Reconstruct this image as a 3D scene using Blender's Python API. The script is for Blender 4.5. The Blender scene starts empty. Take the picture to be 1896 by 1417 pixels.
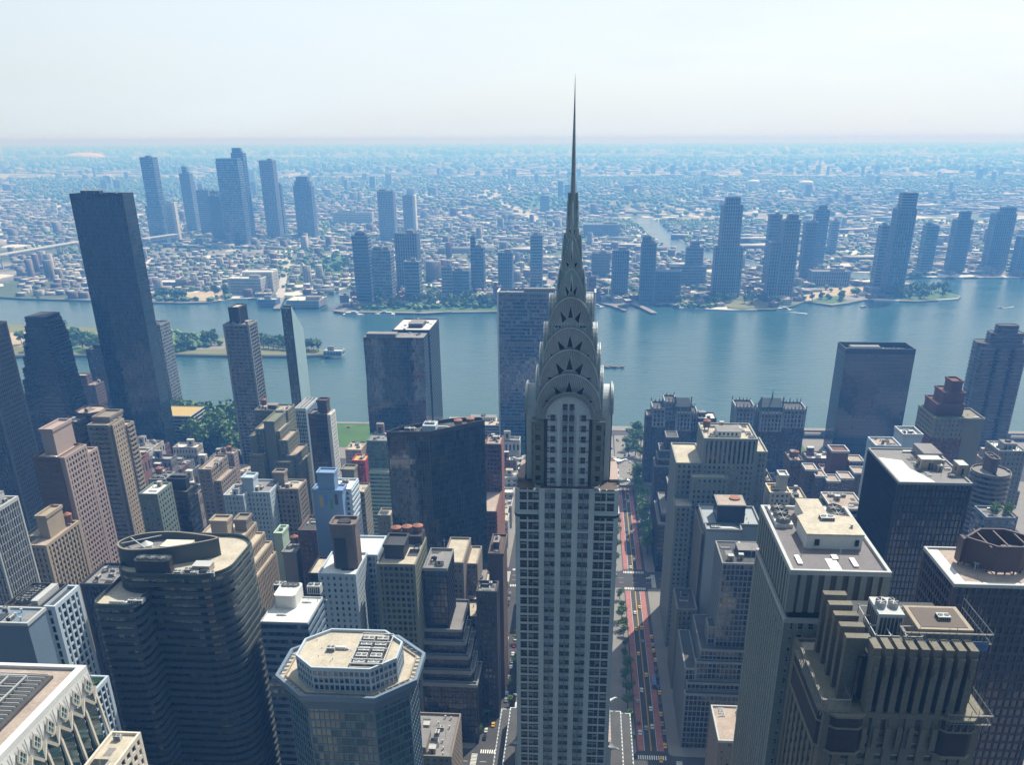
import bpy, math, random
import numpy as np
from mathutils import Vector
PI=math.pi; rad=math.radians
S=bpy.context.scene
C=S.collection
# ---------------------------------------------------------------- camera, sky, sun, exposure
cam=bpy.data.cameras.new('Camera'); camo=bpy.data.objects.new('Camera',cam); C.objects.link(camo); S.camera=camo
cam.sensor_width=36; cam.lens=31.33; cam.shift_x=-.0116; cam.shift_y=.1701; cam.clip_end=150000; cam.clip_start=1
PITCH=rad(25.188); YAW=rad(3.922); ROLL=rad(.25)
f=Vector((-math.sin(YAW)*math.cos(PITCH),math.cos(YAW)*math.cos(PITCH),-math.sin(PITCH)))
q=f.to_track_quat('-Z','Y')
from mathutils import Quaternion
camo.location=(0,0,300); camo.rotation_mode='QUATERNION'
camo.rotation_quaternion=Quaternion(f,ROLL*1)@q
SUN_AZ=28.; SUN_EL=50.      # azimuth measured from +Y towards +X
W=bpy.data.worlds.new('World'); S.world=W; W.use_nodes=True
nt=W.node_tree; nt.nodes.clear()
def N(t,ty,**k):
    n=t.nodes.new(ty)
    for a,b in k.items(): setattr(n,a,b)
    return n
wo=N(nt,'ShaderNodeOutputWorld'); bg=N(nt,'ShaderNodeBackground'); sk=N(nt,'ShaderNodeTexSky',sky_type='NISHITA')
sk.sun_disc=False; sk.sun_elevation=rad(SUN_EL); sk.sun_rotation=rad(SUN_AZ)
sk.air_density=1.0; sk.dust_density=2.6; sk.ozone_density=1.4; sk.altitude=0
bg.inputs[1].default_value=.15
# thin high cloud veil mixed over the sky
tc=N(nt,'ShaderNodeTexCoord'); mp=N(nt,'ShaderNodeMapping'); mp.inputs['Scale'].default_value=(1.2,1.2,7)
no=N(nt,'ShaderNodeTexNoise'); no.inputs['Scale'].default_value=2.2; no.inputs['Detail'].default_value=7; no.inputs['Roughness'].default_value=.6
cr=N(nt,'ShaderNodeValToRGB'); cr.color_ramp.elements[0].position=.38; cr.color_ramp.elements[0].color=(.80,.80,.80,1); cr.color_ramp.elements[1].position=.72; cr.color_ramp.elements[1].color=(.97,.97,.97,1)
mx=N(nt,'ShaderNodeMix',data_type='RGBA')
# the veil is brighter on the sun's side of the sky and dimmer behind the viewer
dt=N(nt,'ShaderNodeVectorMath',operation='DOT_PRODUCT'); dt.inputs[1].default_value=(math.sin(rad(SUN_AZ)),math.cos(rad(SUN_AZ)),.15)
mr_=N(nt,'ShaderNodeMapRange'); mr_.interpolation_type='SMOOTHSTEP'; mr_.inputs[1].default_value=-.7; mr_.inputs[2].default_value=.8; mr_.inputs[3].default_value=0; mr_.inputs[4].default_value=1
vs=N(nt,'ShaderNodeMix',data_type='RGBA'); vs.inputs[6].default_value=(.38,.84,1.0,1); vs.inputs[7].default_value=(4.3,4.85,5.25,1)
nt.links.new(tc.outputs['Generated'],dt.inputs[0]); nt.links.new(dt.outputs['Value'],mr_.inputs[0]); nt.links.new(mr_.outputs[0],vs.inputs[0]); nt.links.new(vs.outputs[2],mx.inputs[7])
nt.links.new(tc.outputs['Generated'],mp.inputs[0]); nt.links.new(mp.outputs[0],no.inputs['Vector'])
nt.links.new(no.outputs[0],cr.inputs[0]); nt.links.new(cr.outputs[0],mx.inputs[0]); nt.links.new(sk.outputs[0],mx.inputs[6])
nt.links.new(mx.outputs[2],bg.inputs[0]); nt.links.new(bg.outputs[0],wo.inputs[0])
sl=bpy.data.lights.new('Sun','SUN'); so=bpy.data.objects.new('Sun',sl); C.objects.link(so)
sl.energy=4.6; sl.angle=rad(.53); sl.color=(1,.965,.88)
sd_=Vector((math.sin(rad(SUN_AZ))*math.cos(rad(SUN_EL)),math.cos(rad(SUN_AZ))*math.cos(rad(SUN_EL)),math.sin(rad(SUN_EL))))
so.rotation_mode='QUATERNION'; so.rotation_quaternion=(-sd_).to_track_quat('-Z','Y'); so.location=(0,0,600)
S.view_settings.view_transform='Standard'; S.view_settings.look='None'; S.view_settings.exposure=.36; S.view_settings.gamma=1
cy=S.cycles; cy.use_denoising=True; cy.max_bounces=5; cy.diffuse_bounces=3; cy.glossy_bounces=3; cy.transmission_bounces=1; cy.volume_bounces=0
cy.use_adaptive_sampling=True; cy.adaptive_threshold=.01; cy.sample_clamp_indirect=6
R0=random.Random(7)
# ---------------------------------------------------------------- helpers
class MB:
    def __init__(s): s.v=[];s.f=[];s.uv=[];s.m=[];s.sm=[]
    def face(s,pts,mi=0,uv=None,smooth=False):
        k=len(s.v); s.v.extend(pts); s.f.append(tuple(range(k,k+len(pts)))); s.m.append(mi); s.sm.append(smooth)
        s.uv.extend(uv if uv else [(0.,0.)]*len(pts))
    def box(s,x0,x1,y0,y1,z0,z1,mi=0,bottom=False,uvs=None,top=None):
        P=[(x0,y0,z0),(x1,y0,z0),(x1,y1,z0),(x0,y1,z0),(x0,y0,z1),(x1,y0,z1),(x1,y1,z1),(x0,y1,z1)]
        a,b=uvs if uvs else (1,1)
        nu=max(1,round((x1-x0)/a)) if uvs else 1; nv=max(1,round((z1-z0)/b)) if uvs else 1; nw=max(1,round((y1-y0)/a)) if uvs else 1
        for q,n in (((0,1,5,4),nu),((1,2,6,5),nw),((2,3,7,6),nu),((3,0,4,7),nw)):
            s.face([P[i] for i in q],mi,[(0,0),(n,0),(n,nv),(0,nv)])
        s.face([P[i] for i in (4,5,6,7)],mi if top is None else top)
        if bottom: s.face([P[i] for i in (3,2,1,0)],mi)
    def ob(s,O,U,Nn,u0,u1,n0,n1,z0,z1,mi=0):   # box in a wall's frame
        def p(u,n,z): return (O[0]+U[0]*u+Nn[0]*n,O[1]+U[1]*u+Nn[1]*n,z)
        P=[p(u0,n1,z0),p(u1,n1,z0),p(u1,n0,z0),p(u0,n0,z0),p(u0,n1,z1),p(u1,n1,z1),p(u1,n0,z1),p(u0,n0,z1)]
        for q in ((0,1,5,4),(1,2,6,5),(3,0,4,7),(4,5,6,7),(3,2,1,0)): s.face([P[i] for i in q],mi)
    def prism(s,poly,z0,z1,mi=0,top=None,bottom=False,uvs=None,smooth=False,z1f=None):
        n=len(poly); u=0
        for i in range(n):
            a=poly[i];b=poly[(i+1)%n]; L=math.hypot(b[0]-a[0],b[1]-a[1]); k=max(1,round(L/uvs[0])) if uvs else 1
            nv=max(1,round((z1-z0)/uvs[1])) if uvs else 1
            za=z1f(a) if z1f else z1; zb=z1f(b) if z1f else z1
            s.face([(a[0],a[1],z0),(b[0],b[1],z0),(b[0],b[1],zb),(a[0],a[1],za)],mi,[(u,0),(u+k,0),(u+k,nv),(u,nv)],smooth); u+=k
        s.face([(p[0],p[1],z1f(p) if z1f else z1) for p in poly],mi if top is None else top)
        if bottom: s.face([(p[0],p[1],z0) for p in reversed(poly)],mi)
    def cyl(s,x,y,z0,z1,r0,r1=None,n=12,mi=0,cap=True,smooth=True):
        r1=r0 if r1 is None else r1
        A=[(x+r0*math.cos(2*PI*i/n),y+r0*math.sin(2*PI*i/n),z0) for i in range(n)]
        B=[(x+r1*math.cos(2*PI*i/n),y+r1*math.sin(2*PI*i/n),z1) for i in range(n)]
        for i in range(n):
            j=(i+1)%n
            if r1<1e-4: s.face([A[i],A[j],B[i]],mi,None,smooth)
            else: s.face([A[i],A[j],B[j],B[i]],mi,None,smooth)
        if cap and r1>1e-4: s.face(B,mi)
    def beam(s,a,b,w,h=None,mi=0):
        h=h or w; a=Vector(a);b=Vector(b);d=(b-a).normalized(); u=d.cross(Vector((0,0,1)))
        if u.length<1e-3: u=Vector((1,0,0))
        u.normalize(); v=u.cross(d).normalized()
        q=[(-.5,-.5),(.5,-.5),(.5,.5),(-.5,.5)]
        A=[tuple(a+u*w*i+v*h*j) for i,j in q];B=[tuple(b+u*w*i+v*h*j) for i,j in q]
        for i in range(4):
            j=(i+1)%4; s.face([A[i],A[j],B[j],B[i]],mi)
        s.face(B,mi); s.face(A[::-1],mi)
    def mesh(s,name,mats,off=(0,0,0)):
        me=bpy.data.meshes.new(name)
        v=np.array(s.v,dtype=np.float64).reshape(-1,3)-np.array(off)
        me.from_pydata(v.tolist(),[],s.f)
        if s.f:
            uvl=me.uv_layers.new(name='UVMap'); uvl.data.foreach_set('uv',np.array(s.uv,dtype=np.float32).ravel())
            me.polygons.foreach_set('material_index',s.m)
            me.polygons.foreach_set('use_smooth',s.sm)
        for m in (mats if isinstance(mats,(list,tuple)) else [mats]): me.materials.append(m)
        me.update(); return me
    def build(s,name,mats,parent=None):
        off=parent.location if parent else (0,0,0)
        if parent is not None and parent.parent is not None: off=parent.parent.location
        o=bpy.data.objects.new(name,s.mesh(name,mats,off)); C.objects.link(o)
        if parent: o.parent=parent
        return o
def tag(o,label=None,cat=None,group=None,kind=None):
    if label: o['label']=label
    if cat: o['category']=cat
    if group: o['group']=group
    if kind: o['kind']=kind
    return o
def empty(name,loc,label,cat,group=None):
    o=bpy.data.objects.new(name,None); C.objects.link(o); o.location=loc; o.empty_display_size=1
    return tag(o,label,cat,group)
def inst(name,me,parent,loc,sc=(1,1,1),rz=0):
    o=bpy.data.objects.new(name,me); C.objects.link(o)
    if parent: o.parent=parent; loc=(loc[0]-parent.location.x,loc[1]-parent.location.y,loc[2]-parent.location.z)
    o.location=loc; o.scale=sc; o.rotation_euler=(0,0,rz); return o
def clip_in(pt,poly):
    x,y=pt; r=False; n=len(poly); j=n-1
    for i in range(n):
        xi,yi=poly[i];xj,yj=poly[j]
        if (yi>y)!=(yj>y) and x<(xj-xi)*(y-yi)/(yj-yi)+xi: r=not r
        j=i
    return r
# ---------------------------------------------------------------- materials
def newmat(name):
    m=bpy.data.materials.new(name); m.use_nodes=True; t=m.node_tree; p=t.nodes['Principled BSDF']; return m,t,p
def wallmat(name,c,rough=.8,var=.18,scale=.12,metal=0,bump=.0,ior=1.45,grain=1.5):
    m,t,p=newmat(name); p.inputs['Roughness'].default_value=rough; p.inputs['Metallic'].default_value=metal; p.inputs['IOR'].default_value=ior
    g=N(t,'ShaderNodeNewGeometry'); n1=N(t,'ShaderNodeTexNoise'); n1.inputs['Scale'].default_value=scale; n1.inputs['Detail'].default_value=4
    mp=N(t,'ShaderNodeMapping'); mp.inputs['Scale'].default_value=(1,1,.35)
    n2=N(t,'ShaderNodeTexNoise'); n2.inputs['Scale'].default_value=grain; n2.inputs['Detail'].default_value=2
    t.links.new(g.outputs['Position'],mp.inputs[0]); t.links.new(mp.outputs[0],n1.inputs['Vector']); t.links.new(g.outputs['Position'],n2.inputs['Vector'])
    a=N(t,'ShaderNodeMath',operation='ADD'); t.links.new(n1.outputs[0],a.inputs[0]); t.links.new(n2.outputs[0],a.inputs[1])
    r=N(t,'ShaderNodeMapRange'); r.inputs[1].default_value=.65; r.inputs[2].default_value=1.35; r.inputs[3].default_value=1-var; r.inputs[4].default_value=1+var
    t.links.new(a.outputs[0],r.inputs[0])
    mu=N(t,'ShaderNodeVectorMath',operation='SCALE'); mu.inputs[0].default_value=c; t.links.new(r.outputs[0],mu.inputs['Scale'])
    t.links.new(mu.outputs[0],p.inputs['Base Color'])
    if bump:
        b=N(t,'ShaderNodeBump'); b.inputs['Strength'].default_value=bump; b.inputs['Distance'].default_value=.1; t.links.new(n2.outputs[0],b.inputs['Height']); t.links.new(b.outputs[0],p.inputs['Normal'])
    return m
def glassmat(name,c,blind=.18,bc=(.22,.23,.22),rough=.08,ior=1.9,jit=.05,warp=0):
    m,t,p=newmat(name); p.inputs['Roughness'].default_value=rough; p.inputs['IOR'].default_value=ior
    u=N(t,'ShaderNodeUVMap'); fl=N(t,'ShaderNodeVectorMath',operation='FLOOR'); oi=N(t,'ShaderNodeObjectInfo')
    ad=N(t,'ShaderNodeVectorMath',operation='ADD'); t.links.new(u.outputs[0],ad.inputs[0])
    sc=N(t,'ShaderNodeMath',operation='MULTIPLY'); sc.inputs[1].default_value=37; t.links.new(oi.outputs['Random'],sc.inputs[0])
    cx=N(t,'ShaderNodeCombineXYZ'); t.links.new(sc.outputs[0],cx.inputs[2]); 
    t.links.new(ad.outputs[0],fl.inputs[0]); a2=N(t,'ShaderNodeVectorMath',operation='ADD'); t.links.new(fl.outputs[0],a2.inputs[0]); t.links.new(cx.outputs[0],a2.inputs[1])
    wn=N(t,'ShaderNodeTexWhiteNoise',noise_dimensions='3D'); t.links.new(a2.outputs[0],wn.inputs['Vector'])
    r=N(t,'ShaderNodeValToRGB'); r.color_ramp.interpolation='CONSTANT'
    e=r.color_ramp.elements; e[0].position=0; e[0].color=(*c,1); e[1].position=.45; e[1].color=(c[0]*1.9,c[1]*1.9,c[2]*1.9,1)
    x=e.new(1-blind); x.color=(bc[0]*.45,bc[1]*.45,bc[2]*.45,1); x=e.new(1-blind*.4); x.color=(*bc,1)
    t.links.new(wn.outputs['Value'],r.inputs[0]); t.links.new(r.outputs[0],p.inputs['Base Color'])
    g=N(t,'ShaderNodeNewGeometry'); su=N(t,'ShaderNodeVectorMath',operation='SUBTRACT'); su.inputs[1].default_value=(.5,.5,.5); t.links.new(wn.outputs['Color'],su.inputs[0])
    s2=N(t,'ShaderNodeVectorMath',operation='SCALE'); s2.inputs['Scale'].default_value=jit; t.links.new(su.outputs[0],s2.inputs[0])
    s3=N(t,'ShaderNodeVectorMath',operation='ADD'); t.links.new(g.outputs['Normal'],s3.inputs[0]); t.links.new(s2.outputs[0],s3.inputs[1])
    if warp:
        nz=N(t,'ShaderNodeTexNoise'); nz.inputs['Scale'].default_value=.09; nz.inputs['Detail'].default_value=3; t.links.new(g.outputs['Position'],nz.inputs['Vector'])
        w1=N(t,'ShaderNodeVectorMath',operation='SUBTRACT'); w1.inputs[1].default_value=(.5,.5,.5); t.links.new(nz.outputs['Color'],w1.inputs[0]); w2_=N(t,'ShaderNodeVectorMath',operation='SCALE'); w2_.inputs['Scale'].default_value=warp*3; t.links.new(w1.outputs[0],w2_.inputs[0])
        s4=N(t,'ShaderNodeVectorMath',operation='ADD'); t.links.new(s3.outputs[0],s4.inputs[0]); t.links.new(w2_.outputs[0],s4.inputs[1]); s3=s4
    nn=N(t,'ShaderNodeVectorMath',operation='NORMALIZE'); t.links.new(s3.outputs[0],nn.inputs[0]); t.links.new(nn.outputs[0],p.inputs['Normal'])
    return m
def rampmat(name,cols,src='object',rough=.85,windows=None,glass=(.03,.035,.04)):
    # wall colour picked per object / per island; optional window grid laid out in UV cells
    m,t,p=newmat(name); p.inputs['Roughness'].default_value=rough
    if src=='object': o=N(t,'ShaderNodeObjectInfo'); rnd=o.outputs['Random']
    else: o=N(t,'ShaderNodeNewGeometry'); rnd=o.outputs['Random Per Island']
    r=N(t,'ShaderNodeValToRGB'); r.color_ramp.interpolation='CONSTANT'; e=r.color_ramp.elements
    for i,c in enumerate(cols):
        x=e[i] if i<2 else e.new(i/len(cols))
        x.position=i/len(cols); x.color=(*c,1)
    t.links.new(rnd,r.inputs[0])
    g=N(t,'ShaderNodeNewGeometry'); n2=N(t,'ShaderNodeTexNoise'); n2.inputs['Scale'].default_value=.25; n2.inputs['Detail'].default_value=4
    t.links.new(g.outputs['Position'],n2.inputs['Vector'])
    mr=N(t,'ShaderNodeMapRange'); mr.inputs[1].default_value=.3; mr.inputs[2].default_value=.7; mr.inputs[3].default_value=.72; mr.inputs[4].default_value=1.15; t.links.new(n2.outputs[0],mr.inputs[0])
    mu=N(t,'ShaderNodeVectorMath',operation='SCALE'); t.links.new(r.outputs[0],mu.inputs[0]); t.links.new(mr.outputs[0],mu.inputs['Scale'])
    out=mu.outputs[0]
    if windows:
        u=N(t,'ShaderNodeUVMap'); fr=N(t,'ShaderNodeVectorMath',operation='FRACTION'); t.links.new(u.outputs[0],fr.inputs[0])
        sx=N(t,'ShaderNodeSeparateXYZ'); t.links.new(fr.outputs[0],sx.inputs[0])
        def band(sock,a,b):
            g1=N(t,'ShaderNodeMath',operation='GREATER_THAN'); g1.inputs[1].default_value=a; t.links.new(sock,g1.inputs[0])
            g2=N(t,'ShaderNodeMath',operation='LESS_THAN'); g2.inputs[1].default_value=b; t.links.new(sock,g2.inputs[0])
            mm=N(t,'ShaderNodeMath',operation='MULTIPLY'); t.links.new(g1.outputs[0],mm.inputs[0]); t.links.new(g2.outputs[0],mm.inputs[1]); return mm.outputs[0]
        a=band(sx.outputs[0],windows[0],windows[1]); b=band(sx.outputs[1],windows[2],windows[3])
        mm=N(t,'ShaderNodeMath',operation='MULTIPLY'); t.links.new(a,mm.inputs[0]); t.links.new(b,mm.inputs[1])
        mx=N(t,'ShaderNodeMix',data_type='RGBA'); mx.inputs[7].default_value=(*glass,1); t.links.new(mm.outputs[0],mx.inputs[0]); t.links.new(out,mx.inputs[6]); out=mx.outputs[2]
        rr=N(t,'ShaderNodeMapRange'); rr.inputs[3].default_value=rough; rr.inputs[4].default_value=.12; t.links.new(mm.outputs[0],rr.inputs[0]); t.links.new(rr.outputs[0],p.inputs['Roughness'])
    t.links.new(out,p.inputs['Base Color']); return m
M={}
for k,c,r,v in (('lime',(.30,.29,.26),.8,.15),('stone',(.20,.19,.145),.85,.2),('white',(.62,.62,.60),.75,.08),('tan',(.34,.28,.21),.85,.15),('tan2',(.22,.19,.155),.85,.15),
    ('brick',(.15,.065,.045),.9,.2),('brick2',(.13,.092,.08),.9,.15),('pink',(.36,.28,.255),.85,.1),('brown',(.075,.05,.038),.7,.15),('dark',(.018,.02,.022),.45,.2),('dark2',(.035,.037,.038),.5,.2),
    ('grey',(.22,.23,.23),.75,.12),('lgrey',(.42,.43,.43),.7,.1),('blue',(.17,.27,.44),.7,.06),('bluew',(.42,.50,.58),.7,.1),('green',(.15,.19,.17),.6,.12),('mint',(.40,.52,.42),.8,.1),
    ('teal',(.10,.20,.19),.45,.15),('qblue',(.15,.21,.28),.5,.1),('qgrey',(.24,.28,.33),.6,.1),('qbrown',(.16,.13,.12),.7,.1),('orange',(.45,.18,.07),.8,.1),('ochre',(.45,.33,.12),.8,.05),('vio',(.09,.07,.075),.8,.1),
    ('dgreen',(.10,.26,.14),.8,.05),('red',(.42,.045,.04),.7,.1),('bluep',(.10,.22,.50),.7,.05),('rust',(.30,.12,.07),.8,.2),('black',(.012,.012,.013),.6,.1),('olive',(.16,.17,.12),.8,.15)):
    M[k]=wallmat(k,c,r,v)
M['steel']=wallmat('stainless_steel',(.55,.585,.585),.30,.25,.2,metal=.85,grain=.6)
M['steel_dark']=wallmat('weathered_steel',(.31,.335,.34),.36,.25,.2,metal=.7)
M['alu']=wallmat('aluminium',(.55,.57,.58),.45,.1,metal=.5)
M['r_tan']=wallmat('roof_gravel_tan',(.46,.41,.33),.95,.24,.15,grain=.9)
M['r_pink']=wallmat('roof_gravel_pink',(.37,.30,.255),.95,.24,.15,grain=.9)
M['r_grey']=wallmat('roof_gravel_grey',(.22,.21,.21),.95,.2,.15)
M['r_white']=wallmat('roof_membrane_white',(.66,.66,.65),.8,.2,.12)
M['r_dark']=wallmat('roof_tar',(.07,.07,.07),.9,.25,.15)
M['g_dark']=glassmat('glass_dark',(.007,.010,.012),.10,(.09,.10,.10),ior=1.7)
M['g_black']=glassmat('glass_black',(.006,.007,.009),.03,(.04,.04,.045),jit=.03)
M['g_blue']=glassmat('glass_blue',(.018,.035,.055),.22,(.20,.25,.29),ior=2.1)
M['g_teal']=glassmat('glass_teal',(.03,.085,.08),.2,(.12,.22,.21),ior=2.0)
M['g_win']=glassmat('glass_window',(.009,.013,.017),.14,(.14,.16,.155))
M['g_mirror']=glassmat('glass_mirror',(.011,.021,.023),.03,(.04,.05,.05),rough=.05,ior=1.75,jit=.025,warp=.015)
M['g_q']=glassmat('glass_far',(.02,.045,.065),.2,(.12,.15,.17),ior=1.9,jit=.02)
M['low']=rampmat('masonry',[(.22,.11,.08),(.30,.26,.22),(.16,.08,.06),(.45,.42,.38),(.28,.2,.15),(.55,.55,.53),(.2,.19,.18)],windows=(.28,.72,.3,.78))
M['lowroof']=rampmat('flat_roof',[(.45,.42,.38),(.10,.10,.10),(.62,.62,.6),(.25,.24,.23),(.5,.42,.34),(.35,.35,.35)],rough=.95)
M['qwall']=rampmat('far_wall',[(.18,.15,.13),(.26,.25,.24),(.15,.09,.07),(.36,.36,.36),(.2,.18,.17)],'island',windows=(.3,.7,.35,.75))
M['qroof']=rampmat('far_roof',[(.26,.27,.28),(.46,.46,.46),(.14,.15,.16),(.10,.11,.12),(.42,.42,.42),(.12,.12,.13),(.5,.46,.40),(.28,.24,.21),(.17,.18,.19),(.6,.6,.6)],'island')
def leafmat(name,a,b,src='island'):
    m,t,p=newmat(name); p.inputs['Roughness'].default_value=.7
    g=N(t,'ShaderNodeNewGeometry'); r=N(t,'ShaderNodeValToRGB'); e=r.color_ramp.elements; e[0].color=(*a,1); e[1].color=(*b,1)
    t.links.new(g.outputs['Random Per Island'],r.inputs[0]); t.links.new(r.outputs[0],p.inputs['Base Color']); return m
M['leaf']=leafmat('leaves',(.04,.11,.02),(.12,.235,.04))
M['leaf2']=leafmat('pale_leaves',(.06,.14,.025),(.15,.25,.05))
M['bark']=wallmat('bark',(.08,.06,.045),.95)
M['asphalt']=wallmat('asphalt',(.055,.055,.058),.9,.2,.1)
M['pave']=wallmat('concrete_paving',(.215,.205,.195),.9,.15,.08,bump=0)
M['redlane']=wallmat('red_bus_lane',(.34,.135,.13),.85,.38,.35)
M['paint']=wallmat('road_paint',(.75,.75,.73),.8,.1)
M['yellow']=wallmat('yellow_paint',(.65,.42,.06),.8,.1)
M['grass']=wallmat('lawn',(.055,.13,.03),.95,.3,.05)
M['grass2']=wallmat('dry_lawn',(.16,.17,.07),.95,.25,.03)
M['sand']=wallmat('dry_ground',(.42,.34,.24),.95,.2,.02)
M['stonedk']=wallmat('shadow_dark_stone',(.16,.145,.112),.88,.25)  # stone colour darkened for the shadow on the bottom-right tower
M['panelbr']=wallmat('brown_panel',(.10,.085,.078),.6,.1)
M['blind']=wallmat('window_blind',(.30,.34,.32),.85,.15)
M['cityfloor']=wallmat('dark_city_floor',(.045,.05,.052),.95,.3,.02)
M['rock']=wallmat('rock',(.16,.14,.12),.9,.3,.3)
M['carw']=wallmat('car_white',(.7,.7,.7),.3,.02); M['cark']=wallmat('car_black',(.02,.02,.022),.3,.02); M['carg']=wallmat('car_grey',(.25,.26,.27),.3,.02)
M['cary']=wallmat('car_yellow',(.75,.42,.02),.3,.02); M['carr']=wallmat('car_red',(.4,.03,.02),.3,.02); M['carb']=wallmat('car_blue',(.05,.12,.3),.3,.02)
# city ground beyond the river: streets, yards, parks as noise patches
m,t,p=newmat('far_ground'); p.inputs['Roughness'].default_value=.95
g=N(t,'ShaderNodeNewGeometry'); n1=N(t,'ShaderNodeTexNoise'); n1.inputs['Scale'].default_value=.0022; n1.inputs['Detail'].default_value=8; n1.inputs['Roughness'].default_value=.62
t.links.new(g.outputs['Position'],n1.inputs['Vector'])
r=N(t,'ShaderNodeValToRGB'); e=r.color_ramp.elements; e[0].position=.38; e[0].color=(.045,.08,.03,1); e[1].position=.62; e[1].color=(.30,.28,.26,1); x=e.new(.47); x.color=(.07,.10,.05,1); x=e.new(.52); x.color=(.17,.17,.165,1)
t.links.new(n1.outputs[0],r.inputs[0]); 
vo=N(t,'ShaderNodeTexVoronoi'); vo.inputs['Scale'].default_value=.018; t.links.new(g.outputs['Position'],vo.inputs['Vector'])
hs=N(t,'ShaderNodeSeparateColor'); t.links.new(vo.outputs['Color'],hs.inputs[0])
gt=N(t,'ShaderNodeMath',operation='GREATER_THAN'); gt.inputs[1].default_value=.8; t.links.new(hs.outputs[0],gt.inputs[0])
mx=N(t,'ShaderNodeMix',data_type='RGBA'); mx.inputs[7].default_value=(.55,.54,.52,1); t.links.new(gt.outputs[0],mx.inputs[0]); t.links.new(r.outputs[0],mx.inputs[6]); t.links.new(mx.outputs[2],p.inputs['Base Color'])
M['farground']=m
# water
m,t,p=newmat('river_water'); p.inputs['Base Color'].default_value=(.03,.095,.11,1); p.inputs['Roughness'].default_value=.12; p.inputs['IOR'].default_value=1.33
g=N(t,'ShaderNodeNewGeometry'); n1=N(t,'ShaderNodeTexNoise'); n1.inputs['Scale'].default_value=.06; n1.inputs['Detail'].default_value=8; n1.inputs['Roughness'].default_value=.65
mp=N(t,'ShaderNodeMapping'); mp.inputs['Scale'].default_value=(.6,1.5,1); t.links.new(g.outputs['Position'],mp.inputs[0]); t.links.new(mp.outputs[0],n1.inputs['Vector'])
n3=N(t,'ShaderNodeTexNoise'); n3.inputs['Scale'].default_value=.006; n3.inputs['Detail'].default_value=3; t.links.new(mp.outputs[0],n3.inputs['Vector'])
ad=N(t,'ShaderNodeMath',operation='MULTIPLY_ADD'); ad.inputs[1].default_value=1.; t.links.new(n1.outputs[0],ad.inputs[0]); t.links.new(n3.outputs[0],ad.inputs[2])
b=N(t,'ShaderNodeBump'); b.inputs['Strength'].default_value=.5; b.inputs['Distance'].default_value=2.2; t.links.new(ad.outputs[0],b.inputs['Height']); t.links.new(b.outputs[0],p.inputs['Normal'])
rr=N(t,'ShaderNodeMapRange'); rr.inputs[1].default_value=.35; rr.inputs[2].default_value=.65; rr.inputs[3].default_value=.08; rr.inputs[4].default_value=.22; t.links.new(n3.outputs[0],rr.inputs[0]); t.links.new(rr.outputs[0],p.inputs['Roughness'])
wc=N(t,'ShaderNodeTexNoise'); wc.inputs['Scale'].default_value=.035; wc.inputs['Detail'].default_value=9; wc.inputs['Roughness'].default_value=.75
mp2=N(t,'ShaderNodeMapping'); mp2.inputs['Scale'].default_value=(.35,1.6,1); t.links.new(g.outputs['Position'],mp2.inputs[0]); t.links.new(mp2.outputs[0],wc.inputs['Vector'])
w2=N(t,'ShaderNodeMapRange'); w2.inputs[1].default_value=.66; w2.inputs[2].default_value=.72; w2.inputs[3].default_value=0; w2.inputs[4].default_value=.55; t.links.new(wc.outputs[0],w2.inputs[0])
cm=N(t,'ShaderNodeMix',data_type='RGBA'); cm.inputs[6].default_value=(.03,.095,.11,1); cm.inputs[7].default_value=(.5,.55,.56,1); t.links.new(w2.outputs[0],cm.inputs[0]); t.links.new(cm.outputs[2],p.inputs['Base Color'])
M['water']=m
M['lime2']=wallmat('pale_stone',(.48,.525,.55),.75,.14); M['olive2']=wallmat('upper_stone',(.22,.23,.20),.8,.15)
M['tealw']=wallmat('teal_glass_wall',(.36,.50,.53),.15,.08,ior=1.8)
M['zig']=wallmat('pale_panel',(.60,.55,.47),.7,.1)
M['dgreen2']=wallmat('dark_green_metal',(.052,.068,.064),.55,.15)
M['brownish']=wallmat('brown_brick',(.17,.135,.12),.85,.15)
M['greenst']=wallmat('greenish_stone',(.235,.26,.24),.75,.12); M['r_vio']=wallmat('purple_grey_gravel',(.185,.17,.175),.95,.12,.15,grain=.9)
M['blackm']=wallmat('black_metal',(.02,.021,.025),.5,.2)
M['umber']=wallmat('umber_panel',(.10,.065,.055),.7,.12)
M['umberd']=wallmat('dark_netting',(.045,.035,.035),.9,.3)
M['lgrey2']=wallmat('smooth_grey_render',(.30,.34,.37),.75,.06)
M['brown2']=wallmat('dark_brown_brick',(.06,.052,.055),.85,.15)
M['slate']=wallmat('slate',(.07,.10,.11),.6,.2)
M['umber2']=wallmat('brown_banded_stone',(.15,.125,.13),.7,.1)
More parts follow.
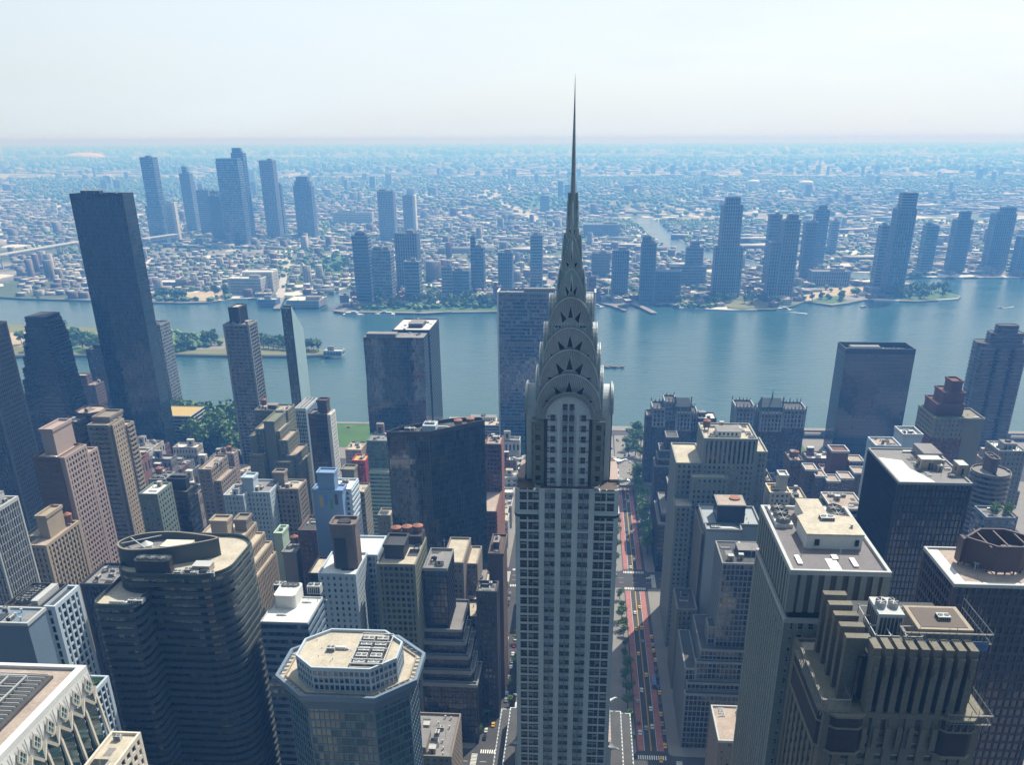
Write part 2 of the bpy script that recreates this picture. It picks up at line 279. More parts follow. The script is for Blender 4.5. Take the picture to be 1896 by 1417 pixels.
# ---------------------------------------------------------------- building kit
def rect(x0,x1,y0,y1): return [(x0,y0),(x1,y0),(x1,y1),(x0,y1)]
def rrect(x0,x1,y0,y1,r,n=6,corners=(1,1,1,1)):
    P=[]
    for (cx,cy,a0,on,px,py) in ((x0+r,y0+r,PI,corners[0],x0,y0),(x1-r,y0+r,1.5*PI,corners[1],x1,y0),(x1-r,y1-r,0,corners[2],x1,y1),(x0+r,y1-r,.5*PI,corners[3],x0,y1)):
        if not on: P.append((px,py)); continue
        for i in range(n+1):
            a=a0+.5*PI*i/n; P.append((cx+r*math.cos(a),cy+r*math.sin(a)))
    return P
def chamf(x0,x1,y0,y1,c): return [(x0+c,y0),(x1-c,y0),(x1,y0+c),(x1,y1-c),(x1-c,y1),(x0+c,y1),(x0,y1-c),(x0,y0+c)]
def inset(poly,d):
    n=len(poly); R=[]
    for i in range(n):
        a=Vector(poly[i-1]);b=Vector(poly[i]);c=Vector(poly[(i+1)%n])
        e1=(b-a).normalized();e2=(c-b).normalized(); n1=Vector((-e1.y,e1.x)); n2=Vector((-e2.y,e2.x))
        m=n1+n2
        if m.length<1e-6: m=n1
        m.normalize(); k=d/max(.3,m.dot(n1)); R.append((b.x+m.x*k,b.y+m.y*k))
    return R
STY=dict(bay=3.2,fl=3.5,pw=.8,pd=.45,sh=1.5,sd=.3,wall='tan',glass='g_dark',roof='r_tan',par=1.1,cp=1.2,win=None)
def st(**k): d=dict(STY); d.update(k); return d
def facade(mw,mg,A,B,z0,z1,s,wins=None,posts=True):
    dx,dy=B[0]-A[0],B[1]-A[1]; L=math.hypot(dx,dy)
    if L<.05: return
    U=(dx/L,dy/L); Nn=(U[1],-U[0]); n=max(1,round(L/s['bay'])); bw=L/n; v0=round(z0/s['fl']); nf=max(1,round((z1-z0)/s['fl'])); fh=(z1-z0)/nf
    mg.face([(A[0],A[1],z0),(B[0],B[1],z0),(B[0],B[1],z1),(A[0],A[1],z1)],0,[(0,v0),(n,v0),(n,v0+nf),(0,v0+nf)])
    if s['pw']>0 and s['pd']>0:
        pw=min(s['pw'],bw*.92)
        for i in range(0 if n>1 else 1,n+1):
            a=max(0,i*bw-pw/2); b=min(L,i*bw+pw/2)
            if b>a: mw.ob(A,U,Nn,a,b,0,s['pd'],z0,z1)
    if s['sh']>0:
        for j in range(nf):
            z=z0+j*fh; mw.ob(A,U,Nn,0,L,0,s['sd'],max(z0+.003,z-s['sh']*.35),z+s['sh']*.65)
        mw.ob(A,U,Nn,0,L,0,s['sd'],z1-s['sh']*.35,z1-.003)
    if wins is not None and n>0:
        ww=bw-min(s['pw'],bw*.92)-.1; wh=fh-s['sh']-.1
        for i in range(n):
            for j in range(nf):
                x=A[0]+U[0]*(i+.5)*bw; y=A[1]+U[1]*(i+.5)*bw; zc=z0+j*fh+s['sh']*.65+wh/2+.05
                if Nn[0]*(-x)+Nn[1]*(-y)>0: wins.append((x*x+y*y+(300-zc)**2,x,y,zc,U,Nn,ww,wh))
def window_mesh(kind=0):
    m=MB()
    if kind: m.box(-.42,.42,.02,.09,(.1,.1,-.15,-.43)[kind],.44,2)
    for a in ((-.5,-.42,-.5,.5),(.42,.5,-.5,.5),(-.42,.42,-.5,-.44),(-.42,.42,.44,.5),(-.42,.42,-.03,.03)): m.box(a[0],a[1],-.5,.5,a[2],a[3],0,True)
    m.box(-.42,.42,.1,.3,-.44,.44,1)
    return m
WM={}
def add_windows(root,wins,fm='lgrey',cap=100):
    wins.sort(key=lambda w:w[0])
    rw=random.Random(len(wins))
    for q_ in range(4):
        if (fm,q_) not in WM: WM[(fm,q_)]=window_mesh(q_).mesh('window',[M[fm],M['g_win'],M['blind']])
    for k,(d,x,y,z,U,Nn,ww,wh) in enumerate(wins[:cap]):
        inst('window',WM[(fm,rw.choice((0,0,0,1,1,2,3)))],root,(x+Nn[0]*.1,y+Nn[1]*.1,z),(ww,.16,wh),math.atan2(U[1],U[0]))
    rest=wins[cap:1400]
    if rest:
        mb=MB()
        for (d,x,y,z,U,Nn,ww,wh) in rest:
            O=(x,y); h=ww/2; g=wh/2
            for a in ((-h,-h+ww*.08,-g,g),(h-ww*.08,h,-g,g),(-h,h,-g,-g+wh*.06),(-h,h,g-wh*.06,g),(-h,h,-wh*.03,wh*.03)):
                mb.ob(O,U,Nn,a[0],a[1],.02,.16,z+a[2],z+a[3])
            t_=rw.random()
            if t_<.5: mb.ob(O,U,Nn,-h*.9,h*.9,.0,.09,z+(g*.1 if t_<.28 else -g*.3 if t_<.42 else -g*.9),z+g*.9,1)
        tag(mb.build('window',[M[fm],M['blind']],root),kind='stuff')
def posts(mw,poly,z0,z1,s):
    if s['cp']<=0: return
    n=len(poly)
    for i in range(n):
        a=Vector(poly[i-1]);b=Vector(poly[i]);c=Vector(poly[(i+1)%n]); e1=(b-a).normalized();e2=(c-b).normalized()
        cr=e1.x*e2.y-e1.y*e2.x
        if cr<.3: continue
        k=s['cp']; o=s['pd']+.04
        n1=Vector((e1.y,-e1.x)); n2=Vector((e2.y,-e2.x))
        P=[b-e1*k,b-e1*k+n1*o,b+(n1+n2)*o/(1+n1.dot(n2)),b+e2*k+n2*o,b+e2*k]
        mw.prism([(q.x,q.y) for q in P],z0,z1+.02)
FOOT=[(-36,27,252,362),(-210,-120,90,220),(-265,-215,780,840)]
def building(name,label,cat,tiers,s,group=None,kit=None,wf='lgrey',extra=None,wcap=100,lvl=1):
    """tiers: list of (poly, z0, z1[, style])"""
    p0=tiers[0][0]; cx=sum(p[0] for p in p0)/len(p0); cy_=sum(p[1] for p in p0)/len(p0)
    root=empty(name,(cx,cy_,0),label,cat,group)
    for T in tiers: FOOT.append((min(p[0] for p in T[0]),max(p[0] for p in T[0]),min(p[1] for p in T[0]),max(p[1] for p in T[0])))
    mats={}
    wins=[] if s['win'] else None
    groups={}
    for T in tiers:
        poly,z0,z1=T[:3]; ss=T[3] if len(T)>3 else s
        key=(ss['wall'],ss['glass'])
        if key not in groups: groups[key]=(MB(),MB(),ss)
        w_,g_,_=groups[key]; n=len(poly)
        if ss.get('blank'):
            w_.prism(poly,z0,z1-.01)
        else:
            for i in range(n): facade(w_,g_,poly[i],poly[(i+1)%n],z0,z1,ss,wins if ss['win'] else None)
            posts(w_,poly,z0,z1,ss)
        # roof slab and parapet
        rk=ss['roof']; rm=MB(); rm.face([(p[0],p[1],z1-.012) for p in poly]); rm.build('roof',M[rk],root); mp=MB()
        if ss['par']>0:
            out=inset(poly,-(ss['pd']+.06)); inn=inset(poly,.35)
            for i in range(n):
                j=(i+1)%n; a,b,c,d=out[i],out[j],inn[j],inn[i]; h=z1+ss['par']; lo=z1-ss.get('parlow',.5)
                mp.face([(*a,lo),(*b,lo),(*b,h),(*a,h)]); mp.face([(*d,h),(*a,h),(*b,h),(*c,h)]); mp.face([(*c,z1-.02),(*d,z1-.02),(*d,h),(*c,h)])
                mp.face([(*a,lo),(*b,lo),(*c,lo),(*d,lo)])
            mp.build('parapet',M[ss.get('parm',ss['wall'])],root)
    for (wk,gk),(w_,g_,ss) in groups.items():
        if w_.f: w_.build('wall',M[wk],root)
        if g_.f: g_.build('glazing',M[gk],root)
    if wins: add_windows(root,wins,wf,wcap)
    if kit: roofkit(root,*kit)
    return root
# ---- small rooftop things shared by many roofs (parts of their building)
LIB={}
def lib():
    m=MB(); m.box(-.5,.5,-.5,.5,0,.8)                                   # air handler with louvres and fans
    for i in range(6): m.box(-.52,-.5,-.42+i*.15,-.33+i*.15,.12,.7,1); 
    for i in range(6): m.box(-.42+i*.15,-.33+i*.15,-.52,-.5,.12,.7,1)
    for x in (-.25,.25):
        m.cyl(x,0,.8,.95,.2,n=14,cap=False); m.cyl(x,0,.8,.86,.18,n=14,mi=1)
        for k in range(3): m.beam((x-.18*math.cos(k*PI/3),-.18*math.sin(k*PI/3),.93),(x+.18*math.cos(k*PI/3),.18*math.sin(k*PI/3),.93),.03,.03)
    LIB['air_conditioner']=m.mesh('air_conditioner',[M['lgrey'],M['dark2']])
    m=MB(); m.cyl(0,0,.3,.85,.45,n=16); m.cyl(0,0,.85,1.05,.48,.02,n=16,mi=1)
    for i in range(4): m.beam((.35*math.cos(i*PI/2+.8),.35*math.sin(i*PI/2+.8),0),(.32*math.cos(i*PI/2+.8),.32*math.sin(i*PI/2+.8),.32),.05,.05,2)
    for z in (.4,.55,.7): m.cyl(0,0,z,z+.015,.458,n=16,mi=2)
    LIB['water_tank']=m.mesh('water_tank',[wallmat('tank_wood',(.22,.13,.08),.9),M['rust'],M['dark2']])
    m=MB(); m.cyl(0,0,0,.55,.5,n=20,cap=False); m.cyl(0,0,.1,.3,.47,n=20,mi=1)
    m.cyl(0,0,.5,.62,.54,n=20,cap=False)
    for k in range(4): m.beam((-.48*math.cos(k*PI/4),-.48*math.sin(k*PI/4),.52),(.48*math.cos(k*PI/4),.48*math.sin(k*PI/4),.52),.06,.03)
    m.cyl(0,0,.3,.5,.1,n=10)
    LIB['cooling_fan']=m.mesh('cooling_fan',[M['grey'],M['black']])
    m=MB(); m.box(-.5,.5,-.5,.5,0,1); m.box(-.54,.54,-.54,.54,1,1.06,1); m.box(-.12,.12,-.52,-.5,0,.7,2); m.box(-.52,-.5,-.2,.1,.3,.7,2)
    LIB['bulkhead']=m.mesh('bulkhead',[M['tan'],M['lgrey'],M['dark2']])
    m=MB()
    m.beam((-.5,0,.35),(.35,0,.35),.3,.3); m.beam((.35,0,.35),(.5,0,.0),.3,.3)
    for x in (-.4,0,.3): m.beam((x,-.2,0),(x,-.2,.3),.04); m.beam((x,.2,0),(x,.2,.3),.04)
    LIB['duct']=m.mesh('duct',[M['alu']])
    m=MB(); m.cyl(0,0,0,.8,.18,n=8); m.cyl(0,0,.8,1,.3,n=8,mi=0); LIB['vent']=m.mesh('vent',[M['lgrey']])
    m=MB(); m.beam((0,0,0),(0,0,1),.03); m.beam((-.12,0,.8),(.12,0,.8),.02); m.beam((-.08,0,.6),(.08,0,.6),.02); LIB['antenna']=m.mesh('antenna',[M['lgrey']])
    m=MB()
    for i in range(4): m.beam((-.5,-.3+i*.16,.2),(.5,-.3+i*.16,.2),.06)
    for x in (-.4,-.1,.2,.45): m.box(x-.03,x+.03,-.36,.26,0,.16)
    m.beam((.5,-.3,.2),(.5,-.3,0),.06); m.beam((-.5,.18,.2),(-.5,.5,.2),.06); LIB['pipe_run']=m.mesh('pipe_run',[M['lgrey']])
    m=MB(); m.box(-.5,.5,-.5,.5,0,.25); m.box(-.44,.44,-.44,.44,.25,.4,1); LIB['skylight']=m.mesh('skylight',[M['lgrey'],M['g_dark']])
    m=MB(); m.box(-.5,.5,-.5,.5,0,.02); LIB['walk_pad']=m.mesh('walk_pad',[M['r_grey']])
    m=MB(); m.box(-.5,.5,-.5,.5,0,.018); LIB['tar_patch']=m.mesh('tar_patch',[M['r_dark']])
lib()
def kitobj(root,kind,x,y,z,sx,sy=None,sz=None,rz=0): return inst(kind,LIB[kind],root,(x,y,z),(sx,sy or sx,sz or sx),rz)
def roofkit(root,x0,x1,y0,y1,z,n=6,seed=0,pent=1,tank=0,pm='tan',ph=4):
    r=random.Random(seed); w=x1-x0; d=y1-y0; used=[]
    def spot(sx,sy):
        for _ in range(40):
            x=r.uniform(x0+1+sx/2,x1-1-sx/2) if w>sx+2.2 else (x0+x1)/2; y=r.uniform(y0+1+sy/2,y1-1-sy/2) if d>sy+2.2 else (y0+y1)/2
            if all(abs(x-a)>(sx+c)/2+.3 or abs(y-b)>(sy+e)/2+.3 for a,b,c,e in used): used.append((x,y,sx,sy)); return x,y
        return None
    if pent:
        sx,sy=w*r.uniform(.3,.5),d*r.uniform(.3,.45); p=spot(sx,sy)
        if p:
            m=MB(); m.box(p[0]-sx/2,p[0]+sx/2,p[1]-sy/2,p[1]+sy/2,z,z+ph)
            m.box(p[0]-sx/2-.15,p[0]+sx/2+.15,p[1]-sy/2-.15,p[1]+sy/2+.15,z+ph,z+ph+.25,1)
            for k in range(int(sx/2.5)): m.box(p[0]-sx/2+.8+k*2.5,p[0]-sx/2+1.9+k*2.5,p[1]-sy/2-.06,p[1]-sy/2,z+.9,z+2.6,2)
            m.build('penthouse',[M[pm],M['r_grey'],M['dark']],root)
            if ph>3 and r.random()<.6: kitobj(root,'cooling_fan',p[0],p[1],z+ph+.25,min(sx,sy)*.5,None,2)
    for i in range(tank):
        p=spot(4.5,4.5)
        if p: kitobj(root,'water_tank',p[0],p[1],z,5,5,7)
    for i in range(int(n*1.7)):
        k=r.choice(('air_conditioner','air_conditioner','duct','vent','bulkhead','cooling_fan','antenna','vent','pipe_run','pipe_run','skylight','walk_pad','tar_patch','tar_patch'))
        s=r.uniform(2,4.5); p=spot(s,s*.7)
        if not p: continue
        if k=='air_conditioner': kitobj(root,k,p[0],p[1],z,s,s*.6,2.2,r.choice((0,PI/2)))
        elif k=='duct': kitobj(root,k,p[0],p[1],z,s*1.3,s*.8,2,r.choice((0,PI/2)))
        elif k=='vent': kitobj(root,k,p[0],p[1],z,1.6,1.6,1.5)
        elif k in ('pipe_run','skylight','walk_pad','tar_patch'): kitobj(root,k,p[0],p[1],z,s*1.5,s*.9,2.2 if k!='tar_patch' else 3,r.choice((0,PI/2)))
        elif k=='bulkhead': kitobj(root,k,p[0],p[1],z,s*.7,s*.7,2.8)
        elif k=='cooling_fan': kitobj(root,k,p[0],p[1],z,s*.8,s*.8,1.8)
        else: kitobj(root,k,p[0],p[1],z,4,4,5+r.random()*4)
# ---- trees
def crown_mesh(seed,n,leaf,mat='leaf',rx=.5,rz=.42):
    r=random.Random(seed); m=MB(); cl=[]
    for _ in range(9):
        a=r.uniform(0,2*PI); rr=r.uniform(0,.62)*rx; cl.append((rr*math.cos(a),rr*math.sin(a),r.uniform(.45,.9),r.uniform(.16,.30)))
    for i in range(n):
        c=r.choice(cl); u=Vector((r.gauss(0,1),r.gauss(0,1),r.gauss(0,1))).normalized()*c[3]*(r.random()**.35)
        p=Vector((c[0]+u.x,c[1]+u.y,c[2]+u.z*.75)); a=Vector((r.gauss(0,1),r.gauss(0,1),r.gauss(0,.7))).normalized(); b=a.cross(Vector((r.gauss(0,1),r.gauss(0,1),r.gauss(0,1)))).normalized()
        s=leaf*r.uniform(.6,1.3)
        m.face([tuple(p-a*s),tuple(p+b*s*.7),tuple(p+a*s),tuple(p-b*s*.7)])
    return m.mesh('crown',[M[mat]])
def trunk_mesh(seed):
    r=random.Random(seed); m=MB(); m.cyl(0,0,0,.45,.035,.02,n=6,cap=False)
    for i in range(5):
        a=i*1.3+r.random(); m.beam((0,0,.3+.03*i),(.25*math.cos(a),.25*math.sin(a),.6+.05*i),.015)
    return m.mesh('trunk',[M['bark']])
CR=[crown_mesh(i,620,.055,'leaf' if i%3 else 'leaf2') for i in range(4)]
CRL=[crown_mesh(i+10,260,.085,'leaf' if i%3 else 'leaf2') for i in range(3)]
TR=[trunk_mesh(i) for i in range(2)]
def tree(x,y,s,label,group,k=0,z=0,name='tree',lo=False):
    r=R0
    root=empty(name,(x,y,z),label,'tree',group); a=r.uniform(0,6.28)
    inst('trunk',TR[k%2],root,(x,y,z),(s,s,s),a); inst('crown',(CRL if lo else CR)[k%(3 if lo else 4)],root,(x,y,z),(s*r.uniform(.85,1.15),s*r.uniform(.85,1.15),s*r.uniform(.85,1.1)),a)
    return root
# ---- vehicles
def car_mesh(kind,mat):
    m=MB()
    if kind=='car':
        prof=[(-2.2,.35),(-2.25,.75),(-1.95,.95),(-1.3,1.0),(-.7,1.42),(.7,1.45),(1.35,1.02),(2.0,.92),(2.25,.7),(2.2,.35)]; w=.9
    elif kind=='van':
        prof=[(-2.7,.4),(-2.7,2.2),(1.6,2.3),(2.1,1.4),(2.7,1.2),(2.75,.4)]; w=1.0
    elif kind=='truck':
        prof=[(-3.8,.6),(-3.8,3.1),(1.9,3.1),(1.9,2.5),(2.6,2.4),(3.2,1.5),(3.7,1.3),(3.7,.6)]; w=1.15
    else:
        prof=[(-6,.4),(-6,3.1),(5.9,3.1),(6.05,2.9),(6.05,.4)]; w=1.27
    n=len(prof); A=[(-w if True else 0,p[0],p[1]) for p in prof]; B=[(w,p[0],p[1]) for p in prof]
    m.face(A[::-1]); m.face(B)
    for i in range(n):
        j=(i+1)%n; m.face([A[i],A[j],B[j],B[i]])
    if kind=='car':
        m.box(-.92,.92,-1.15,1.15,1.02,1.32,1)
        m.face([(-.75,-1.22,1.07),(.75,-1.22,1.07),(.7,-.74,1.41),(-.7,-.74,1.41)],1); m.face([(-.75,1.31,1.08),(.75,1.31,1.08),(.7,.78,1.45),(-.7,.78,1.45)],1)
        wy=(-1.4,1.4)
    elif kind=='bus': m.box(-1.29,1.29,-5.6,5.7,1.4,2.3,1); m.box(-.8,.8,-3,-1.5,3.1,3.35); wy=(-4,4)
    else: m.box(-w-.01,w+.01,1.0 if kind=='van' else 2.0,1.7 if kind=='van' else 2.6,1.3,1.95,1); wy=(-1.9,1.9)
    for y in wy:
        for s in (-1,1):
            a=[]
            for i in range(10): a.append((s*(w+.02),y+.36*math.cos(2*PI*i/10),.36+.36*math.sin(2*PI*i/10)))
            m.face(a,2)
    return m.mesh(kind,[mat,M['g_black'],M['black']])
# ---------------------------------------------------------------- setting: ground, water, streets
def struct(name,mb,mats,kind='structure',label=None,cat=None):
    o=mb.build(name,mats); o['kind']=kind
    if label: o['label']=label; o['category']=cat or name.replace('_',' ')
    return o
m=MB(); m.face([(-5000,900,-3),(9000,900,-3),(9000,5200,-3),(-5000,5200,-3)])
struct('river',m,M['water'],label='wide blue-green tidal river between the two shores',cat='river')
m=MB(); m.prism([(-900,60),(900,60),(900,992),(-900,992)],-4,0)
struct('city_street_ground',m,M['asphalt'],label='dark asphalt street ground between the near towers',cat='street')
m=MB(); m.prism([(-9000,-9000),(9000,-9000),(9000,59.9),(-9000,59.9)],-4,-.02); m.prism([(-9000,60),(-900.1,60),(-900.1,990),(-9000,990)],-4,-.02); m.prism([(900.1,60),(9000,60),(9000,1000),(900.1,1000)],-4,-.02)
struct('ground',m,M['cityfloor'])
# far shore outline, left to right, then closed far away at the horizon
QS=[(-1486,1876),(-1233.5,1857.8),(-1169.4,1839.5),(-1022,1825.2),(-869.6,1805),(-822.6,1800.5),(-764.5,1809.5),(-732,1857.8),(-632.6,1868.8),(-557.4,1885.9),(-544.4,1958.7),(-525.6,2037),(-492.1,1924.1),(-490.4,1847.6),(-485.2,1733.9),(-435.6,1712.4),(-331.3,1711.2),(-239.6,1721),(-147.6,1730.9),(-45.1,1747.1),(11.9,1842.4),(59.5,1806.2),(97.8,1833.2),(178.2,1836.6),(182.2,1786.9),(274.7,1767),(368.2,1777),(409.9,1821.3),(439.8,1873.5),(482.8,1830.6),(523,1857.6),(563.6,1898.5),(596.3,1893.3),(665.4,1883),(757.8,1920.1),(776,1955),(759.7,2033.9),(725.6,2086.5),(665.5,2100.1),(636.2,2165.1),(668.2,2236.6),(763.2,2222.2),(828.7,2233.6),(1019.6,2231.9),(1267.1,2232.4)]
QP=QS+[(45000,2300),(45000,70000),(-45000,70000),(-45000,1900)]
m=MB(); m.prism(QP,-5,0)
struct('far_ground',m,M['farground'],label='flat built-up land across the river reaching the horizon',cat='ground')
# creek and distant water sheets
def sheet(name,poly,z,mat,lab=None,cat=None,kind='structure'):
    m=MB(); m.face([(p[0],p[1],z) for p in poly]); return struct(name,m,M[mat],kind,lab,cat)
CREEK=[(158.2,3886.4),(226.7,3941.5),(284.5,3759.5),(286.8,3317.3),(298.3,2997.8),(329.2,2845.4),(391.5,2656.6),(466.6,2447.5),(554.4,2346.5),(696.7,2293.3),(763.2,2222.2),(631.5,2148),(598.2,2207.1),(511.5,2267.6),(421.4,2341.7),(338.7,2421.5),(288.4,2603.3),(244,2785.7),(213.2,3044.6),(198.5,3416.2)]
sheet('creek',CREEK,.3,'water')
sheet('creek_reach',[(645.5,5014.5),(712.7,5103),(657.3,4505.5),(579.7,4030.2),(542.2,4087.3)],.3,'water')
sheet('distant_bay',[(10851.8,69484.5),(24090,56354.3),(30500.7,57344.7),(20934.7,39310.6),(17688.6,41336.8),(13189.9,48261.8),(8591.4,51434.6)],.5,'water')
# city blocks: raised pavements
XR=[(-700,-614),(-596,-534),(-516,-454),(-436,-374),(-356,-294),(-276,-214),(-196,-134),(-116,-54),(-36,33.5),(50.5,108),(126,188),(206,268),(286,348),(366,428),(446,508),(526,588),(606,700)]
YR=[(60,216),(252,362),(390,586),(614,832),(864,958)]
m=MB()
for a,b in XR:
    for c,d in YR: m.prism(rrect(a,b,c,d,3,2),0.004,.15)
struct('pavement',m,M['pave'],label='pale concrete pavements around the city blocks',cat='pavement')
# main street: red bus lanes, lane lines, crossings
red=MB();pt=MB();yl=MB()
def ln(mb,x0,x1,y0,y1,z=.008): mb.face([(x0,y0,z),(x1,y0,z),(x1,y1,z),(x0,y1,z)])
for a,b in ((256,358),(394,582),(618,828)):
    ln(red,34.2,37.6,a,b); ln(red,45,48.3,a,b)
    ln(pt,37.75,37.95,a,b,.012); ln(pt,44.6,44.8,a,b,.012)
    ln(yl,41.1,41.3,a,b,.012); ln(yl,41.5,41.7,a,b,.012)
    for y in range(int(a)+6,int(b)-6,9): pass
def crossing(x0,x1,y0,y1,along=True):
    if along:
        k=x0
        while k<x1-.6: ln(pt,k,k+.6,y0,y1,.016); k+=1.2
    else:
        k=y0
        while k<y1-.6: ln(pt,x0,x1,k,k+.6,.016); k+=1.2
for yy in (248,252,363,386.5,584,611,829,861):
    crossing(34,50,yy,yy+3.5)
    for cx in (-45,-125,-205,-285,-365,117,197,277): crossing(cx-5.5,cx+5.5,yy,yy+3.2)
for (a,b) in ((217,247),(366,386),(588,610)):
    for x in (22,54,-55,-37,108,123): crossing(x,x+3.2,a,b,False)
    for x in (-700,):
        for yy in (a+(b-a)*.33,a+(b-a)*.66):
            for k in range(-600,600,10): ln(pt,k,k+3.5,yy,yy+.2,.012)
struct('bus_lane',red,M['redlane'],label='red painted bus lanes on both sides of the main street',cat='bus lane')
struct('road_marking',pt,M['paint'],label='white lane lines and zebra crossings on the streets',cat='road marking')
struct('centre_line',yl,M['yellow'],label='double yellow centre line of the main street',cat='road marking')
# riverside: promenade, elevated drive, lawns
m=MB(); m.box(-900,-335,958,975,.02,.25); m.box(-150,900,958,975,.02,.25); struct('riverside_road',m,M['asphalt'])
m=MB(); m.box(-900,-332.1,975.2,992,.02,.6); m.box(-332,-152,985,992,.02,.6); m.box(-151.9,900,975.2,992,.02,.6); struct('promenade',m,M['pave'])
L1=sheet('park_lawn',[(-332,900),(-152,900),(-152,984.8),(-332,984.8)],.27,'grass'); L2=sheet('park_lawn',[(-452,866),(-334,866),(-334,956),(-452,956)],.17,'grass')
L3=sheet('park_lawn',[(180,866),(236,866),(236,940),(180,940)],.17,'grass')
sheet('forecourt_lawn',[(-80,866),(-40,866),(-40,940),(-80,940)],.17,'grass')
sheet('road_plaza',[(35.7,971.3),(50.2,986.5),(74.5,983.6),(61.7,800.8),(32.8,791.9)],.165,'pave')
# island in the river
ISL=[(-1018.1,1303.1),(-894.9,1312.9),(-784.1,1322),(-632.8,1336.9),(-546.3,1333.6),(-428.9,1335.6),(-397.9,1344.6),(-392.9,1363.9),(-415.7,1378.3),(-531.4,1438.5),(-610.8,1456.4),(-723,1501.1),(-907.5,1540.8),(-1048.2,1559.6),(-1206.3,1567.9)]
m=MB(); m.prism(ISL,-4,1.2); struct('island',m,M['grass2'],label='long narrow green island in the left part of the river',cat='island')
m=MB(); m.prism(inset(ISL[::-1] if False else ISL,-3),-4,.6); struct('island_sea_wall',m,M['pave'])
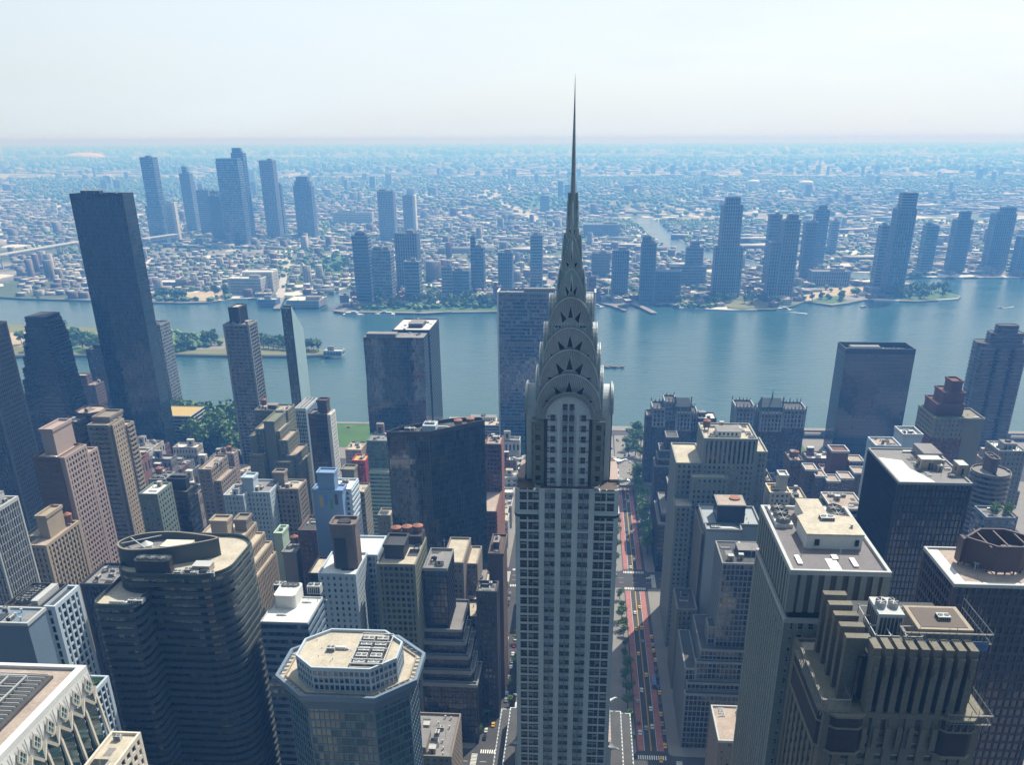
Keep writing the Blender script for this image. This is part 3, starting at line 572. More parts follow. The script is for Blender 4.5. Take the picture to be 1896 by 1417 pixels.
# ---------------------------------------------------------------- the stepped-crown skyscraper in the middle
def crown_tower():
    CX0=-4.45; CY0=285.25; root=empty('skyscraper',(CX0,CY0,0),'pale stone skyscraper with nested arched steel crown and long needle spire','skyscraper')
    HW=16.15; Y0=CY0-HW; ZB=197.6
    stone,dk,ster,gl,sp=MB(),MB(),MB(),MB(),MB()
    wins=[]
    FH=3.49
    def P(cx,cy): return (cx,cy)
    faces=[((CX0-HW,CY0-HW),(1,0),(0,-1)),((CX0+HW,CY0-HW),(0,1),(1,0)),((CX0+HW,CY0+HW),(-1,0),(0,1)),((CX0-HW,CY0+HW),(0,-1),(-1,0))]
    cols=[(-15.3,-12.9,'c'),(-12.5,-11.0,'c'),(-10.9,-9.1,'c'),(-7.0,-5.5,'p'),(-5.3,-3.8,'p'),(-1.6,-.1,'p'),(.1,1.6,'p'),(3.8,5.3,'p'),(5.5,7.0,'p'),(9.1,10.9,'c'),(11.0,12.5,'c'),(12.9,15.3,'c')]
    NF=int(ZB/FH)
    for fi,(O,U,Nn) in enumerate(faces):
        gl.face([(O[0],O[1],0),(O[0]+U[0]*2*HW,O[1]+U[1]*2*HW,0),(O[0]+U[0]*2*HW,O[1]+U[1]*2*HW,ZB),(O[0],O[1],ZB)],0,[(0,0),(24,0),(24,56),(0,56)])
        def B(mb,a,b,n,z0,z1): mb.ob(O,U,Nn,a+HW,b+HW,0,n,z0,z1)
        for a,b in ((-9.0,-7.15),(-3.7,-1.75),(1.75,3.7),(7.15,9.0)): B(stone,a,b,1.0,0,ZB+.05)
        for a,b in ((-16.15,-15.3),(15.3,16.15),(-12.9,-12.5),(12.5,12.9),(-11.0,-10.9),(10.9,11.0)): B(stone,a,b,.55 if abs(a)<15 else .62,0,ZB)
        for a,b in ((-5.5,-5.3),(-.1,.1),(5.3,5.5)): B(ster,a,b,.5,0,ZB)
        for j in range(NF+1):
            z=ZB-j*FH
            if z-FH<0: break
            for s in (-1,1):
                a,b=sorted((s*9.0,s*15.5)); B(stone,a,b,.42,z-1.2,z-.35); B(dk,a,b,.36,z-1.75,z-1.2); B(dk,a,b,.37,z-.35,z-.02)
            for a,b in ((-7.15,-3.7),(-1.75,1.75),(3.7,7.15)):
                B(stone,a,b,.3,z-1.45,z+.0)
                for k in range(6): B(ster,a+.2+k*(b-a-.5)/5.5,a+.42+k*(b-a-.5)/5.5,.4,z-1.4,z-.05)
            for a,b,k in cols:
                ww=b-a-.1; wh=FH-1.85; zc=z-1.8-wh/2+.15
                if fi in (0,1,3): 
                    x=O[0]+U[0]*((a+b)/2+HW); y=O[1]+U[1]*((a+b)/2+HW)
                    if Nn[0]*(-x)+Nn[1]*(-y)>0: wins.append(((300-zc)**2+y*y+x*x+(0 if k=='p' else 60000),x,y,zc,U,Nn,ww,wh))
        B(stone,-9,9,1.05,ZB-FH*4.3,ZB-FH*4.3+.5); B(dk,-16.2,-9.1,.75,ZB-9.7,ZB-8.7); B(dk,9.1,16.2,.75,ZB-9.7,ZB-8.7)
        B(stone,-16.3,-9.1,1.0,ZB-8.7,ZB-8.2);B(stone,9.1,16.3,1.0,ZB-8.7,ZB-8.2)
    # corner shoulders above the eagles level and the upper shaft
    up=MB(); upg=MB(); r2=MB()
    r2.face([(CX0-HW,CY0-HW,ZB-.01),(CX0+HW,CY0-HW,ZB-.01),(CX0+HW,CY0+HW,ZB-.01),(CX0-HW,CY0+HW,ZB-.01)])
    ZS=220.1; ZA=227.7
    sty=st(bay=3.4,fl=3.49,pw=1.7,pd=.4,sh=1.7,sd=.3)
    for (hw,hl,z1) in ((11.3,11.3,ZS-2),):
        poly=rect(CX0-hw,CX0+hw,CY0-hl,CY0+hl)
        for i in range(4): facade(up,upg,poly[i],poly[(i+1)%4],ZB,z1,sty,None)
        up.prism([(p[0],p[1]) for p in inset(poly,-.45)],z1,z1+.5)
    # arched stone bays on the four sides
    def arch(w,zs,za,p=2.0,n=20):
        R=[]
        for i in range(n+1):
            t=-math.cos(PI*i/n); R.append((w*t,zs+(za-zs)*max(0,1-abs(t)**p)**(1/p if p>=2 else .75)))
        return R
    def extr(mb,axis,w,hl,zs,za,z0,p=2.0,n=20,mi=0,fl=1.):
        A=arch(w,zs,za,p,n)
        pr=[(-w*fl,z0)]+A+[(w*fl,z0)]
        def T(a,l,z):
            l=l*(1+(fl-1)*max(0,min(1,(zs-z)/(zs-z0))))*(1-(.2*max(0,z-zs)/(za-zs) if hl<5 else 0))
            return (CX0+a,CY0+l,z) if axis=='y' else (CX0+l,CY0-a,z)
        for e in (-1,1):
            L=[T(a,e*hl,z) for a,z in pr]; mb.face(L if e>0 else L[::-1],mi)
        for i in range(len(pr)-1):
            a,b=pr[i],pr[i+1]; mb.face([T(a[0],-hl,a[1]),T(a[0],hl,a[1]),T(b[0],hl,b[1]),T(b[0],-hl,b[1])],mi)
    for ax in 'yx': extr(stone,ax,7.6,13.6,ZS,ZA,ZB)
    for ax in 'yx':
        for e in (-1,1):
            def T(a,n,z): return (CX0+a,CY0+e*(13.6+n),z) if ax=='y' else (CX0+e*(13.6+n),CY0+a,z)
            def bb(mb,a0,a1,n,z0,z1):
                p=[T(a0,0,z0),T(a1,n,z1)]; x0,x1=sorted((p[0][0],p[1][0])); y0,y1=sorted((p[0][1],p[1][1])); mb.box(x0,x1,y0,y1,z0,z1,0,True)
            nf=int((ZA-1.5-ZB)/FH)
            for j in range(nf+1):
                z=ZB+.9+j*FH
                for a0,a1 in ((-5.6,-4.1),(-1.8,-.3),(.3,1.8),(4.1,5.6)):
                    if z+2>ZS+ (ZA-ZS)*math.sqrt(max(0,1-((abs(a0)+abs(a1))/2/7.0)**2))-1.2: continue
                    bb(upg,a0,a1,.12,z,z+1.9); bb(ster,a0-.1,a1+.1,.2,z-.15,z); bb(ster,a0,a1,.22,z+.85,z+.95)
                    if abs(a0)<2.5: 
                        for k in range(4): bb(ster,a0+.1+k*.38,a0+.25+k*.38,.25,z-1.4,z-.2)
                    elif True: bb(dk,a0-1.1,a0-.25,.1,z+.2,z+.5); bb(dk,a1+.25,a1+.9,.1,z+.2,z+.5); bb(dk,a0-1.1,a0-.25,.1,z+1.3,z+1.6)
            for a0,a1 in ((-3.5,-2.5),(2.5,3.5),(-.12,.12)): bb(stone,a0,a1,.45,ZB,ZS+1.5)
            for a0,a1 in ((-7.6,-6.6),(6.6,7.6)): bb(dk,a0,a1,.3,ZB,ZS)
            # concentric arch mouldings
            for (w0,w1,n) in ((6.6,7.1,.35),(7.15,7.75,.6),(7.8,8.5,.3)):
                A=arch(w0,ZS,ZS+(ZA-ZS)*w0/7.6); B2=arch(w1,ZS,ZS+(ZA-ZS)*w1/7.6); sp=MB(); mbx=stone if n==.35 else sp
                for i in range(20):
                    p,q,r,s=A[i],A[i+1],B2[i+1],B2[i]
                    mbx.face([T(p[0],n,p[1]),T(q[0],n,q[1]),T(r[0],n,r[1]),T(s[0],n,s[1])]); mbx.face([T(s[0],n,s[1]),T(r[0],n,r[1]),T(r[0],-.3,r[1]),T(s[0],-.3,s[1])]); mbx.face([T(p[0],n,p[1]),T(q[0],n,q[1]),T(q[0],-.3,q[1]),T(p[0],-.3,p[1])])
                if sp.f: sp.build('arch_moulding',M['steel_dark'],root)
    # the seven steel terraces, each a thing's part of its own
    tiers=[(10.3,10.5,222.4,233.8,2.0),(9.3,9.4,229.4,241.1,2.0),(8.4,8.2,236.4,247.5,2.0),
           (7.0,6.6,244.8,256.3,2.0),(4.4,4.5,254.2,264.3,1.7),(3.0,3.1,263.6,273.9,1.5),(1.6,1.65,272.7,285.2,1.3)]
    for k,(w,hl,zs,za,p) in enumerate(tiers):
        tm=MB(); tr=MB(); tg=MB()
        for ax in 'yx': extr(tm,ax,w,hl,zs,za,ZB if k==0 else tiers[k-1][2]-3,p,fl=1. if k<2 else (1.06,1.14,1.5,1.45,1.7)[k-2])
        for ax in 'yx':
            for e in (-1,1):
                def T(a,n,z):
                    q=hl*(1-(.2*max(0,z-zs)/(za-zs) if hl<5 else 0))+n
                    return (CX0+a,CY0+e*q,z) if ax=='y' else (CX0+e*q,CY0+a,z)
                A=arch(w,zs,za,p); sc=.955; B2=arch(w*sc,zs,zs+(za-zs)*sc,p); n=.22
                for i in range(20):
                    a_,b_,c_,d_=A[i],A[i+1],B2[i+1],B2[i]
                    tr.face([T(a_[0],n,a_[1]),T(b_[0],n,b_[1]),T(c_[0],n,c_[1]),T(d_[0],n,d_[1])]); tr.face([T(d_[0],n,d_[1]),T(c_[0],n,c_[1]),T(c_[0],0,c_[1]),T(d_[0],0,d_[1])]); tr.face([T(a_[0],n,a_[1]),T(b_[0],n,b_[1]),T(b_[0],-.4,b_[1]),T(a_[0],-.4,a_[1])])
                # sunburst ribs
                nr=46 if k<3 else 32 if k<5 else 18
                for i in range(nr+1):
                    th=PI*i/nr; dx=-math.cos(th); 
                    t=abs(dx); zr=zs+(za-zs)*max(0,1-t**p)**(1/p if p>=2 else .75)
                    x1=w*.93*dx; z1=zs+(zr-zs)*.93; x0=w*.30*dx; z0=zs-2+(zr-zs)*.20
                    ww=.09 if k<4 else .06
                    L=math.hypot(x1-x0,z1-z0); ux,uz=(x1-x0)/L,(z1-z0)/L; px,pz=-uz*ww,ux*ww
                    q=[(x0-px,z0-pz),(x1-px,z1-pz),(x1+px,z1+pz),(x0+px,z0+pz)]
                    tr.face([T(c[0],.13,c[1]) for c in q]); tr.face([T(q[0][0],0,q[0][1]),T(q[1][0],0,q[1][1]),T(q[1][0],.13,q[1][1]),T(q[0][0],.13,q[0][1])]); tr.face([T(q[3][0],0,q[3][1]),T(q[2][0],0,q[2][1]),T(q[2][0],.13,q[2][1]),T(q[3][0],.13,q[3][1])])
                # triangular windows
                nt_=5 if k<5 else 3
                for i in range(nt_):
                    th=PI*(i+.5)/nt_; dx=-math.cos(th); zr=zs+(za-zs)*max(0,1-abs(dx)**p)**(1/p if p>=2 else .75)
                    def Q(r,da):
                        t2=th+da; c=-math.cos(t2); zz=zs+(za-zs)*max(0,1-abs(c)**p)**(1/p if p>=2 else .75); return (w*r*c,zs+(zz-zs)*r)
                    lo=.46 if k<4 else .35; hi=.82; dw=.27 if k<4 else .3
                    a_=Q(lo,-dw);b_=Q(lo,dw);c_=Q(hi,0)
                    tg.face([T(a_[0],.24,a_[1]),T(b_[0],.24,b_[1]),T(c_[0],.24,c_[1])])
                    for u_,v_ in ((a_,c_),(b_,c_),(a_,b_)): tr.beam(T(u_[0],.26,u_[1]),T(v_[0],.26,v_[1]),.2,.16)
        # standing seams over the vault
        for ax in 'yx':
            m_=int(hl*2/.9)
            for i in range(m_+1):
                l=-hl+i*2*hl/m_; A=arch(w+.07,zs,za+.07,p,14)
                for j in range(14):
                    a_,b_=A[j],A[j+1]; d=.07
                    def T2(a,l,z):
                        l=l*(1-(.2*max(0,z-zs)/(za-zs) if hl<5 else 0)); return (CX0+a,CY0+l,z) if ax=='y' else (CX0+l,CY0-a,z)
                    tr.face([T2(a_[0],l-d,a_[1]),T2(b_[0],l-d,b_[1]),T2(b_[0],l+d,b_[1]),T2(a_[0],l+d,a_[1])])
        tt=tm.build('crown_terrace',M['steel_dark'],root); tr.build('sunburst_rib',M['steel'],tt); tg.build('triangular_window',M['black'],tt)
    # needle
    zt=316.5; z7=tiers[6][3]; m=MB()
    prof=[(z7-8,1.2),(z7,.8),(z7+3,.72),(z7+(zt-z7)*.35,.55),(z7+(zt-z7)*.6,.33),(zt,.02)]
    for (a,ra),(b,rb) in zip(prof,prof[1:]): m.cyl(CX0,CY0,a,b,ra,rb,n=8,smooth=False,cap=False)
    for z in (z7+1,z7+5,z7+9,z7+13): m.cyl(CX0,CY0,z,z+.25,prof[2][1]*(1-(z-z7)/40)+.05,n=8)
    m.build('spire',M['steel_dark'],root)
    # eagles on the corners, two levels
    def eagle(x,y,z,a,s=1.):
        d=(math.cos(a),math.sin(a)); m=MB(); pts=[(0,0,.9),(1.4,.1,.85),(2.6,.5,.62),(3.4,.75,.5),(4.3,.6,.34),(4.9,.2,.1)]
        prev=None
        for (t,h,r) in pts:
            ring=[]
            for i in range(8):
                b=2*PI*i/8; ring.append((x+d[0]*t*s-d[1]*r*s*math.cos(b),y+d[1]*t*s+d[0]*r*s*math.cos(b),z+h*s+r*s*math.sin(b)))
            if prev:
                for i in range(8): j=(i+1)%8; m.face([prev[i],prev[j],ring[j],ring[i]],0,None,True)
            prev=ring
        for sgn in (-1,1):
            m.face([(x,y,z+.5*s),(x-d[1]*sgn*2.2*s-d[0]*1.0*s,y+d[0]*sgn*2.2*s-d[1]*1.0*s,z+1.2*s),(x+d[0]*1.8*s-d[1]*sgn*.7*s,y+d[1]*1.8*s+d[0]*sgn*.7*s,z+.9*s)])
        m.build('eagle_gargoyle',M['steel'],root)
    for sx in (-1,1):
        for sy in (-1,1):
            a=math.atan2(sy,sx)
            eagle(CX0+sx*9.2,CY0+sy*(HW+.6),ZB+.5,math.atan2(sy*1.0,sx*.35),.85); eagle(CX0+sx*(HW+.6),CY0+sy*9.2,ZB+.5,math.atan2(sy*.35,sx),.85)
    # side wing roofs beside the crown foot, pink to paint in orange sunlight
    w=MB(); w.box(CX0-HW-.2,CX0-HW+2.0,CY0-9,CY0+9,ZB,ZB+.9); w.box(CX0+HW-2.4,CX0+HW+.6,CY0-9,CY0+9,ZB,ZB+.9)
    w.build('ledge_roof',M['pink'],root)
    # lower blocks
    low=MB(); lg=MB(); s2=st(bay=2.6,fl=3.49,pw=1.0,pd=.4,sh=1.6,sd=.3)
    zl=89.4; P1=rect(CX0-HW-1.7,CX0+HW+1.8,CY0-8,CY0+HW+6)
    zl2=zl-10; P2=rect(-34,25,258,345)
    for poly,z0,z1 in ((P1,0,zl),(rect(-29,20,262,335),0,66),(P2,0,58)):
        for i in range(4): facade(low,lg,poly[i],poly[(i+1)%4],z0,z1,s2,None)
        low.prism(inset(poly,-.5),z1-.6,z1,0); r3=MB(); r3.face([(*p,z1+.02) for p in poly]); r3.build('ledge',M['r_dark'],root)
        posts(low,poly,z0,z1,s2)
    for sx in (-1,1):
        for sy in (-1,1):
            x=CX0+sx*(HW+1.4); y=CY0-8 if sy<0 else CY0+HW+6
            eagle(x,y,zl+.6,math.atan2(sy*.6,sx),1.0)
    rr=MB(); rr.box(CX0+HW+.6,CX0+HW+1.9,CY0-6,CY0+HW+4,zl+1.01,zl+1.5); rr.build('ledge_roof',M['pink'],root)  # right-hand ledge coloured the same sunlit pink
    low.build('lower_block',M['lime2'],root); lg.build('lower_glazing',M['g_win'],root)
    stone.build('wall',M['lime2'],root); dk.build('dark_brick_band',M['dark2'],root); ster.build('spandrel_rib',M['qgrey'],root)
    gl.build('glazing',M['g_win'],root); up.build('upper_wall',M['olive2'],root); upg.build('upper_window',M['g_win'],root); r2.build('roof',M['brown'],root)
    add_windows(root,wins,'grey',100)
crown_tower()
# ---------------------------------------------------------------- styles
glassy=lambda **k: st(**{**dict(bay=1.8,fl=3.8,pw=.22,pd=.18,sh=.5,sd=.1,cp=.4,wall='dark2',glass='g_dark',roof='r_dark',par=1.5),**k})
punch=lambda **k: st(**{**dict(bay=3.0,fl=3.2,pw=1.5,pd=.3,sh=1.6,sd=.28,cp=1.2,wall='tan',glass='g_win',roof='r_tan'),**k})
ribs=lambda **k: st(**{**dict(bay=2.6,fl=3.6,pw=.9,pd=.6,sh=1.4,sd=.25,cp=1.1,wall='grey',glass='g_win',roof='r_tan'),**k})
bands=lambda **k: st(**{**dict(bay=1.6,fl=3.6,pw=0,pd=.0,sh=1.6,sd=.4,cp=0,wall='dark2',glass='g_dark',roof='r_tan'),**k})
T_=lambda x0,x1,y0,y1,z: (rect(x0,x1,y0,y1),0,z)
def TT(b,z0=0,s=None): return (rect(b[0],b[1],b[2],b[3]),z0,b[4],s) if s else (rect(b[0],b[1],b[2],b[3]),z0,b[4])
def B1(name,label,b,s,more=(),cat='building',kit=None,**k):
    b=list(b); tiers=[TT(b)]
    for m_ in more: tiers.append(m_)
    if kit is None: kit=(9,0,0)
    kk=None
    if kit: kk=(b[0],b[1],b[2],b[3],b[4],kit[0],int(abs(b[0]*7+b[2])),kit[1],kit[2],s['wall'],4)
    return building(name,label,cat,tiers,s,kit=kk,**k)
# ---------------------------------------------------------------- left side, far to near
A1=(-481.6,-448.5,640,674.9,171.9); B1('ribbed_tower','very dark tower with fine vertical ribs cut by the left picture edge',A1,ribs(bay=2.4,pw=.7,pd=.5,sh=.9,wall='dark2',glass='g_dark',roof='r_dark'),cat='tower')
# wedge-topped apartment tower with balconies
def wedge_top():
    Y=780; xs=[(-499.7),-482.2]; z=156.4
    t=[]; s=bands(wall='dark2',glass='g_dark',sh=1.3,fl=3.4,sd=.7,roof='r_dark',par=.4)
    st_=[(81,588),(86,597),(92,608),(98,620),(103,640),(107,656),(112,672),(118,690),(124,706),(130,725),(137,745),(142,762)]
    X=[-481.9,-480.4,-478.7,-477,-476.8,-476.6,-475.9,-474.9,-473.7,-472.8,-471.5]
    Z=[156.5,152.2,147,141.3,131.6,123.8,116,107.1,99.1,89.5,79.3]
    tiers=[(rect(xs[0]-.0,X[0],Y,Y+26),0,Z[0],s)]
    for i in range(1,len(X)): tiers.append((rect(X[i-1]+.8,X[i],Y+i*.4,Y+26-i*.4),0,Z[i],s))
    for (xa,xb,zz) in ((-502.5,-500.4,148),(-505,-503.4,141),(-508,-505.9,130),(-511,-508.9,121),(-514,-511.9,110),(-517,-514.9,99),(-520,-517.9,86)): tiers.append((rect(xa,xb,Y+1,Y+24),0,zz,s))
    building('wedge_top_tower','dark apartment tower whose right side slopes down in balcony steps','tower',tiers,s)
wedge_top()
B1('glass_slab','blue-grey glass office slab peeping out left of the tallest black tower',(-552.5,-514.1,960,984,87.9),ribs(bay=2.2,pw=.4,sh=1.8,sd=.3,wall='dark2',glass='g_blue',roof='r_dark'),more=[(rect(-547.3,-520.5,966,980),0,91.4,bands(blank=1,wall='dark'))])
B1('glass_slab','thin strip of glass office slab just right of the tallest black tower',(-486.6,-463.4,960,984,115.6),glassy(fl=3.6,sh=1.2,glass='g_blue',wall='grey'))
B1('brick_tower','small reddish brick tower with stepped top between the dark towers at far left',(-540,-516.8,900,918,63.2),punch(wall='brick2',roof='r_pink'),more=[(rect(-539.3,-527.4,905,915),0,72.3,punch(wall='brick2'))])
TW=(-463.4,-414.5,831,851.6,254.3)
rt=B1('glass_tower','tallest plain black glass slab tower with aerials on its roof',TW,glassy(bay=1.7,fl=3.6,pw=.10,pd=.10,sh=.25,sd=.05,glass='g_mirror',wall='dark',par=2),kit=(3,1,0),cat='tower')
r=random.Random(4)
for i in range(15): kitobj(rt,'antenna',TW[0]+3+i*(TW[1]-TW[0]-6)/15+r.uniform(-1,1),TW[2]+r.uniform(2,18),TW[4],5,5,r.uniform(5,13))
B1('low_office','low banded office with flat orange roof at the foot of the black glass tower',(-446,-404,868,905,41),bands(wall='lgrey',glass='g_dark',sh=.9,roof='ochre',par=.5,sd=.6),kit=(0,0,0))
A8=(-326.7,-303.7,800,821.6,147); B1('balcony_tower','dark gridded residential tower with a tall dark block on top, beside the island',A8,st(bay=4.2,fl=3.3,pw=.5,pd=.5,sh=.8,sd=.35,wall='grey',glass='g_dark',roof='r_grey'),more=[(rect(-321.9,-313.4,806,826),A8[4],161.3,ribs(wall='dark2',glass='g_black',bay=1.5,pw=.5,sh=.3))],cat='tower')
# tall narrow wedge of green glass
def wedge_glass():
    Y=792; X0=-268.6; X1=-259.9; Z0=165.; Yb=821.; root=empty('glass_wedge',((X0+X1)/2,Y+15,0),'slim tower with blank pale teal side wall and sloping top rising from the trees','tower'); FOOT.append((X0,X1,Y,Yb))
    mw,mg=MB(),MB(); s=glassy(bay=1.6,sh=.9,wall='dark2',glass='g_teal')
    facade(mw,mg,(X0,Y),(X1,Y),0,Z0-1.5,s); mw.box(X1-1.1,X1,Y-.7,Y-.02,0,Z0+.5); mw.box(X0-.3,X0+.3,Y-.6,Y-.02,0,Z0)
    sd=MB(); zf=lambda p: Z0-max(0,p[1]-Y-1.5)*.88
    sd.prism([(X0,Y+.05),(X1,Y+.05),(X1,Y+1.5),(X1,Y+10),(X1,Y+20),(X1,Yb),(X0,Yb),(X0,Y+20),(X0,Y+10),(X0,Y+1.5)],0,Z0,z1f=zf,uvs=(3,3.6))
    mw.build('wall',M['dark2'],root); mg.build('glazing',M['g_teal'],root); sd.build('side_wall',M['tealw'],root)
    Xm=X1
    ro=MB(); ro.box(X0+.8,Xm-.4,Y+1,Y+6,Z0+.01,Z0+1.2); ro.build('roof_frame',M['dark'],root)
wedge_glass()
b=(-236.2,-227.1,700,733.3,97.9); B1('glass_tower','narrow pale glass tower with white lattice over its roof',b,glassy(bay=1.5,pw=.3,pd=.4,fl=3.2,sh=.8,wall='bluew',glass='g_blue',roof='r_grey'),kit=(0,0,0),extra=None,cat='tower')
M_lat=MB()
for i in range(4): M_lat.beam((b[0]+i*(b[1]-b[0])/3,b[2],b[4]+1.6),(b[0]+i*(b[1]-b[0])/3,b[3],b[4]+1.6),.35)
for i in range(9): M_lat.beam((b[0],b[2]+i*(b[3]-b[2])/8,b[4]+1.7),(b[1],b[2]+i*(b[3]-b[2])/8,b[4]+1.7),.35)
lat_parent=[o for o in C.objects if o.get('label','').startswith('narrow pale glass')][0]; M_lat.build('roof_lattice',M['white'],lat_parent)
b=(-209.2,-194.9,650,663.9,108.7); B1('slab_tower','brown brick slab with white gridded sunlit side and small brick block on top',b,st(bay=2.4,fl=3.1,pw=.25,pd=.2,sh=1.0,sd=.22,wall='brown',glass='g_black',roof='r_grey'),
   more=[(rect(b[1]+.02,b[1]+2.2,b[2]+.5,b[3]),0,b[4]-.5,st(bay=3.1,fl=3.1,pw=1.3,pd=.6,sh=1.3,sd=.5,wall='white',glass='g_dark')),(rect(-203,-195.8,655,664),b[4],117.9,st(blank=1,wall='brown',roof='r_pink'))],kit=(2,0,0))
# stepped brick complex
s=punch(wall='olive',bay=2.8,fl=3.1,roof='r_pink',glass='g_win')
def stepc():
    tiers=[(rect(-259.1,-232.9,672,690),0,104.7),
     (rect(-241.3,-233.3,640,668),0,105.2,st(blank=1,wall='olive',roof='r_white')),
     (rect(-235,-230.4,642,668),0,97),
     (rect(-230.6,-224.7,640,668),0,90.4),
     (rect(-225,-217.9,637,665),0,79.4),
     (rect(-218.3,-215.4,636,662),0,72.9),
     (rect(-249.1,-242.8,642,666),0,98.5),
     (rect(-252.9,-248.7,639,664),0,93.8),
     (rect(-252.7,-242.5,632,638.6),0,81.1),
     (rect(-232.8,-220.7,630,636.6),0,76.5)]
    return building('stepped_apartments','big shadowed brown stepped apartment block with a blank shaft and many roof terraces','apartment block',tiers,s,kit=(tiers[0][0][0][0],tiers[0][0][1][0],672,690,tiers[0][2],6,3,1,1,'olive',3))
stepc()
A13=(-289.1,-272.8,430,453.1,147.5); s=st(bay=2.8,fl=3.1,pw=1.1,pd=.4,sh=1.2,sd=.3,wall='pink',glass='g_win',roof='r_pink')
sf=st(bay=9,fl=3.1,pw=.6,pd=.2,sh=2.7,sd=.22,wall='brick2',glass='g_win',roof='r_pink')  # front darker brick, sunlit side paler pink: daylight worked into the wall colours
building('brick_tower','pinkish brick apartment tower with a windowless pink-sided block on its roof','tower',[(rect(A13[0],A13[1]-2.5,A13[2],A13[3]),0,A13[4],sf),(rect(A13[1]-2.4,A13[1],A13[2]+1,A13[3]),0,A13[4]-.5,s),(rect(A13[0]+6,A13[1]-1,A13[3]+.1,A13[3]+12),0,A13[4]-6,s),
   (rect(-285.8,-279,436,455),A13[4],160.9,st(blank=1,wall='pink',roof='r_pink'))],s,kit=(A13[0],A13[1]-3,A13[2],A13[2]+6,A13[4],3,1,0,0,'pink',3))
A14=(-308.7,-293.7,520,537,137.5); s=punch(wall='tan',bay=3.2,pw=1.6,sh=1.5)
bal=st(bay=4.4,fl=3.1,pw=.7,pd=.5,sh=1.2,sd=1.1,wall='tan2',glass='g_win',roof='r_tan')
building('balcony_tower','tan brick apartment tower with rows of rounded balconies and a sunlit right side','tower',[(rect(A14[0],A14[1]-2,A14[2],A14[3]),0,A14[4],bal),(rect(A14[1]-1.9,A14[1],A14[2]+1.5,A14[3]-1),0,A14[4]-.4,s),(rect(A14[1]-6,A14[1]+.5,A14[3]+.1,A14[3]+9),0,A14[4]-5,bal),
   (rect(-309.2,-298.2,528,545),A14[4],140.4,st(blank=1,wall='tan2',roof='r_grey'))],s,kit=(A14[0],A14[1],A14[3]-8,A14[3],A14[4],3,1,0,0,'tan',3))
b=(-341.9,-330.7,560,580,133.1); building('octagon_tower','round-cornered brown tower top behind the tan balcony tower','tower',[(chamf(b[0],b[1]+6,b[2],b[3],5),0,b[4])],bands(wall='brick2',glass='g_dark',sh=2.2,roof='r_pink'),kit=(b[0]+5,b[1]-1,b[2]+4,b[3]-4,b[4],3,2,1,0,'tan',2))
b=(-341.9,-330.9,545,557,131.2); B1('glass_slab','small dark flat-topped tower in front of the round-cornered brown tower',b,glassy(wall='dark'))
# tan fins block, small ones
b=(-260.9,-249.5,560,590,94.9); building('terraced_apartments','orange-brown brick terraced block stepping down to the right beside dark box tower','apartment block',[(rect(b[0],b[1]-3,b[2],b[3]),0,b[4]),(rect(b[1]-2.9,b[1]+2,b[2]+2,b[3]),0,b[4]-9),(rect(b[1]+2.1,b[1]+6,b[2]+3,b[3]-2),0,b[4]-19),(rect(b[1]+6.1,b[1]+9,b[2]+4,b[3]-4),0,b[4]-29)],punch(wall='tan2',roof='r_pink',bay=3.4,pw=1.4),kit=(b[0],b[1],b[2],b[3],b[4],3,5,0,0,'tan',3))
b=(-306.8,-293.7,700,709.1,58.5); B1('apartment_block','sunlit beige apartment block with square windows right in front of the big trees',b,punch(wall='pink',roof='r_tan'),kit=(3,1,1))
b=(-245.8,-228.3,470,483.9,113.8); B1('dark_office','dark green-black box office with smaller dark block on its roof',b,bands(wall='dark',glass='g_dark',sh=1.0,sd=.15,roof='r_dark',par=.6),more=[(rect(b[0]+5,b[1]-2,b[2]+5,b[3]-4),b[4],b[4]+6,st(blank=1,wall='dark',roof='r_dark'))],kit=(0,0,0))
b=(-275.3,-265.3,520,534,102.3); rt=B1('roof_tank_block','narrow grey block with a tall thin mast and tanks left of the dark box office',b,st(blank=1,wall='grey',roof='r_grey'),kit=(4,0,1)); kitobj(rt,'antenna',b[0]+2,b[2]+2,b[4],7,7,18)
b=(-240.7,-230.7,440,458,123.8); B1('white_block','low white-roofed greenish block beside the dark box office',b,punch(wall='green',roof='r_white'),kit=(2,0,0))
b=(-219.6,-207.6,500,518,100.3); B1('apartment_block','white-blue apartment block with small square windows, left one of a joined pair',b,punch(wall='bluew',bay=2.6,pw=1.5,fl=3.1,sh=1.5,roof='r_tan'),kit=(3,1,0))
b=(-210.6,-193.7,508,530,99.6); B1('apartment_block','pale blue-white apartment block with tall white rooftop block, right one of a joined pair',b,punch(wall='bluew',bay=2.6,pw=1.5,fl=3.1,sh=1.5,roof='r_grey'),more=[(rect(b[0],b[0]+7,b[2]+1,b[2]+10),b[4],b[4]+9,st(blank=1,wall='bluew',roof='r_white'))],kit=(3,0,0))
b=(-197.3,-179.5,520,537.3,97.4); B1('office_tower','brown gridded office tower with tan roof and square blank block on its left corner',b,st(bay=2.9,fl=3.3,pw=1.0,pd=.4,sh=1.1,sd=.3,wall='tan2',glass='g_dark',roof='r_tan',win=None),more=[(rect(-196.7,-189.7,526,533),b[4],106.1,st(blank=1,wall='tan2',roof='r_pink'))],kit=(5,0,0))
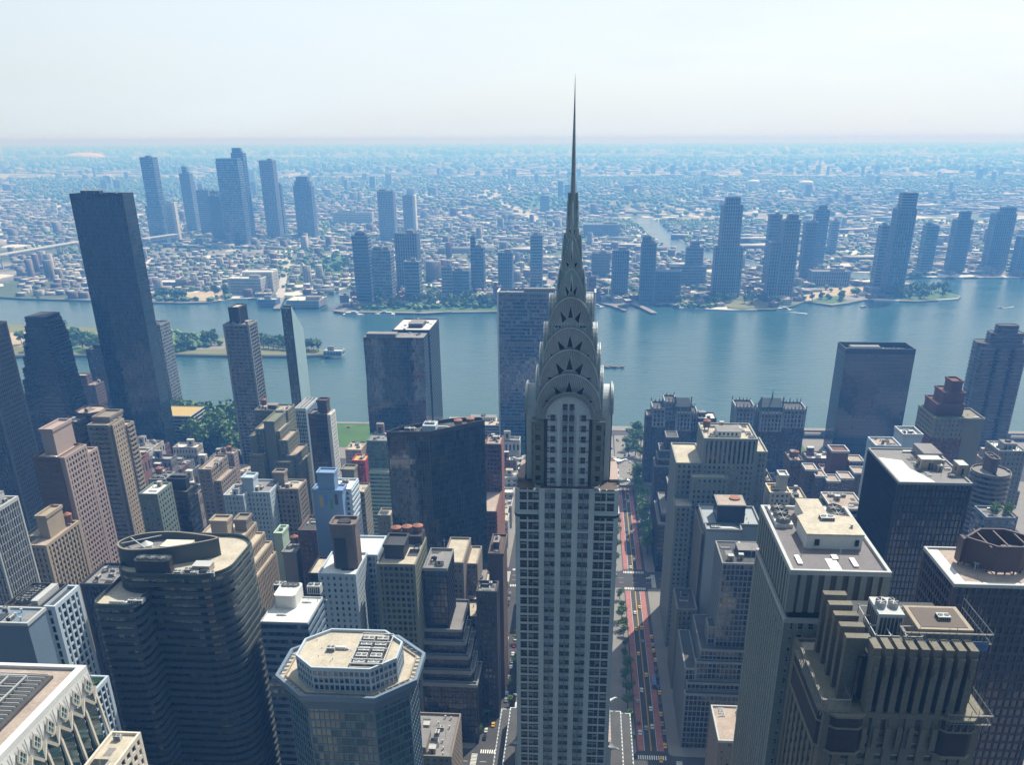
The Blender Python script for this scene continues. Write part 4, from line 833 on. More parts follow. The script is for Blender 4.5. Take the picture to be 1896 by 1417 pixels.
def blue_block():
    b=(-147.4,-130.8,450,460,124.6); Y=b[2]; z=b[4]; s=st(blank=1,wall='blue',roof='r_pink',par=.8)
    u0,u1,uz=-143.9,-134.6,134.6
    rt=building('blue_wall_block','bright blue blank-walled tower with four coloured stripes painted on its front','tower',[(rect(b[0],b[1],Y,Y+9),0,z),(rect(u0,u1,Y+.4,Y+8),z,uz),(rect(b[0]+1,b[1]+2.4,Y+9.1,Y+26),0,z-3,st(bay=3,fl=3.1,pw=.4,pd=.4,sh=1.3,sd=.8,wall='bluew',glass='g_blue',roof='r_white'))],s,kit=(b[0]+1,b[1],Y+12,Y+25,z-3,3,3,0,1,'tan',3))
    for (xa,ya,xb,yb,k) in ((-143.7,121.6,-141.9,115.2,'ochre'),(-141,122.3,-139.2,116.6,'bluep'),(-138.2,120.2,-136.3,114.1,'dgreen'),(-135.2,122.8,-133.4,116.7,'vio')):
        m=MB(); m.box(xa,xb,Y-.06,Y-.004,yb,ya,0,True); m.build('painted_stripe',M[k],rt)
blue_block()
b=(-159.5,-147.5,560,578.1,80.5); B1('striped_block','olive-beige banded slab with white serrated right side beside the blue-walled tower',b,bands(wall='stone',glass='g_dark',sh=2.5,sd=.2,roof='r_tan'),more=[(rect(-165.3,-156.6,572,582),0,92.5,st(blank=1,wall='stone',roof='r_pink'))],kit=(4,0,0))
b=(-163.1,-145.3,640,658,91.3); B1('green_glass_tower','green-tinted glass apartment tower directly behind the dark faceted glass tower',b,bands(wall='teal',glass='g_teal',sh=1.0,sd=.3,roof='r_grey',fl=3.2),more=[(rect(b[0]+2,b[1]+4,b[2]-8,b[2]-.1),0,b[4]-22,bands(wall='mint',glass='g_teal',sh=1.3,sd=.8,fl=3.2))],kit=(3,0,0),cat='tower')
# dark faceted glass tower
def faceted():
    z=141; P=[(-115.1,501.1),(-90.5,502.5),(-60.2,528.3),(-63.1,534),(-80.9,530.7),(-109.6,511.1)]
    s=glassy(bay=1.7,fl=3.7,pw=.16,pd=.14,sh=.22,sd=.1,wall='dark2',glass='g_mirror',roof='r_dark',par=2.2)
    rt=building('faceted_glass_tower','dark reflective faceted glass tower with open sunken roof and two round orange tanks','tower',[(P,0,z)],s)
    cx=sum(p[0] for p in P)/6; cyy=sum(p[1] for p in P)/6
    m=MB(); m.box(cx-9,cx-1,cyy-8,cyy+2,z,z+3.4); m.build('penthouse',M['bluew'],rt)
    kitobj(rt,'air_conditioner',cx-5,cyy-3,z+3.4,6,4,1.5); kitobj(rt,'duct',cx+3,cyy-2,z,7,4,3)
    for k in (0,1): kitobj(rt,'water_tank',cx+11+k*7,cyy+4+k*4,z,5.6,5.6,4.4)
    for k in range(4): kitobj(rt,'vent',cx-16+k*3,cyy-9+k,z,2,2,2)
    kitobj(rt,'air_conditioner',cx-17,cyy-6,z,6,3,2)
    # small open-topped corner lookout to the left
    Q=[(-124.6,503.8),(-117.1,508.5),(-120.9,520.3),(-127.5,516.6)]
faceted()
b=(-67.9,-57.2,600,620,103.4); B1('red_brick_slab','narrow dark red brick slab tower with balconies right of the dark faceted glass tower',b,st(bay=3,fl=3.1,pw=.8,pd=.4,sh=1.3,sd=.8,wall='brick',glass='g_dark',roof='r_pink'),more=[(rect(b[0],b[1],b[2]-40,b[2]-.2),0,b[4]-35,st(bay=3,fl=3.1,pw=.8,pd=.4,sh=1.3,sd=.8,wall='brick',glass='g_dark',roof='r_pink'))])
b=(-49.4,-41.7,440,466,93.1); B1('brown_block','narrow dark brown block with pink roof slab beside the side street',b,st(blank=1,wall='brown',roof='r_pink'),kit=(2,1,0))
b=(-53.8,-43.9,420,431.8,80.1); B1('dark_low_office','small dark grid office with roof machinery beside the side street',b,ribs(wall='dark2',glass='g_dark',roof='r_grey'),kit=(5,0,0))
# twin slanted glass towers
def plaza():
    for k,(b,lab) in enumerate((((-210.4,-152.5,845,869,128.6),'dark glass tower with a slanting bulge at mid height, left of twin glass pair'),((-189.7,-152.6,880,940.1,128),'pale-sided dark glass tower with white roof, right of twin glass pair'))):
        s=glassy(bay=1.5,fl=3.6,pw=.08,pd=.08,sh=.3,sd=.12,glass='g_mirror',wall='dark2',roof='r_white' if k else 'r_grey',par=1.2,cp=0)
        if k==0:
            root=empty('glass_tower',((b[0]+b[1])/2,b[2]+12,0),lab,'tower'); mw,mg=MB(),MB(); za,zb=89.5,68.9
            x0,x1,y0,y1,z=b
            facade(mw,mg,(x0,y0),(x1,y0),za,z,s); facade(mw,mg,(x0,y0-3.5),(x1,y0-3.5),0,zb,s)
            mg.face([(x0,y0-3.5,zb),(x1,y0-3.5,zb),(x1,y0,za),(x0,y0,za)],0,[(0,0),(60,0),(60,6),(0,6)])
            mg.face([(x0,y0-3.5,zb),(x0,y0,za),(x0,y0,0),(x0,y0-3.5,0)],0); mg.face([(x1,y0-3.5,zb),(x1,y0,za),(x1,y0,0),(x1,y0-3.5,0)],0)
            facade(mw,mg,(x1,y0),(x1,y1),0,z,s); facade(mw,mg,(x1,y1),(x0,y1),0,z,s); facade(mw,mg,(x0,y1),(x0,y0),0,z,s)
            mw.build('wall',M['dark2'],root); mg.build('glazing',M['g_mirror'],root)
            ro=MB(); ro.face([(x0,y0,z-.3),(x1,y0,z-.3),(x1,y1,z-.3),(x0,y1,z-.3)]); ro.build('roof',M['r_grey'],root); roofkit(root,x0,x1,y0,y1,z-.3,6,2,1,0,'grey',3)
        else: B1('glass_tower',lab,b,s,cat='tower',kit=(6,1,0))
plaza()
b=(-88,9,925,948,156.9); rt=building('slab_skyscraper','wide blue-green glass slab with horizontal bands and white stone ends behind the steel crown','skyscraper',[(rect(b[0],b[1],b[2],b[3]),0,b[4])],st(bay=2.4,fl=3.7,pw=.14,pd=.25,sh=1.1,sd=.18,cp=0,wall='qblue',glass='g_blue',roof='r_grey',par=2.0),kit=(b[0]+3,b[1]-3,b[2]+3,b[3]-3,b[4],6,3,1,0,'grey',4))
m=MB(); m.box(b[0]-1.6,b[0]-.03,b[2]-.6,b[3]+.6,0,b[4]+2.4); m.box(b[1]+.03,b[1]+1.6,b[2]-.6,b[3]+.6,0,b[4]+2.4); m.build('stone_end_wall',M['white'],rt)
m=MB()
for z in (b[4]-1.5,b[4]-48,b[4]-92,30): 
    for i in range(60): m.box(b[0]+i*(b[1]-b[0])/60+.3,b[0]+i*(b[1]-b[0])/60+1.1,b[2]-.5,b[2]-.1,z-4,z,0,True)
m.build('louvre_band',M['grey'],rt)
b=(-150,-89.8,945,975,13); B1('conference_building','long low pale conference building with crowded flat roof beside the river',b,bands(wall='white',glass='g_dark',sh=1.0,roof='r_tan',par=.6),kit=(14,1,0))
# ---------------------------------------------------------------- left side, near
Bz=(-264.2,-247.8,330,350.5,156.9); B1('glass_office','blue glass office tower with white vertical fins at the left picture edge',Bz,st(bay=1.7,fl=3.7,pw=.25,pd=.5,sh=.6,sd=.15,cp=.4,wall='lgrey',glass='g_blue',roof='r_grey'),kit=(5,1,0),cat='tower')
Bt=(-278.9,-270.7,395,426.5,112.6); building('brick_tower','tan apartment tower with recessed balcony stacks and big windowless roof block','tower',[(rect(Bt[0],Bt[1],Bt[2],Bt[3]),0,Bt[4],st(bay=3.2,fl=3.1,pw=1.2,pd=.7,sh=1.2,sd=.4,wall='tan',glass='g_win',roof='r_pink')),(rect(Bt[0]-8,Bt[0]-.1,Bt[2]+8,Bt[3]),0,Bt[4]+1,punch(wall='tan2')),(rect(Bt[0]-.1,-273.6,405,420),Bt[4],124.4,st(blank=1,wall='tan',roof='r_pink'))],punch(),kit=(Bt[0],Bt[1],421,Bt[3],Bt[4],4,2,0,1,'tan',3))
b=(-256.5,-234.4,395,419,91.2); B1('dark_office','dark ribbed office with crowded fans on its roof, left of the big rounded tower',b,ribs(wall='dark2',glass='g_dark',bay=1.8,pw=.4,roof='r_grey'),kit=(14,0,0))
Bq=(-210.1,-192.5,275,293.3,143.9); rt=building('office_tower','office tower with bright white gridded side and roof fans in the left foreground','tower',[(rect(Bq[0],Bq[1]-4,Bq[2],Bq[3]),0,Bq[4],glassy(wall='dark2',roof='r_dark')),(rect(Bq[1]-3.9,Bq[1],Bq[2]+2,Bq[3]),0,Bq[4]-.4,st(bay=3.4,fl=3.6,pw=.9,pd=.5,sh=.9,sd=.3,wall='bluew',glass='g_dark',roof='r_dark'))],st(wall='bluew'))
for i in range(5): kitobj(rt,'cooling_fan',Bq[1]-13,Bq[2]+6+i*(Bq[3]-Bq[2]-9)/5,Bq[4],6,6,3)
m=MB(); m.box(Bq[1]-8.5,Bq[1]-6,Bq[2]+2,Bq[3]-2,Bq[4],Bq[4]+2.5); m.build('penthouse',M['lgrey'],rt)
b=(-209.1,-187.8,254,264.6,149.9); building('blank_block','plain blue-grey windowless block with gravel roof in front of the white-gridded office','building',[(rect(b[0],b[1],b[2],min(b[3],Bq[2]-.6)),0,b[4])],st(blank=1,wall='qblue',roof='r_tan',par=.7,parm='lgrey'),kit=(b[0],b[1],b[2],b[3],b[4],8,4,0,0,'grey',2))
b=(-193.5,-178.2,255,276.1,113.9); rt=B1('roof_garden_office','office with white gridded side and a planted roof garden near the lower left corner',b,st(bay=3.2,fl=3.5,pw=.7,pd=.5,sh=.7,sd=.3,wall='bluew',glass='g_dark',roof='grass',par=1.2),kit=(2,0,0))
m=MB(); m.prism(rrect(b[1]-10,b[1]-6,b[2]+6,b[3]-3,1.9,4),b[4]+.01,b[4]+.12); m.build('garden_path',M['r_tan'],rt)
for i in range(9): inst('shrub',CRL[i%3],rt,(b[1]-2-(i%2)*3,b[2]+3+i*(b[3]-b[2]-5)/9,b[4]-.9),(3.6,3.6,3))
# zigzag-crowned tower
def zigzag():
    Y1=218; X1=-146.2; Z=157.1; Y0=95; root=empty('zigzag_crown_tower',(X1-20,160,0),'glass tower with pale zigzag crown of diamond windows in the bottom left corner','tower')
    cw,cg,gl,fr=MB(),MB(),MB(),MB(); cz=Z-9.2
    roof=MB(); roof.box(X1-60,X1-2.5,Y0,Y1-1.6,Z-1,Z-.4)
    roof.build('roof',M['r_pink'],root)
    ed=MB(); ed.prism([(X1-2.4,Y0),(X1,Y0),(X1,Y1),(X1-60,Y1),(X1-60,Y1-1.5),(X1-2.4,Y1-1.5)],Z-1,Z+.6); ed.build('parapet',M['white'],root)
    # mechanical pit
    pit=MB(); pit.box(X1-50,X1-7,Y1-50,Y1-6,Z-.39,Z+.5)
    pit.build('machine_deck',M['r_dark'],root)
    fr_=MB()
    for i in range(24): fr_.beam((X1-49,Y1-49+i*1.85,Z+1.2),(X1-8,Y1-49+i*1.85,Z+1.2),.22,.3)
    for i in range(7): fr_.beam((X1-44+i*5.2,Y1-44,Z+2.2),(X1-44+i*5.2,Y1-9,Z+2.2),.35)
    for i in range(7): fr_.beam((X1-44,Y1-44+i*5.8,Z+2.3),(X1-13,Y1-44+i*5.8,Z+2.3),.35)
    for x in (X1-44,X1-13):
        for y in (Y1-44,Y1-26,Y1-9): fr_.beam((x,y,Z+.5),(x,y,Z+2.3),.4)
    fr_.build('machine_frame',M['lgrey'],root)
    for i in range(4): kitobj(root,'cooling_fan',X1-38+i*7,Y1-20,Z+.5,5,5,1.2); kitobj(root,'cooling_fan',X1-38+i*7,Y1-34,Z+.5,5,5,1.2)
    # crown wall in panels slightly sloped, with zigzag lower edge
    P=6.8; n=int((Y1-Y0)/P)
    for i in range(n):
        y=Y1-i*P; ym=y-P/2; yb=y-P; x=X1+.02
        cw.face([(x,y,Z-1),(x,yb,Z-1),(x+.5,yb,cz+2.6),(x+1.2,ym,cz-1.4) ,(x+.5,y,cz+2.6)])
        # diamond window
        cg.face([(x+.75,ym,Z-2.2),(x+1.0,ym-1.6,Z-4.6),(x+1.35,ym,Z-7),(x+1.0,ym+1.6,Z-4.6)])
        for a,b_ in (((x+.9,ym,Z-2.0),(x+1.15,ym-1.8,Z-4.6)),((x+1.15,ym-1.8,Z-4.6),(x+1.5,ym,Z-7.2)),((x+1.5,ym,Z-7.2),(x+1.15,ym+1.8,Z-4.6)),((x+1.15,ym+1.8,Z-4.6),(x+.9,ym,Z-2.0))): fr.beam(a,b_,.5,.45)
        fr.beam((x+1.15,ym-.8,Z-3.4),(x+1.3,ym+.8,Z-5.8),.14,mi=1); fr.beam((x+1.15,ym+.8,Z-3.4),(x+1.3,ym-.8,Z-5.8),.14,mi=1)
        for a,b_ in (((x+.9,y,cz+2.4),(x+1.7,ym,cz-1.5)),((x+.9,yb,cz+2.4),(x+1.7,ym,cz-1.5))): fr.beam(a,b_,1.0,.9)
        fr.beam((x+.5,y,Z-1.2),(x+.62,y,cz+2.4),.16,.12,2); fr.beam((x+.5,ym,Z-1.2),(x+.8,ym,Z-2.2),.16,.12,2)
        # glass bay below, canted
        for (ya,yc,xa,xc) in ((y-.6,ym,x-.2,x+2.2),(ym,yb+.6,x+2.2,x-.2)):
            k=8
            gl.face([(xa,ya,cz-75),(xc,yc,cz-75),(xc,yc,cz+2),(xa,ya,cz+2)],0,[(i*2,0),(i*2+1,0),(i*2+1,22),(i*2,22)])
            for j in range(22): fr.beam((xa+.05,ya,cz-j*3.4),(xc+.1,yc,cz-j*3.4),.14,.2,2)
        fr.beam((x+.4,y,cz+1.6),(x+2.6,y,cz-22),.8,.7,0); fr.beam((x+2.6,y,cz-22),(x+3.2,y,cz-70),.8,.7,0)
    cw.build('crown_wall',M['white'],root); cg.build('diamond_window',M['g_teal'],root); gl.build('glazing',M['g_teal'],root); fr.build('frame',[M['zig'],M['white'],M['grey']],root)
    body=MB(); body.box(X1-60,X1-.3,Y0,Y1-.1,0,Z-1.05); body.build('core',M['g_dark'],root)
zigzag()
# lower wing with stepped cream walls in front of it
def wing():
    s=punch(wall='zig',bay=3.4,fl=3.5,pw=1.3,sh=1.4,glass='g_win',roof='r_tan',par=.9)
    z=145.5; zb=151.3
    building('cream_wing','cream stone wing with stepped sunlit terraces in front of the zigzag-crowned tower','building',[(rect(-142.6,-134,150,217),0,z-12),(rect(-133.9,-127,165,216),0,z-24),(rect(-126.9,-118,178,215),0,z-40)],s,kit=(-142,-136,152,216,z-12,6,8,0,0,'tan',3))
wing()
# big rounded dark tower
def rounded():
    X0,X1,Y0,Y1,Z=(-188.3,-137.1,309,331.5,141.2); Y1=max(Y1,352); X1=-141.; Y1=350
    s=bands(bay=2.4,fl=3.7,sh=1.9,sd=.55,wall='dgreen2',glass='g_dark',roof='r_tan',par=1.6); zl=133.8
    P=rrect(X0,X1,Y0,Y1,12,7); zmid=109.3
    P2=rrect(X0-6,X1,Y0-8,Y1,9,6,(1,1,0,0)); P3=rrect(-190.5,-173.2,296,330,4,4)
    root=building('rounded_tower','massive dark green banded office tower with rounded corners and curved screen wall on its roof','tower',[(P,0,Z),(P3,0,zl)],s)
    # curved screen
    ctrl=[(-190.5,326),(-189,320.5),(-183,317),(-171,319),(-159,324.5),(-150.5,331),(-160,334.5),(-173,336.5),(-185,333.5)]
    ring=[]
    for i in range(len(ctrl)):
        p0,p1,p2,p3=[Vector(ctrl[(i+j-1)%len(ctrl)]) for j in range(4)]
        for t in (0,.25,.5,.75): ring.append(tuple(.5*((2*p1)+(p2-p0)*t+(2*p0-5*p1+4*p2-p3)*t*t+(3*p1-p0-3*p2+p3)*t**3)))
    m=MB(); h=Z+8; inn=inset(ring,.9)
    for i in range(len(ring)):
        j=(i+1)%len(ring); m.face([(*ring[i],Z),(*ring[j],Z),(*ring[j],h),(*ring[i],h)],0,None,True); m.face([(*inn[i],Z),(*inn[j],Z),(*inn[j],h),(*inn[i],h)],0,None,True); m.face([(*ring[i],h),(*ring[j],h),(*inn[j],h),(*inn[i],h)],1)
    m.build('roof_screen',[M['dgreen2'],M['tan2']],root)
    d=MB(); d.face([(p[0],p[1],Z+4.5) for p in inn]); d.build('machine_deck',M['r_grey'],root)
    q=MB(); q.box(-173,-161,324,331,Z+4.51,Z+6.6); q.build('penthouse',M['zig'],root)
    q=MB(); q.cyl(-180,327,Z+4.5,Z+6,2.4,n=20); q.cyl(-180,327,Z+6,Z+7.6,2.5,.25,n=20); q.build('water_tank',M['white'],root)
    q=MB(); q.beam((-189,324,h-.5),(-176,333,h-.5),.35); q.beam((-188,330,h-.5),(-177,320,h-.5),.35); q.build('roof_beam',M['lgrey'],root)
    q=MB(); bx0,bx1=-178.3,-163.7; q.prism(chamf(bx0,bx1,Y0+1,Y0+7.4,1.5),Z,Z+6.4); q.build('machine_block',M['dark'],root)
    for k in range(3): kitobj(root,'cooling_fan',bx0+3+k*(bx1-bx0-6)/2,Y0+4.2,Z+6.4,4.2,4.2,1.)
    for k in range(5): kitobj(root,'air_conditioner',bx1+3+k*3.4,Y0+2.6+(k%2)*2.3,Z,3,2.2,2.2)
    kitobj(root,'bulkhead',-152,Y0+7,Z,7,5,3); kitobj(root,'duct',-160,Y0+5,Z,5,3,2)
    kitobj(root,'duct',P3[0][0]+9,300,zl,7,4,2); kitobj(root,'air_conditioner',P3[0][0]+16,301,zl,6,3,2)
rounded()
# ziggurat-like tan tower behind it
def zig2():
    s=punch(wall='tan',bay=2.3,fl=3.2,pw=1.0,pd=.45,sh=1.25,sd=.25,roof='r_tan',par=.9,cp=1.0)
    t=[(rect(-205,-181,420,448),0,105),(rect(-180.9,-176.2,414,446),0,100),(rect(-176.1,-172.7,411,446),0,94.5),(rect(-172.6,-170.6,409,444),0,89),(rect(-205,-181,394,419.9),0,97),(rect(-180.9,-171,394,408.9),0,95),(rect(-170.9,-168.6,393,432),0,62),(rect(-168.5,-165.4,392,430),0,54),(rect(-165.3,-162,391.5,430),0,45),(rect(-198,-189,428,436),105,114,st(blank=1,wall='tan',roof='r_tan')),(rect(-188.5,-182,437,446),105,111,st(blank=1,wall='tan2',roof='r_tan'))]
    building('ziggurat_tower','tan brick tower stepping down in many narrow sunlit terraces, right of the rounded dark tower','tower',t,st(**{**s,'win':True}),kit=(-204,-184,396,418,97,5,4,0,1,'tan',4),wf='dark2')
zig2()
def whiteoff():
    b=(-134.2,-113.8,322,345.5,114); y1=min(b[3],359)
    rt=building('white_roof_office','office with wide clean white roof and a white curved block on it','building',[(rect(b[0],b[1],b[2],y1),0,b[4])],bands(wall='qblue',glass='g_blue',sh=1.7,sd=.25,roof='r_white',par=.7,parm='lgrey',fl=3.7))
    x0,x1,y0=-132.4,-122.8,335.; zt=120.3
    m=MB(); m.prism(rrect(x0,x1,y0,y0+13,1.5,3),b[4],zt); m.build('penthouse',M['white'],rt)
    for k in range(3): kitobj(rt,'cooling_fan',x0+2.5+k*(x1-x0-5)/2,y0+10,zt,3.6,3.6,1)
    kitobj(rt,'air_conditioner',x0-3,y0+18,b[4],5,4,4); kitobj(rt,'air_conditioner',x1+4,y0+16,b[4],6,4,5); kitobj(rt,'duct',x0+5,y0-6,b[4],4,3,1.5); kitobj(rt,'duct',x1+3,y0+6,b[4],4,3,1.5)
    for k in range(6): kitobj(rt,'vent',b[0]+3+k*4,y1-3,b[4],1,1,1)
whiteoff()
# white brick building with the brown tank tower
def whitebrick():
    b=(-130.9,-112.1,395,429.3,100.5); s=st(bay=2.9,fl=3.5,pw=1.9,pd=.25,sh=1.7,sd=.22,wall='bluew',glass='g_win',roof='r_white',par=1.2,win=True)
    x0,x1=-125.2,-112.7; zt=123.9
    rt=building('white_brick_tower','pale blue-white brick block with rows of dark windows and a brown windowless tower on top','tower',[(rect(b[0],b[1],b[2],b[2]+26),0,b[4]),(rect(b[0]-6,b[0]-.1,b[2]+2,b[2]+22),0,b[4]-1,bands(wall='dark2',glass='g_dark')),(rect(b[0]+2,b[1]+5,b[2]+26.1,b[2]+50),0,b[4]-1,st(bay=2.4,fl=3.4,pw=.7,pd=.6,sh=1.1,sd=.7,wall='bluew',glass='g_blue',roof='r_white')),(chamf(x0,x1,403,414,1.2),b[4],zt,st(blank=1,wall='brownish',roof='r_dark',par=1.5))],s,kit=(b[1]-9,b[1]-.5,b[2]+4,b[2]+25,b[4],4,2,0,0,'tan',2),wf='dark2')
    m=MB(); m.box(x0+1.6,x0+7.6,402.2,402.98,b[4]+.5,b[4]+17); m.build('louvre_panel',M['dark2'],rt)
    m=MB(); m.cyl((x0+x1)/2,408.5,zt,zt+1.2,3.4,n=18); m.cyl((x0+x1)/2,408.5,zt+1.2,zt+1.3,3.0,n=18,mi=1); m.build('cooling_tower',[M['dark2'],M['black']],rt)
whitebrick()
# octagonal tower
def octagon():
    Y0=262; Z=118.2; X0=-112.; X1=-58.6; Y1=307.
    c=13.; P=chamf(X0,X1,Y0,Y1,c); body=inset(P,3.6)
    s=glassy(bay=1.9,fl=3.7,pw=.22,pd=.25,sh=.7,sd=.15,glass='g_teal',wall='qblue',par=0,roof='r_tan',cp=.3)
    s0=glassy(bay=1.9,fl=3.2,pw=.5,pd=.3,sh=.9,sd=.2,glass='g_blue',wall='bluew',par=1.1,roof='r_tan',cp=.3)
    pp=chamf(-103.,-66.,267.5,295.,8.); zp=Z+8.6
    root=building('octagonal_tower','octagonal glass tower with flared cornice, cream roof terrace and open machine pit','tower',[(body,0,Z-5),(pp,Z-.5,zp,s0)],s)
    # flared cornice
    m=MB(); n=8; lo=inset(P,3.3)
    for i in range(n):
        j=(i+1)%n; m.face([(*lo[i],Z-7),(*lo[j],Z-7),(*P[j],Z-1.5),(*P[i],Z-1.5)]); m.face([(*P[i],Z-1.5),(*P[j],Z-1.5),(*P[j],Z+.8),(*P[i],Z+.8)])
        q=inset(P,1.2); m.face([(*P[i],Z+.8),(*P[j],Z+.8),(*q[j],Z+.8),(*q[i],Z+.8)]); m.face([(*q[i],Z+.8),(*q[j],Z+.8),(*q[j],Z-.6),(*q[i],Z-.6)])
        a=Vector(q[i]);b=Vector(q[j]); L=(b-a).length; k=max(1,int(L/2.6))
        for t in range(1,k):
            c_=a+(b-a)*t/k; ce=Vector(((X0+X1)/2,(Y0+Y1)/2)); d=(ce-c_).normalized(); e=c_+d*1.9; m.beam((c_.x,c_.y,Z+.3),(e.x,e.y,Z+.3),.35)
    m.build('cornice',M['qblue'],root)
    t=MB(); t.face([(*p,Z-.62) for p in inset(P,.5)]); t.build('terrace',M['r_tan'],root)
    q=inset(P,3.2); m=MB()
    for i in range(8):
        j=(i+1)%8; a=q[i];b=q[j]; q2=inset(P,3.6); m.face([(*a,Z-.6),(*b,Z-.6),(*b,Z+.1),(*a,Z+.1)]); m.face([(*a,Z+.1),(*b,Z+.1),(*q2[j],Z+.1),(*q2[i],Z+.1)]); m.face([(*q2[i],Z+.1),(*q2[j],Z+.1),(*q2[j],Z-.6),(*q2[i],Z-.6)])
    m.build('terrace_kerb',M['tan'],root)
    # machine pit in the penthouse roof: dark floor, frames, ducts
    px0,px1,py0,py1=-82.,-70.,270.5,292.
    m=MB(); m.box(px0,px1,py0,py1,zp+.0,zp+.12); m.build('machine_deck',M['black'],root)
    m=MB()
    for y in (py0,py0+3,(py0+py1)/2,py1-6,py1): m.beam((px0,y,zp+1.2),(px1,y,zp+1.2),.45)
    for x in (px0,px1): m.beam((x,py0,zp+1.0),(x,py1,zp+1.0),.45)
    m.build('machine_frame',M['lgrey'],root)
    for i in range(5):
        for x in (px0+3,px0+8.4): kitobj(root,'air_conditioner',x,py0+2.4+i*(py1-py0-5)/4.,zp+.12,4.2,2.7,1.3)
    kitobj(root,'duct',-88,282,zp,5,4,2.4,0); kitobj(root,'air_conditioner',-91.5,281,zp,3,2.4,2); 
    r=random.Random(3)
    for i in range(8): kitobj(root,'vent',-99+r.random()*15,272+r.random()*19,zp,.7,.7,.6)
octagon()
b=(-100.4,-81.6,395,428.4,106.8); rt=building('brown_office','dark brown gridded office with round tanks and dark machine block on a cream roof','tower',[(rect(*b[:4]),0,b[4]),(rect(b[0]+2,b[0]+12,b[2]+8,b[2]+22),b[4],b[4]+7,st(blank=1,wall='dark2',roof='r_grey'))],st(bay=2.6,fl=3.5,pw=.9,pd=.25,sh=1.3,sd=.2,wall='olive',glass='g_dark',roof='r_tan',par=1.2,parm='stone'),kit=(b[0]+13,b[1],b[2]+10,b[3],b[4],5,2,0,0,'tan',3))
for k in range(3): kitobj(rt,'water_tank',b[0]+4+k*5.5,b[2]+30+k*1.5,b[4]+3,6,6,6)
m=MB(); m.box(b[0]+1,b[0]+18,b[2]+26,b[2]+36,b[4],b[4]+4.8); m.build('penthouse',M['dark2'],rt)
# dark glass terraces
def terraces():
    g=glassy(bay=1.9,fl=3.6,pw=.2,pd=.15,sh=.4,sd=.1,glass='g_black',wall='dark',roof='r_grey',par=1.3,parm='grey')
    zb=36.7; X=[-52.4,-55.4,-57,-59.1,-61.3]; Z=[zb,42.5,49.7,56.6,62.7]
    x0=-81.2; t=[]
    for i in range(5): t.append((rect(x0,X[i]+.0,395+3.2*i,395+3.2*i+(3.1 if i<4 else 34)),0,Z[i]))
    for i in range(4): t.append((rect(X[4]+.1+(3-i)*((X[0]-X[4])/4),X[4]+(4-i)*((X[0]-X[4])/4),395+3.2*(i)+3.2,438-i*3),0,Z[i]-1))
    tb=(-81.8,-68.1,410,435.2,97.4)
    t.append((rect(tb[0]+1.5,tb[1],410.5,tb[3]),0,tb[4]))
    rt=building('terraced_glass_tower','black glass tower with front and right side stepping down in glassy terraces','tower',t,g,kit=(tb[0]+2,tb[1],412,tb[3],tb[4],8,1,1,0,'lgrey',2.5))
    for i in range(4):
        m=MB(); yy=412+i; xx=X[4]+(4-i)*((X[0]-X[4])/4)-2
        m.beam((xx,yy,Z[i]+1.8),(xx,yy+18,Z[i]+1.8),.3); m.beam((xx-2,yy+5,Z[i]+1.9),(xx+2.5,yy+5,Z[i]+1.9),.3); m.beam((xx-2,yy+13,Z[i]+1.9),(xx+2.5,yy+13,Z[i]+1.9),.3); m.build('terrace_frame',M['alu'],rt)
terraces()
b=(-66,-55,442,500,52); B1('brick_block','beige stepped brick block behind the black glass terraces',b,punch(wall='tan2'),more=[(rect(-78,-66.1,455,490),0,79.7),(rect(-66,-60,470,495),0,72)],kit=(4,1,0))
B1('flat_roof_block','low block with crowded pale roof at bottom centre, before the black glass terraces',(-86,-56,325,358,44.3),punch(wall='tan2',roof='r_grey'),kit=(16,1,0))
